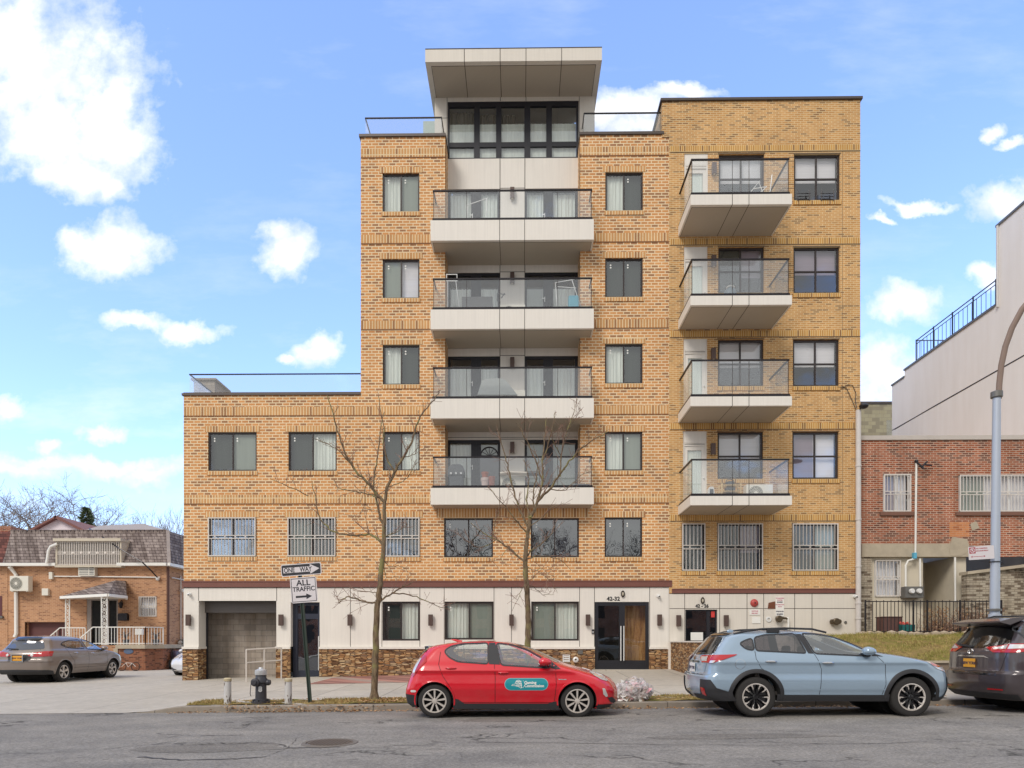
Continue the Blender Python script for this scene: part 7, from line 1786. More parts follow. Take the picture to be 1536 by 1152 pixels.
def car_text(mb, txt, size, x, z, align='LEFT', bold=.001):
    vs, fs = text_mesh(txt, size, .0006, 1.0, bold, align); n = len(mb.v)
    mb.v += [flank(x+v[0], z+v[1], .0075+v[2]) for v in vs]
    for f in fs: mb.f.append(tuple(n+i for i in f)); mb.m.append(0)
car_text(cw, 'Gaming', .07, 2.13, .628, bold=.002); car_text(cw, 'Commission', .07, 2.13, .572, bold=.002)
for i, tx in enumerate(('NEW', 'YORK', 'STATE')): car_text(cw, tx, .038, 2.035, .645-i*.036, 'CENTER', .0015)
st = [(1.91,.59),(1.90,.575),(1.99,.575),(2.02,.55),(2.05,.53),(2.04,.545)]
ol = [(1.905,.578),(1.925,.60),(1.965,.602),(1.975,.615),(1.97,.63),(2.0,.668),(2.035,.675),(2.06,.66),(2.085,.60),(2.082,.56),(2.075,.545),(2.10,.545),(2.065,.532),(2.045,.55),(2.01,.565),(2.0,.574)]
for a, b in zip(ol, ol[1:]+ol[:1]):
    va, vb = Vector(a), Vector(b); d = (vb-va).normalized(); nn = Vector((-d.y, d.x))*.0035; cw.quad(flank(*(va-nn)), flank(*(vb-nn)), flank(*(vb+nn)), flank(*(va+nn)))
cw.quad(flank(2.112, .535), flank(2.117, .535), flank(2.117, .67), flank(2.112, .67))
cw.build('decal_lettering', M['white'], root, recalc=False)
mb = MB(); mb.tube([(.95, 0, 1.35), (.82, 0, 1.385), (.74, 0, 1.40)], [.03, .02, .006], 8); mb.build('antenna', redp_, root, smooth=True)
def place(root, X, Y, Z, rz=0): root.location = (X, Y, Z); root.rotation_euler = (0, 0, rz)
XR = PX(651.4, 11.86)
place(root, XR-.528, 11.85+.84, zr(-.3, 12)+.0)
redroot = root
# ---- white copy of the small hatchback in the gap beside the garage
wr_ = dup(root, (-13.25, 30.2, -.0), 'white car nose just showing past the garage pier beside the orange brick house', rz=-PI/2); del wr_['group']
wp = paint('white_car_paint', (214, 216, 222))
for ch in list(wr_.children):
    if ch.name.split('.')[0] in ('decal', 'decal_edge', 'decal_lettering'): bpy.data.objects.remove(ch); continue
    if ch.data and any(m_ == redp_ for m_ in ch.data.materials):
        ch.data = ch.data.copy()
        for i, m_ in enumerate(ch.data.materials):
            if m_ == redp_: ch.data.materials[i] = wp
# ---- light blue crossover
q1 = [(.672,1.264),(.775,1.318),(.905,1.36),(.913,1.145),(.775,1.167)]
q2 = [(.945,1.37),(1.145,1.415),(1.675,1.437),(1.80,1.098),(.94,1.141)]
q3 = [(1.79,1.437),(2.03,1.431),(2.318,1.379),(2.64,1.254),(2.80,1.16),(2.90,1.048),(1.94,1.09)]
blp = paint('blue_grey_car_paint', (146, 166, 184), metal=.15, rough=.18)
blue = dict(L=4.46, label='pale blue grey crossover with black cladding and roof rails parked along the kerb', group='cars parked along the kerb', paint=blp, clad=M['trim'], lip=.07, n=160,
  xr=[(.27,.12),(.36,.03),(.5,-.0),(.70,.0),(.74,.05),(.95,.08),(1.1,.17),(1.3,.33),(1.40,.42),(1.45,.55),(1.485,.8),(1.5,1.2)],
  xf=[(.27,4.34),(.33,4.40),(.5,4.45),(.74,4.44),(.84,4.38),(.92,4.22),(.99,3.97),(1.06,3.6),(1.10,3.30),(1.18,3.03),(1.33,2.66),(1.42,2.40),(1.46,2.2),(1.49,1.95),(1.5,1.7)],
  w=[(.27,.82),(.36,.852),(.43,.866),(.48,.884),(.60,.893),(.78,.876),(.89,.876),(.935,.894),(.97,.885),(1.06,.84),(1.12,.80),(1.3,.715),(1.41,.645),(1.47,.54),(1.5,.42)],
  rr=[(.27,.2),(.75,.22),(1.1,.24),(1.5,.2)], rf=[(.27,.32),(.7,.34),(.9,.34),(1.08,.28),(1.3,.2),(1.5,.15)], kr=.06, kf=.12,
  ax=(.92,3.589), r=.345, ra=.415, rim=.225, style='y', holes=[q1, q2, q3], wins=[('t', q1, 'tint'), ('t', q2, 'tint'), ('g', q3, 'carglass')], blacks=[[(1.69,1.43),(1.78,1.43),(1.92,1.09),(1.83,1.095)], [(2.915,1.05),(2.86,1.13),(3.1,1.04)]],
  ws=(1.09, 1.42), rg=[(0,1.40),(.50,1.38),(.66,1.12),(.64,1.08),(0,1.06)], cab=(2.15,.98), mirror=(2.78,1.11), handles=[(1.16,.958),(2.13,.936)], hm=M['chrome'], seat='seat',
  patches=[('taillight','redlens','q',[(-.33,1.02),(-.30,1.05),(.1,1.06),(.53,1.075),(.50,1.05),(.34,.985),(.18,.93),(-.2,.93)],.012), ('taillight_lens','clearlens','q',[(-.28,1.025),(-.02,1.03),(0,.955),(-.22,.955)],.016), ('taillight_lens','clearlens','q',[(.12,.965),(.22,.965),(.18,.93),(.1,.93)],.016),
    ('bumper_cladding','trim','q',[(-.1,.64),(.2,.64),(.30,.50),(.56,.42),(.56,.275),(-.5,.275),(-.5,.36),(-.12,.38)],.010), ('reflector','redlens','q',[(-.08,.50),(.08,.49),(.1,.36),(-.02,.38)],.016),
    ('side_cladding','trim','s',[(1.28,.40),(1.4,.385),(3.1,.385),(3.2,.40),(3.2,.272),(1.28,.272)],.009), ('front_cladding','trim','s',[(3.95,.34),(4.12,.35),(4.26,.42),(4.22,.62),(4.22,.68),(4.31,.68),(4.37,.45),(4.32,.33),(4.22,.275),(3.95,.275)],.010), ('fuel_flap','chrome','s',EP(.64,.91,.088,.088),.002), ('fuel_flap',blp,'s',EP(.64,.91,.082,.082),.004),
    ('headlight','clearlens','s',[(3.84,.955),(4.0,.935),(4.16,.88),(4.30,.79),(4.20,.77),(4.02,.83)],.008), ('indicator','amber','s',[(3.90,.935),(4.0,.91),(4.12,.86),(4.04,.855),(3.95,.885)],.012), ('hatch_handle','gloss','r',[(-.32,.955),(.32,.955),(.32,.925),(-.32,.925)],.008), ('spoiler_edge','gloss','q',[(-.6,1.44),(.15,1.44),(.1,1.40),(-.6,1.40)],.02)],
  seams=[('s',[(1.70,1.45),(1.93,1.08),(2.03,.82),(2.0,.39)]), ('s',[(.92,1.14),(.915,1.0),(1.0,.84),(1.22,.69),(1.38,.4)]), ('s',[(2.99,1.04),(3.12,.9),(3.12,.56),(3.07,.39)]), ('q',[(.12,1.38),(-.02,1.06)]), ('q',[(.0,.93),(-.05,.72),(-.6,.715)])])
c, root = build_car(blue)
XBc = PX(1134.6, 11.52); place(root, XBc-.92, 11.5+.885, zr(XBc+1.3, 12))
for sg in (1, -1):
    mb = MB(); pts = [(.62, 1.43), (.8, 1.48), (1.1, 1.52), (1.5, 1.535), (2.0, 1.52), (2.25, 1.46)]; yy_ = [.58, .58, .58, .58, .57, .56]
    mb.tube([(x, sg*y, z) for (x, z), y in zip(pts, yy_)], .018, 8); mb.box(1.2, 1.42, sg*.58-.02, sg*.58+.02, 1.46, 1.525); mb.build('roof_rail', M['trim'], root, smooth=True)
for i, (tx, z) in enumerate((('', 0),)): pass
plate(c, root, 0, .83, M['white'], 'NEW YORK', tcol=greyt)
mb = MB(); p_ = c.rear(0, 1.0); mb.lathe([(.0, 0), (.055, 0), (.06, .01), (0, .012)], (0, 0, 0), 'x', 18); mb.xf(lambda v: Vector((p_[0]-v.x-.004, v.y*1.3, 1.0+v.z*.8))); mb.build('emblem', M['chrome'], root)
mb = MB(); mb.beam(c.rear(.05, 1.1)[:1]+(.05, 1.1), (c.rear(-.25, 1.14)[0]-.02, -.3, 1.16), .02, .03); mb.build('wiper', M['trim'], root)
mb = MB(); mb.ball((.74, 0, 1.49), .035, 10, sc=(1.8, .5, 1)); mb.build('antenna', blp, root, smooth=True)
# ---- silver brown crossover seen from behind in the driveway
q4 = [(.98,1.25),(1.15,1.34),(1.5,1.405),(2.02,1.425),(2.12,1.11),(1.6,1.12),(1.25,1.16)]
q5 = [(2.16,1.425),(2.4,1.40),(2.75,1.27),(3.05,1.13),(3.16,1.06),(2.26,1.09)]
sip = paint('taupe_car_paint', (136, 124, 116), metal=.4, rough=.35)
silv = dict(L=4.65, label='taupe crossover with red tail lamps parked nose in on the driveway', paint=sip, lip=.03, n=140,
  xr=[(.28,.12),(.4,.02),(.6,-.0),(.72,.0),(.78,.06),(.95,.09),(1.1,.20),(1.3,.36),(1.42,.42),(1.48,.5),(1.54,.8),(1.56,1.2)],
  xf=[(.28,4.5),(.4,4.6),(.6,4.65),(.8,4.6),(.92,4.35),(1.0,4.0),(1.06,3.62),(1.13,3.35),(1.35,2.85),(1.48,2.4),(1.53,2.1),(1.56,1.7)],
  w=[(.28,.83),(.4,.87),(.6,.9),(.8,.895),(.95,.885),(1.05,.85),(1.12,.80),(1.3,.71),(1.43,.64),(1.52,.52),(1.56,.40)],
  rr=[(.28,.25),(.75,.26),(1.1,.25),(1.5,.2)], rf=[(.28,.42),(.7,.45),(1.0,.4),(1.3,.2),(1.56,.15)], kr=.08, kf=.12,
  ax=(.98,3.67), r=.345, ra=.40, rim=.215, style='five', holes=[q4, q5], wins=[('t', q4, 'tint'), ('g', q5, 'carglass')], ws=(1.12, 1.44), rg=[(0,1.38),(.52,1.36),(.66,1.12),(0,1.08)], rgm='tint_rear', cab=(2.35,.98), mirror=(3.02,1.10), handles=[(1.55,.98),(2.45,.95)], hm=M['chrome'], seat='seatd',
  patches=[('taillight','redlens','q',[(-.35,.90),(-.2,.99),(.15,1.04),(.38,1.04),(.40,1.0),(.36,.88),(-.2,.86)],.016), ('taillight_lens','clearlens','q',EP(-.22,.92,.05,.045,12),.022), ('lower_bumper','trim','q',[(-.66,.45),(.3,.43),(.5,.40),(.5,.285),(-.66,.285)],.006), ('plate_recess','trim','r',[(-.42,.93),(.42,.93),(.34,.72),(-.34,.72)],.004), ('headlight','clearlens','s',[(4.0,.98),(4.25,.9),(4.4,.82),(4.2,.84),(4.05,.9)],.008), ('spoiler','gloss','q',[(-.62,1.50),(.05,1.49),(-.08,1.385),(-.62,1.38)],.03)],
  seams=[('s',[(2.08,1.42),(2.2,1.08),(2.24,.8),(2.2,.36)]), ('s',[(1.15,1.16),(1.2,.95),(1.45,.7),(1.5,.4)]), ('s',[(3.25,1.05),(3.3,.7),(3.25,.38)]), ('s',[(1.45,.47),(3.25,.47)]), ('q',[(-.6,.70),(.5,.69)]), ('q',[(.1,1.4),(0,1.08)])])
t = NT('rear_glass'); t.bsdf(lin((88, 92, 102)), .06, .2, None, .8); M['tint_rear'] = t.mat
c, root = build_car(silv)
place(root, -16.3, 22.4-.98, lotz(-16, 23)+.0, PI/2)
M['nyplate'] = plain('amber_plate', (226, 160, 50), .5); M['navytxt'] = plain('navy_text', (50, 44, 70), .5)
plate(c, root, 0, .82, M['nyplate'], 'NEW YORK', tcol=M['navytxt'])
mb = MB(); x = min(c.rear(0, q)[0] for q in (.7, .74, .82))-.012
for a, b, cc, d in ((-.2, .2, .69, .72), (-.2, -.165, .72, .93), (.165, .2, .72, .93)): mb.box(x-.01, x+.02, a, b, cc, d)
mb.build('plate_frame', M['chrome'], root)
mb = MB(); mb.beam((c.rear(.1, 1.12)[0]-.03, .12, 1.11), (c.rear(.4, 1.1)[0]-.02, .48, 1.125), .03, .035); mb.build('wiper', M['trim'], root)
# ---- dark grey minivan, rear quarter
q6 = [(.42,1.50),(.6,1.56),(1.5,1.60),(1.5,1.2),(.8,1.16),(.5,1.2)]
q7 = [(1.56,1.6),(2.7,1.6),(2.7,1.16),(1.56,1.2)]; q8 = [(2.78,1.6),(3.2,1.52),(3.7,1.25),(3.8,1.13),(2.8,1.14)]
vp = paint('dark_grey_car_paint', (72, 64, 67), metal=.25, rough=.3)
van = dict(L=5.08, label='dark grey minivan with an amber licence plate cut by the picture edge', cat='minivan', group='cars parked along the kerb', paint=vp, lip=.03, n=150,
  xr=[(.22,.16),(.34,.04),(.55,-.0),(.68,.0),(.74,.07),(1.05,.09),(1.15,.14),(1.4,.31),(1.56,.40),(1.63,.48),(1.68,.75),(1.72,1.3)],
  xf=[(.22,4.85),(.4,5.02),(.6,5.08),(.8,5.0),(.95,4.8),(1.1,4.4),(1.2,4.0),(1.4,3.5),(1.6,2.9),(1.68,2.5),(1.72,2.0)],
  w=[(.22,.9),(.35,.96),(.6,.985),(.85,.985),(1.05,.965),(1.15,.94),(1.4,.86),(1.56,.79),(1.67,.66),(1.72,.5)],
  rr=[(.22,.26),(.9,.28),(1.3,.24),(1.72,.2)], rf=[(.22,.5),(.8,.5),(1.1,.4),(1.4,.2),(1.72,.15)], kr=.1, kf=.15,
  ax=(1.05,4.08), r=.335, ra=.39, rim=.22, style='five', holes=[q6, q7, q8], wins=[('t', q6, 'tint'), ('t', q7, 'tint'), ('g', q8, 'carglass')], ws=(1.22, 1.6), rg=[(0,1.54),(.60,1.52),(.74,1.2),(.68,1.15),(0,1.13)], cab=(2.6,1.02), mirror=(3.7,1.2), handles=[(1.7,1.02),(2.9,1.0)], seat='seatd',
  patches=[('taillight','redlens','q',[(-.36,1.15),(-.1,1.18),(.1,1.215),(.5,1.22),(.56,1.10),(.2,1.06),(-.16,1.06)],.012), ('taillight_lens','clearlens','q',[(-.22,1.13),(.06,1.195),(.06,1.12),(-.1,1.12)],.017), ('taillight_lens','clearlens','q',[(.09,1.20),(.28,1.20),(.42,1.14),(.09,1.12)],.017),
     ('reflector','redlens','q',[(-.2,.42),(.1,.42),(.1,.395),(-.2,.395)],.012), ('plate_recess',vp,'r',[(-.45,.98),(.45,.98),(.58,.78),(-.58,.78)],-.0), ('chrome_strip','chrome','r',[(-.34,1.0),(.34,1.0),(.46,.955),(.32,.975),(-.32,.975),(-.46,.955)],.014), ('bumper_step','gloss','q',[(-.7,.70),(-.04,.70),(-.02,.655),(-.7,.655)],.004), ('lower_bumper','trim','q',[(-.75,.34),(.3,.33),(.3,.23),(-.75,.23)],.006)],
  seams=[('s',[(1.53,1.6),(1.53,1.0),(1.6,.3)]), ('q',[(.08,1.215),(.1,1.05),(-.02,.74),(-.1,.715),(-.7,.715)]), ('q',[(.04,1.5),(.05,1.22)])])
c, root = build_car(van)
place(root, 8.36, 11.62+.985, zr(9.5, 12))
plate(c, root, 0, .86, M['nyplate'], 'NEW YORK', tcol=M['navytxt'])
mb = MB(); x = c.rear(0, 1.08)[0]-.012
for rx_, rz_, dz in ((.075, .05, 0), (.03, .048, 0), (.055, .02, .018)): mb.tube([(x, rx_*math.cos(a), 1.075+dz+rz_*math.sin(a)) for a in [2*PI*i/24 for i in range(25)]], .007, 6, cap=False)
mb.build('emblem', M['chrome'], root)
mb = MB(); mb.prism([(.16, 1.60), (.36, 1.55), (.62, 1.66), (.62, 1.70), (.4, 1.68), (.18, 1.625)], -.66, .66); mb.build('spoiler', vp, root, bevel=.01)
mb = MB(); mb.beam((c.rear(.0, 1.17)[0]-.02, .0, 1.16), (c.rear(.4, 1.18)[0]-.03, .45, 1.2), .03, .03); mb.build('wiper', M['trim'], root)
for sg in (1, -1): mb = MB(); mb.tube([(.8, sg*.68, 1.69), (1.0, sg*.68, 1.75), (3.0, sg*.68, 1.76), (3.2, sg*.66, 1.68)], .018, 6); mb.build('roof_rail', M['trim'], root)
# ------------------------------------------------------------------ trees
def barkmat(name, a, b):
    t = NT(name); o = t.obj(); n1 = t.noise(t.scale(o, (9, 9, 2.2)), 2.2, 5, .7); n2 = t.noise(o, 3, 3)
    col = t.mix(t.rng(n1, .35, .65), lin(a), lin(b)); col = t.mix(t.rng(n2, .52, .62), col, lin((132, 126, 84)))
    t.bsdf(col, .9, 0, t.bump(n1, .6, .015), .15); return t.mat
M['bark'] = barkmat('grey_green_bark', (82, 68, 54), (140, 122, 98)); M['twig'] = plain('brown_twig', (134, 104, 88), .85, var=.2, nsc=2)
M['darktwig'] = plain('dark_twig', (126, 114, 108), .9, var=.2)
def c2p(q, Y, sc=3.2, ox=420, oy=590, dy=0):
    p_ = P(q[0]/sc+ox, q[1]/sc+oy, Y); return Vector((p_[0], Y+dy, p_[2]))
def tree(name, label, Y, trunk, limbs, base, seed, r0, grp, twigs=1.0):
    rg = random.Random(seed); bz = H(base[0], base[1]); th_ = thing(name, label, 'tree', (base[0], base[1], bz-.02), grp); o = th_.location
    tp = [Vector((base[0], base[1], bz-.05))]+[c2p(q, Y) for q in trunk]
    # densify with slight wobble
    def dens(pts, amp, n=4):
        out = []
        for i in range(len(pts)-1):
            for k in range(n):
                p_ = pts[i].lerp(pts[i+1], k/n); out.append(p_+(Vector((rg.gauss(0, amp), rg.gauss(0, amp), rg.gauss(0, amp))) if (i or k) else Vector()))
        out.append(pts[-1]); return out
    tq = dens(tp, .006); n = len(tq); mb = MB()
    rr = [r0*(1.25 if i == 0 else 1)*(1-.52*(i/(n-1)))+(.05 if i == 0 else 0) for i in range(n)]
    mb.tube(tq, rr, 12); mb.build('trunk', M['bark'], th_, o, smooth=True)
    br = MB(); tw = MB()
    def twig(p0, d, L, r_, depth):
        k = max(3, int(L/.09)); pts = [p0]; dd = d.normalized()
        for i in range(k):
            dd = (dd+Vector((rg.gauss(0, .07), rg.gauss(0, .07), rg.gauss(.03, .07)))).normalized(); pts.append(pts[-1]+dd*L/k)
        tw.tube(pts, [max(.0035, r_*(1-.75*i/k)) for i in range(k+1)], 4, cap=False)
        if depth > 0:
            for _ in range(rg.randint(1, 3)):
                i = rg.randint(1, k-1); s_ = (dd+Vector((rg.gauss(0, .8), rg.gauss(0, .8), rg.gauss(.1, .6)))).normalized(); twig(pts[i], s_, L*rg.uniform(.3, .6), r_*.6, depth-1)
    for (pts, ra, rb) in limbs:
        dy = rg.uniform(-.7, .7); P3 = []
        for i, q in enumerate(pts): v = c2p(q, Y); v.y += dy*(i/max(1, len(pts)-1)); P3.append(v)
        d_ = dens(P3, .008, 4); n = len(d_)
        br.tube(d_, [ra+(rb-ra)*(i/(n-1)) for i in range(n)], 7)
        for i in range(2, n):
            if i < n*.86 and rg.random() < .6*twigs:
                dr = (d_[i]-d_[i-1]).normalized(); s_ = (dr*.9+Vector((rg.gauss(0, .6), rg.gauss(0, .6), rg.gauss(.25, .45)))).normalized()
                twig(d_[i], s_, rg.uniform(.1, .7)*(1-.35*i/n), max(.005, (ra+(rb-ra)*i/n)*.4), 1)
    tw.m = [1]*len(tw.m); merge(br, tw); br.build('crown', [M['bark'], M['twig']], th_, o, smooth=True)
    return th_
Y1 = 14.35
T1tr = [(458,1260),(462,1120),(468,1010),(480,930),(482,870),(492,800),(498,720),(500,640),(500,560),(500,520)]
L1_ = [([(500,520),(460,478),(420,430),(370,380),(320,300),(290,210),(262,110),(235,20)],.035,.009), ([(370,380),(330,330),(290,280),(230,245),(165,225)],.016,.005), ([(500,640),(478,600),(462,520),(440,450),(440,380),(452,300),(460,200),(465,120),(478,50)],.03,.007),
  ([(500,560),(512,450),(550,380),(590,310),(625,250),(645,190),(665,120),(690,80),(740,20),(770,-20)],.036,.008), ([(550,380),(512,310),(495,240),(500,170),(485,90),(470,10)],.02,.005), ([(497,730),(460,690),(420,672),(340,676),(270,665),(215,640),(170,590),(148,540),(135,490),(118,420),(108,385)],.028,.006), ([(136,492),(70,462),(20,442),(-10,432)],.011,.004),
  ([(470,500),(430,480),(370,465),(300,447),(250,430),(222,385)],.018,.005), ([(466,1010),(420,1002),(370,988),(330,975),(305,990),(288,1008)],.022,.008), ([(288,1008),(270,990),(250,972)],.009,.004), ([(470,960),(445,952),(380,945),(320,938)],.012,.004),
  ([(476,1000),(520,970),(560,945),(600,925),(640,900)],.022,.006), ([(540,960),(600,962),(660,978),(710,1000),(760,1020),(800,1030)],.015,.005), ([(482,880),(470,850),(460,820),(462,790)],.02,.008), ([(500,690),(560,660),(600,620),(590,600)],.01,.004), ([(590,310),(640,290),(660,230)],.01,.004), ([(500,800),(520,830),(580,830),(600,840)],.009,.004),
  ([(515,450),(570,440),(620,420),(650,380),(668,350)],.011,.004), ([(440,400),(400,440),(390,520),(350,580)],.01,.004), ([(460,478),(440,450),(415,380),(400,330)],.012,.004), ([(480,940),(455,900),(440,870)],.01,.004), ([(495,820),(500,880),(560,870)],.008,.003)]
b1 = (PX(561.5, Y1), Y1)
tree('street_tree', 'bare street tree with long spreading limbs, behind the leaning sign post', Y1, T1tr, L1_, b1, 11, .074, 'bare street trees')
T2tr = [(1190,1330),(1190,1200),(1192,1100),(1188,1000),(1184,900),(1176,820),(1180,740),(1188,690),(1196,640),(1200,600)]
L2_ = [([(1200,600),(1220,560),(1240,500),(1262,420),(1262,300),(1275,180),(1284,70)],.04,.007), ([(1235,520),(1300,460),(1340,400),(1380,350),(1440,290),(1500,255),(1560,230)],.028,.007), ([(1190,640),(1150,560),(1130,500),(1100,380),(1080,300),(1055,210),(1038,140)],.026,.006), ([(1262,420),(1235,340),(1190,240),(1160,180),(1135,145)],.018,.005), ([(1262,320),(1295,220),(1310,150),(1320,90)],.015,.005),
  ([(1345,400),(1350,300),(1365,220),(1385,160),(1405,100),(1432,10)],.017,.005), ([(1350,300),(1310,250),(1290,190)],.009,.003), ([(1385,170),(1410,140),(1440,90)],.009,.003), ([(1174,810),(1130,770),(1080,728),(1040,700),(1000,688),(955,655),(915,620)],.024,.006), ([(1038,702),(1000,735),(950,750),(900,722),(860,682)],.011,.004), ([(1020,690),(1028,620),(1045,540),(1052,480)],.011,.004),
  ([(1186,670),(1130,612),(1070,540),(1010,478)],.017,.005), ([(1180,790),(1215,745),(1260,715),(1310,660),(1330,600)],.018,.005), ([(1182,800),(1230,775),(1290,775),(1350,785),(1410,838)],.015,.004), ([(1195,600),(1185,500),(1195,400),(1170,300)],.02,.005), ([(1220,560),(1215,470),(1232,400),(1240,330),(1210,250)],.018,.004), ([(1300,460),(1370,470),(1440,400),(1490,380)],.012,.004),
  ([(1178,820),(1215,860),(1250,840),(1290,870)],.01,.004), ([(1188,980),(1170,930),(1150,975),(1110,1060)],.01,.003), ([(1190,920),(1220,930),(1260,960),(1320,960)],.009,.003), ([(1190,900),(1240,860),(1300,900),(1330,960)],.009,.003), ([(1196,640),(1260,600),(1300,560),(1360,540)],.011,.004), ([(1182,720),(1120,720),(1060,800),(1090,840)],.009,.003)]
b2 = (PX(791.5, 14.5), 14.5)
tree('street_tree', 'bare street tree with dense upright twigs rising from behind the red hatchback', 14.5, T2tr, L2_, b2, 23, .074, 'bare street trees', 1.15)
# procedural bare trees in the distance and across the street
def bare_tree(name, label, loc, h, seed, spread=1.0, depth=6, r0=None, grp=None, mat='darktwig', up=.12):
    rg = random.Random(seed); th_ = thing(name, label, 'tree', loc, grp); o = th_.location; tr = MB(); br = MB(); r0 = r0 or h*.02
    tr.tube([Vector(loc)+Vector((0, 0, -.2)), Vector(loc)+Vector((rg.gauss(0, .05*h*.1), 0, h*.16)), Vector(loc)+Vector((0, 0, h*.3))], [r0*1.2, r0, r0*.85], 8); tr.build('trunk', M[mat], th_, o, smooth=True)
    def grow(p0, d, L, r_, k):
        n = 3; pts = [p0]; dd = d
        for i in range(n): dd = (dd+Vector((rg.gauss(0, .16), rg.gauss(0, .16), rg.gauss(up*.4, .1)))).normalized(); pts.append(pts[-1]+dd*L/n)
        br.tube(pts, [r_*(1-.35*i/n) for i in range(n+1)], 5 if k > 2 else 3, cap=False)
        if k > 0:
            for j in range(rg.choice((2, 3, 3)) if k > 1 else 4):
                ang = Vector((rg.gauss(0, .62*spread), rg.gauss(0, .62*spread), rg.gauss(up, .32))); grow(pts[rg.choice((n, n, n-1, n-1 if k < 3 else n))], (dd+ang).normalized(), L*rg.uniform(.62, .82), r_*.6, k-1)
    nl = 5 if depth < 7 else 9
    for j in range(nl):
        a = 2*PI*j/nl+rg.random(); grow(Vector(loc)+Vector((0, 0, h*(.26+.03*rg.random()))), Vector((math.cos(a)*.6*spread, math.sin(a)*.6*spread, .85)).normalized(), h*.24, r0*.6, depth-1)
    br.build('crown', M[mat], th_, o, smooth=False, recalc=False); return th_
bare_tree('bare_tree', 'broad bare tree with fan shaped crown behind the small house', (PX(52, 62), 62, -.4), 19.5, 4, 1.5, 7, .3, 'bare trees in the distance')
bare_tree('bare_tree', 'faint bare tree just beside the small evergreen', (PX(172, 75), 75, -.4), 16, 8, .7, 6, .22, 'bare trees in the distance', up=.3)
bare_tree('bare_tree', 'faint bare tree nearest the tan building in the distance', (PX(248, 80), 80, -.4), 18, 9, .8, 6, .22, 'bare trees in the distance', up=.3)
bare_tree('bare_tree', 'faint low bare tree between the two other far trees', (PX(212, 85), 85, -.4), 16, 19, .7, 6, .2, 'bare trees in the distance', up=.3)
M['needle'] = plain('dark_green_needles', (98, 110, 78), .9, var=.35, nsc=1.5)
t_ = thing('evergreen_tree', 'small pointed evergreen behind the gabled house', 'tree', (PX(130, 58), 58, -.4)); o = t_.location; h = EYE+(HZ-760)*58/1000+.4
mb = MB(); mb.tube([o, o+Vector((0, 0, h*.97))], [.2, .03], 6); mb.build('trunk', M['bark'], t_, o)
mb = MB(); rg = random.Random(6)
for i in range(3600):
    z = h*(.25+.75*rg.random()**.8); rad = (1-z/h)*6.2*(.75+.3*math.sin(z*5.5))+.1; a = rg.random()*2*PI; q = rad*math.sqrt(rg.random()); p_ = o+Vector((q*math.cos(a), q*math.sin(a), z-.12*q)); s_ = rg.uniform(.1, .24); d = Vector((math.cos(a), math.sin(a), rg.uniform(-.5, .4))).normalized(); sd_ = d.orthogonal().normalized()*s_*.4
    mb.poly([p_-sd_, p_+sd_, p_+d*s_*1.6])
mb.build('crown', M['needle'], t_, o, recalc=False)
# trees across the street (seen mirrored in the panes)
for i, (x, y, hh, sd_, lb) in enumerate(((-7, -17, 13, 31, 'tall bare tree on the far pavement, mirrored in the windows above the red hatchback'), (2.5, -18, 14, 32, 'tall bare tree on the far pavement, mirrored in the middle windows'), (12, -17, 13, 33, 'tall bare tree on the far pavement, mirrored in the windows of the yellow building'))):
    bare_tree('bare_tree', lb, (x, y, .1), hh, sd_, 1.15, 6, .22, 'bare trees across the street')
t_ = thing('row_house', 'low brick row house across the street mirrored in the panes', 'house', (0, -30, 0)); mb = MB(); mb.box(-30, 30, -40, -30, -.4, 6.5); mb.build('wall', M['brickR'], t_, t_.location)
mb = MB()
for i in range(18): mb.box(-28+i*3.3, -26.8+i*3.3, -30, -29.96, 1.2, 2.9); mb.box(-28+i*3.3, -26.8+i*3.3, -30, -29.96, 4.0, 5.5)
mb.build('window', M['frame'], t_, t_.location)
# dry shrub by the iron fence
t_ = thing('dry_shrub', 'tangled leafless shrub growing through the iron fence', 'shrub', (PX(1450, 21.9), 21.9, 1.55)); mb = MB(); rg = random.Random(9)
for i in range(330):
    px = rg.uniform(1390, 1500); p0 = Vector((PX(px, 21.9), 21.9+rg.gauss(0, .25), 1.6+rg.random()*.1)); d = Vector((rg.gauss(0, .5), rg.gauss(0, .4), 1)).normalized(); pts = [p0]; L = rg.uniform(.4, 1.0)*(1.1 if px > 1410 else .8)
    for k in range(5): d = (d+Vector((rg.gauss(0, .35), rg.gauss(0, .3), rg.gauss(0, .3)))).normalized(); pts.append(pts[-1]+d*L/5)
    mb.tube(pts, [.01, .009, .008, .006, .005, .004], 4, cap=False)
mb.build('stems', M['twig'], t_, t_.location, recalc=False)
mb = MB()
for i in range(500):
    px = rg.gauss(1402, 9) if i % 2 else rg.uniform(1392, 1500); p_ = Vector((PX(px, 21.8), 21.8+rg.gauss(0, .2), 1.75+rg.random()*.75)); s_ = .03; mb.poly([p_, p_+Vector((s_, rg.gauss(0, s_), rg.gauss(0, s_))), p_+Vector((rg.gauss(0, s_), 0, s_*1.2))])
mb.build('leaves', M['leaf'], t_, t_.location, recalc=False)
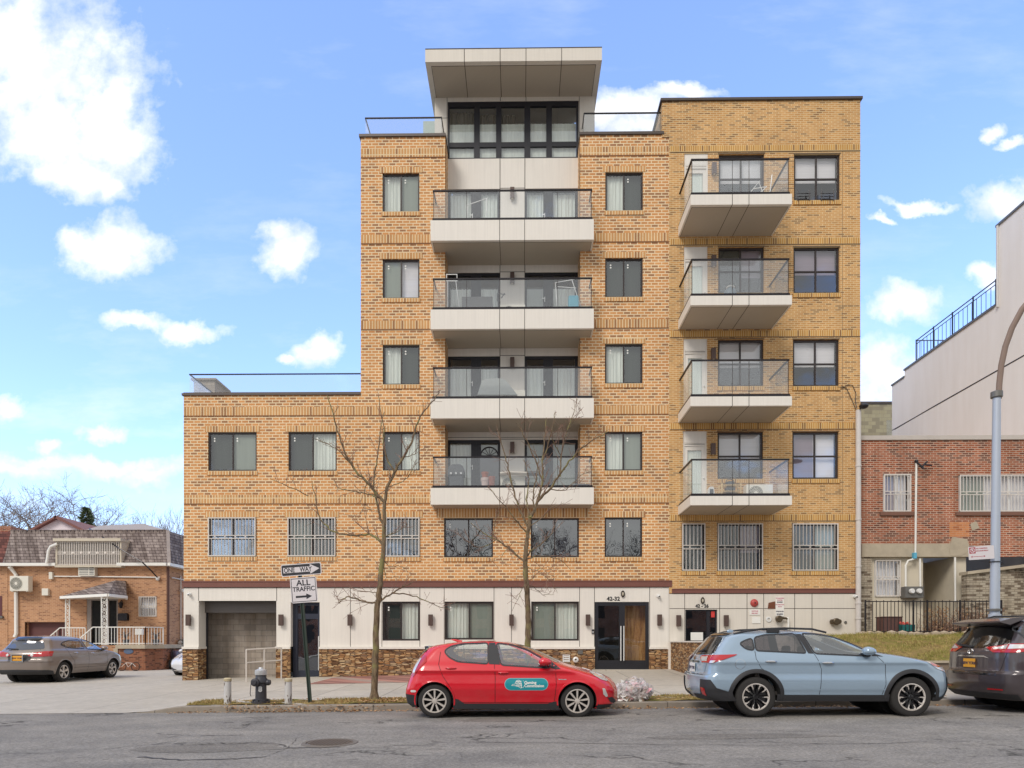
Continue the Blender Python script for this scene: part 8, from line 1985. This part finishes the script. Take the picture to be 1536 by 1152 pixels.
# ------------------------------------------------------------------ street furniture
greenm = plain('green_channel_steel', (52, 66, 58), .6, .2)
Ys = 14.1; b0 = P(466, 1046, Ys); b1_ = P(449, 845, Ys); bz = H(b0[0], Ys)
SP = thing('sign_post', 'leaning green steel sign post carrying the two traffic signs', 'sign post', (b0[0], Ys, bz))
mb = MB(); a = Vector((b0[0], Ys, bz-.05)); b = Vector(b1_); mb.beam(a, b, .055, .05); d = (b-a).normalized(); mb.beam(a+Vector((.027, -.02, 0)), b+Vector((.027, -.02, 0)), .016, .055); mb.beam(a-Vector((.027, .02, 0)), b-Vector((.027, .02, 0)), .016, .055)
mb.build('post', greenm, SP, a)
def flat_sign(name, label, quad_px, Y, build):
    c0 = [Vector(P(*q, Y)) for q in quad_px]; o = (c0[0]+c0[2])/2; ux = (c0[1]-c0[0]).normalized(); uy = (c0[3]-c0[0]).normalized(); w = (c0[1]-c0[0]).length; h = (c0[3]-c0[0]).length
    uy = (uy-ux*uy.dot(ux)).normalized()
    t_ = thing(name, label, 'sign', o); build(t_, o, ux, uy, w, h); return t_
def rrect(w, h, r_, n=5):
    out = []
    for cx, cy, a0 in ((w/2-r_, h/2-r_, 0), (-w/2+r_, h/2-r_, PI/2), (-w/2+r_, -h/2+r_, PI), (w/2-r_, -h/2+r_, 1.5*PI)):
        for i in range(n+1): a = a0+PI/2*i/n; out.append((cx+r_*math.cos(a), cy+r_*math.sin(a)))
    return out
def plate_mb(mb, poly, o, ux, uy, d0, d1, m=0):
    uz = ux.cross(uy); k = MB(); k.prism(poly, d0, d1, 'z'); k.xf(lambda v: o+ux*v.x+uy*v.y+uz*v.z); k.m = [m]*len(k.m); merge(mb, k)
sgw = plain('sign_white', (216, 210, 212), .45, var=.04); sgb = plain('sign_black', (40, 40, 46), .5)
def oneway(t_, o, ux, uy, w, h):
    mb = MB(); plate_mb(mb, rrect(w, h, .04), o, ux, uy, -.002, .002, 0); mb.build('plate', sgw, t_, o)
    mb = MB(); plate_mb(mb, rrect(w-.035, h-.035, .03), o, ux, uy, .002, .004); mb.build('face', sgb, t_, o)
    mb = MB(); L = w*.5-.05; hh = h*.22; ar = [(-L, -hh), (L*.5, -hh), (L*.5, -h*.4), (L+.01, 0), (L*.5, h*.4), (L*.5, hh), (-L, hh)]; plate_mb(mb, ar, o, ux, uy, .004, .0055); mb.build('arrow', sgw, t_, o)
    mb = MB(); add_text(mb, 'ONE', .14, o+ux*(-L*.66)+(ux.cross(uy))*.0065-uy*.004, ux, uy, depth=.0006, bold=.003, sx=.78); add_text(mb, 'WAY', .14, o+ux*(L*.26)+(ux.cross(uy))*.0065-uy*.004, ux, uy, depth=.0006, bold=.003, sx=.78); mb.build('lettering', sgb, t_, o)
flat_sign('traffic_sign', 'black and white ONE WAY arrow sign on the leaning post', [(422.5,865.5),(483,861),(481,843),(421,847.5)], Ys-.05, oneway)
def alltraffic(t_, o, ux, uy, w, h):
    mb = MB(); plate_mb(mb, rrect(w, h, .04), o, ux, uy, -.002, .002); mb.build('plate', sgw, t_, o)
    mb = MB(); uz = ux.cross(uy)
    for (a, b, c_, d_) in ((-w/2+.02, w/2-.02, h/2-.032, h/2-.02), (-w/2+.02, w/2-.02, -h/2+.02, -h/2+.032), (-w/2+.02, -w/2+.032, -h/2+.032, h/2-.032), (w/2-.032, w/2-.02, -h/2+.032, h/2-.032)): plate_mb(mb, [(a, c_), (b, c_), (b, d_), (a, d_)], o, ux, uy, .002, .0035)
    mb.build('border', sgb, t_, o)
    mb = MB(); add_text(mb, 'ALL', .17, o+uy*h*.27+uz*.003, ux, uy, depth=.0008, bold=.004, sx=1.05); add_text(mb, 'TRAFFIC', .135, o+uy*h*.03+uz*.003, ux, uy, depth=.0008, bold=.003, sx=.93); mb.build('lettering', sgb, t_, o)
    mb = MB(); plate_mb(mb, [(-w*.32, -h*.3), (w*.08, -h*.3), (w*.08, -h*.37), (w*.3, -h*.26), (w*.08, -h*.15), (w*.08, -h*.22), (-w*.32, -h*.22)], o, ux, uy, .002, .0035); mb.build('arrow', sgb, t_, o)
flat_sign('traffic_sign', 'square white ALL TRAFFIC sign with a black arrow on the leaning post', [(438,905.5),(477.5,902.5),(473.5,864),(434,867.5)], Ys-.055, alltraffic)
# hydrant and bollards
Yh = 14.05; hx = PX(391.5, Yh); hz_ = H(hx, Yh)+.01; HY_ = thing('fire_hydrant', 'dark grey fire hydrant with a silver cap and white 8', 'fire hydrant', (hx, Yh, hz_)); o = HY_.location
hg = plain('dark_grey_hydrant_paint', (62, 62, 68), .5, .2, bump=.2); silv_ = plain('silver_paint', (196, 196, 196), .4, .5)
def sh_(prof): return [(r_, z+hz_) for r_, z in prof]
mb = MB(); mb.lathe(sh_([(0, 0), (.19, 0), (.19, .04), (.15, .05), (.15, .09), (.115, .1), (.11, .42), (.14, .44), (.14, .5), (.11, .54), (.11, .6), (0, .6)]), (hx, Yh, 0), n=28)
mb.build('barrel', hg, HY_, o, smooth=True, angle=40)
mb = MB(); mb.lathe(sh_([(0, .6), (.12, .6), (.125, .64), (.12, .70), (.05, .73), (.04, .76), (0, .76)]), (hx, Yh, 0), n=24); mb.build('bonnet', silv_, HY_, o, smooth=True, angle=40)
mb = MB(); mb.lathe([(0, -.23), (.045, -.23), (.05, -.2), (.085, -.19), (.085, -.11), (.07, -.1), (.07, 0), (0, 0)], (hx-.06, Yh, hz_+.45), 'y', 20)
for sg in (-1, 1): mb.lathe([(0, sg*.2), (.05, sg*.2), (.055, sg*.18), (.065, sg*.17), (.065, sg*.1), (.05, 0), (0, 0)], (hx, Yh, hz_+.44), 'x', 18)
mb.build('outlet', hg, HY_, o, smooth=True, angle=40)
mb = MB(); mb.tube([(hx-.2, Yh-.03, hz_+.42), (hx-.21, Yh-.05, hz_+.2), (hx-.2, Yh-.03, hz_+.15)], .008, 5); 
for k in range(8): a = 2*PI*k/8; mb.lathe([(0, .05), (.018, .05), (.018, .08), (0, .08)], (hx+.17*math.cos(a), Yh+.17*math.sin(a), hz_), n=6)
mb.build('bolt', hg, HY_, o)
mb = MB(); add_text(mb, '8', .15, (hx+.03, Yh-.118, hz_+.3), bold=.008, depth=.006); mb.build('numeral', silv_, HY_, o)
bw = NT('chipped_white_bollard'); n1 = bw.noise(bw.scale(bw.obj(), (1, 1, .3)), 14, 4, .6); bw.bsdf(bw.mix(bw.rng(n1, .56, .6), lin((196, 194, 192)), lin((104, 92, 84))), .7); bcap = plain('yellowed_cap', (184, 170, 138), .7, var=.2)
for px, Yb, py0, py1, lb in ((341.5, 13.95, 1017.5, 1056, 'white steel bollard on the driveway side of the fire hydrant'), (432.5, 13.98, 1018, 1054, 'white steel bollard between the fire hydrant and the leaning sign post')):
    x = PX(px, Yb); z0 = H(x, Yb)-.02; z1 = PZ(py0, Yb, px); t_ = thing('bollard', lb, 'bollard', (x, Yb, z0), 'white bollards guarding the hydrant')
    mb = MB(); mb.lathe([(0, z0), (.075, z0), (.072, z1-.06), (0, z1-.06)], (x, Yb, 0), n=20); mb.build('post', bw.mat, t_, t_.location, smooth=True, angle=40)
    mb = MB(); mb.lathe([(0, z1-.06), (.08, z1-.06), (.082, z1-.01), (.06, z1+.01), (0, z1+.015)], (x, Yb, 0), n=20); mb.build('cap', bcap, t_, t_.location, smooth=True, angle=40)
# ramp handrail by the garage
hp = [P(369.5, 974.5, 21.3), P(422, 971.5, 22.3)]; t_ = thing('handrail', 'weathered white pipe handrail beside the garage ramp', 'handrail', (hp[0][0], 21.3, .1)); mb = MB()
a, b = Vector(hp[0]), Vector((hp[1][0], 22.3, hp[1][2])); dn = Vector((0, 0, -.42))
mb.tube([a, b], .024, 8); mb.tube([a+dn, b+dn], .022, 8); mb.build('rail', M['grill'], t_, t_.location, smooth=True)
for q in (0, .5, 1): p_ = a.lerp(b, q); mb = MB(); mb.tube([p_, Vector((p_.x, p_.y, H(p_.x, p_.y)-.05))], .024, 8); mb.build('post', M['grill'], t_, t_.location, smooth=True)
# rubbish bag
bx, bY = PX(950, 14.0), 14.0; bz_ = H(bx, bY); gb = thing('rubbish_bag', 'clear plastic rubbish bag full of paper scraps on the kerb by the red hatchback', 'rubbish bag', (bx, bY, bz_)); rg = random.Random(17)
mb = MB()
for i in range(300):
    a, b = rg.random()*2*PI, rg.random(); rad = .33*math.sqrt(rg.random()); zz = b*.42*(1-.5*(rad/.33)**2); p_ = Vector((bx+rad*1.05*math.cos(a), bY+rad*.8*math.sin(a), bz_+.02+zz)); s_ = rg.uniform(.04, .13); d1_ = Vector((rg.gauss(0, 1), rg.gauss(0, 1), rg.gauss(0, 1))).normalized()*s_; d2_ = d1_.orthogonal().normalized()*s_*.7
    mb.quad(p_-d1_, p_-d2_, p_+d1_, p_+d2_, rg.choice((0, 0, 0, 1, 2, 3)))
mb.build('scraps', [M['white'], plain('pink_scrap', (226, 168, 176), .7), plain('card_scrap', (170, 140, 112), .8), plain('dark_scrap', (80, 74, 72), .8)], gb, gb.location, recalc=False)
bm = bmesh.new(); bmesh.ops.create_icosphere(bm, subdivisions=4, radius=1)
from mathutils import noise as mn
for v in bm.verts:
    n_ = mn.noise(v.co*2.2)*.16+mn.noise(v.co*5.5)*.09+mn.noise(v.co*12)*.03; z = v.co.z
    v.co = Vector((v.co.x*.4*(1+n_), v.co.y*.32*(1+n_), max(-.02, (z+.75)*.27*(1+n_))))
for v in bm.verts:
    if v.co.z > .36: v.co.x = v.co.x*.7+.05
me = bpy.data.meshes.new('bag'); bm.to_mesh(me); bm.free()
for p_ in me.polygons: p_.use_smooth = True
tb = NT('clear_plastic_film'); tr = tb.n('ShaderNodeBsdfTransparent'); tb.set(tr, 0, (.93, .92, .92)); pr = tb.n('ShaderNodeBsdfPrincipled'); tb.set(pr, 'Base Color', (.85, .8, .8, 1)); tb.set(pr, 'Roughness', .18)
mx = tb.n('ShaderNodeMixShader'); nn = tb.noise(tb.obj(), 18, 4, .6); tb.set(mx, 0, tb.rng(nn, .4, .6, .22, .6)); tb.set(mx, 1, tr.outputs[0]); tb.set(mx, 2, pr.outputs[0]); tb.t.links.new(mx.outputs[0], tb.out.inputs[0]); tb.set(pr, 'Normal', tb.bump(nn, .8, .03))
me.materials.append(tb.mat); link('film', me, gb, gb.location)
# street light at the right with parking sign
polec = plain('pale_blue_grey_pole', (176, 184, 196), .5, .2, var=.05); Yl = 15.2; lx = PX(1493, Yl); t_ = thing('street_lamp', 'tall pale street lamp pole with a curved brown arm beyond the minivan', 'street lamp', (lx, Yl, H(lx, Yl))); o = t_.location
zt_ = PZ(596, Yl, 1495); mb = MB(); mb.tube([(lx-.02, Yl, o.z), (lx-.015, Yl, PZ(921, Yl, 1490))], .125, 16); mb.tube([(lx-.015, Yl, PZ(921, Yl, 1490)), (lx+.03, Yl, zt_)], [.1, .08], 16); mb.build('pole', polec, t_, o, smooth=True)
mb = MB()
for py in (915, 928): z = PZ(py, Yl, 1490); mb = MB(); mb.lathe([(.1, z-.03), (.14, z-.02), (.14, z+.02), (.1, z+.03)], (lx-.02, Yl, 0), n=16); mb.build('collar', M['cap'], t_, o, smooth=True, angle=40)
mb = MB()
mb.lathe([(.08, zt_-.02), (.12, zt_), (.12, zt_+.12), (.05, zt_+.15)], (lx+.03, Yl, 0), n=16); mb.build('collar', M['cap'], t_, o, smooth=True, angle=40)
ap_ = [P(1498, 598, Yl), P(1499, 575, Yl), P(1502, 548, Yl), P(1508, 520, Yl-.05), P(1518, 492, Yl-.1), P(1533, 464, Yl-.2), P(1560, 432, Yl-.3), P(1620, 395, Yl-.4)]
mb = MB(); mb.tube(ap_, .062, 10); mb.build('arm', plain('brown_arm', (132, 112, 100), .6), t_, o, smooth=True)
mb = MB(); e_ = Vector(ap_[-1]); mb.ball(e_+Vector((.3, 0, -.05)), .3, 14, sc=(1.2, .5, .35)); mb.build('lamp_head', M['cap'], t_, o, smooth=True)
mb = MB(); z = PZ(843, Yl, 1490); mb.lathe([(.1, z-.012), (.115, z-.01), (.115, z+.01), (.1, z+.012)], (lx-.005, Yl, 0), n=16); mb.box(lx+.1, lx+.15, Yl-.03, Yl+.03, z-.05, z+.01); mb.build('strap', M['frameblk'], t_, o)
def parking(t_, o, ux, uy, w, h):
    uz = ux.cross(uy); rd = plain('parking_red', (170, 30, 52), .5)
    mb = MB(); plate_mb(mb, rrect(w, h, .02), o, ux, uy, -.002, .002); mb.build('plate', sgw, t_, o)
    mb = MB(); s_ = h*.46; cx = -w/2+.02+s_/2; cy = h/2-.02-s_/2; plate_mb(mb, [(cx-s_/2, cy-s_/2), (cx+s_/2, cy-s_/2), (cx+s_/2, cy+s_/2), (cx-s_/2, cy+s_/2)], o, ux, uy, .002, .003)
    L = w*.3; cy2 = -h*.27; plate_mb(mb, [(-w*.42+.02, cy2-.005), (w*.12, cy2-.005), (w*.12, cy2+.005), (-w*.42+.02, cy2+.005)], o, ux, uy, .002, .003)
    for sg, x in ((-1, -w*.42), (1, w*.15)): plate_mb(mb, [(x, cy2), (x-sg*.035, cy2-.02), (x-sg*.035, cy2+.02)], o, ux, uy, .002, .0032)
    add_text(mb, 'NO PARKING', .042, o+ux*(-w/2+.03+s_)+uy*(h*.32)+uz*.003, ux, uy, depth=.0006, align='LEFT', bold=.001); add_text(mb, '8AM-9:30AM FRIDAY', .034, o+ux*(-w/2+.03+s_)+uy*(h*.14)+uz*.003, ux, uy, depth=.0006, align='LEFT', bold=.001, sx=.9)
    mb.build('lettering', rd, t_, o)
    mb = MB(); n = 20; ro, ri = s_*.42, s_*.33
    ring = MB()
    for i in range(n):
        a0, a1 = 2*PI*i/n, 2*PI*(i+1)/n; ring.quad(*[o+ux*(cx+r_*math.cos(a))+uy*(cy+r_*math.sin(a))+uz*.004 for r_, a in ((ri, a0), (ro, a0), (ro, a1), (ri, a1))])
    merge(mb, ring); d = Vector((1, -1)).normalized(); q = Vector((cx, cy)); nn = Vector((d.y, -d.x))*.008
    mb.quad(*[o+ux*v.x+uy*v.y+uz*.0042 for v in (q-d*ri-nn, q+d*ri-nn, q+d*ri+nn, q-d*ri+nn)]); add_text(mb, 'P', s_*.62, o+ux*cx+uy*cy+uz*.004, ux, uy, depth=.0004, bold=.002); mb.build('symbol', sgw, t_, o)
flat_sign('parking_sign', 'white and red no parking sign with a double arrow on the street lamp pole', [(1453,840.5),(1491.5,838),(1491,817.5),(1452,820.5)], Yl-.14, parking)
# bicycle and clutter in the gap by the house
t_ = thing('covered_scooter', 'dark scooter parked in the gap beside the orange brick house', 'scooter', (PX(261, 33), 33, 0)); o = t_.location; mb = MB()
mb.prism([(33.0, .35), (33.9, .3), (34.2, .55), (34.1, .85), (33.5, .75), (33.1, .95), (32.9, .8)], o.x-.15, o.x+.15, 'x'); mb.build('body', plain('purple_dark', (82, 70, 92), .5), t_, o, bevel=.04)
for y in (32.85, 34.0): mb = MB(); mb.lathe([(.12, -.05), (.27, -.06), (.28, 0), (.27, .06), (.12, .05)], (o.x, y, .27), 'x', 20, closed=True); mb.build('wheel', M['tyre'], t_, o, smooth=True)
mb = MB(); mb.tube([(o.x-.3, 32.95, 1.05), (o.x, 32.85, 1.0), (o.x+.3, 32.95, 1.05)], .02, 6); mb.tube([(o.x, 32.87, 1.0), (o.x, 32.8, .3)], .03, 6); mb.build('handlebar', M['rail'], t_, o)
t_ = thing('bicycle', 'small bicycle lying flat at the foot of the brick porch', 'bicycle', (PX(194, 31.0), 31.0, .02)); o = t_.location
for dx in (-.3, .35): mb = MB(); mb.tube([(o.x+dx+.2*math.cos(a), 30.9, .22+.2*math.sin(a)) for a in [2*PI*i/20 for i in range(21)]], .018, 5, cap=False); mb.build('wheel', M['tyre'], t_, o)
mb = MB(); mb.tube([(o.x-.3, 30.9, .22), (o.x-.1, 30.9, .4), (o.x+.2, 30.9, .38), (o.x+.35, 30.9, .22)], .014, 5); mb.tube([(o.x-.1, 30.9, .4), (o.x, 30.9, .2), (o.x+.2, 30.9, .38)], .014, 5); mb.build('frame', M['grill'], t_, o)
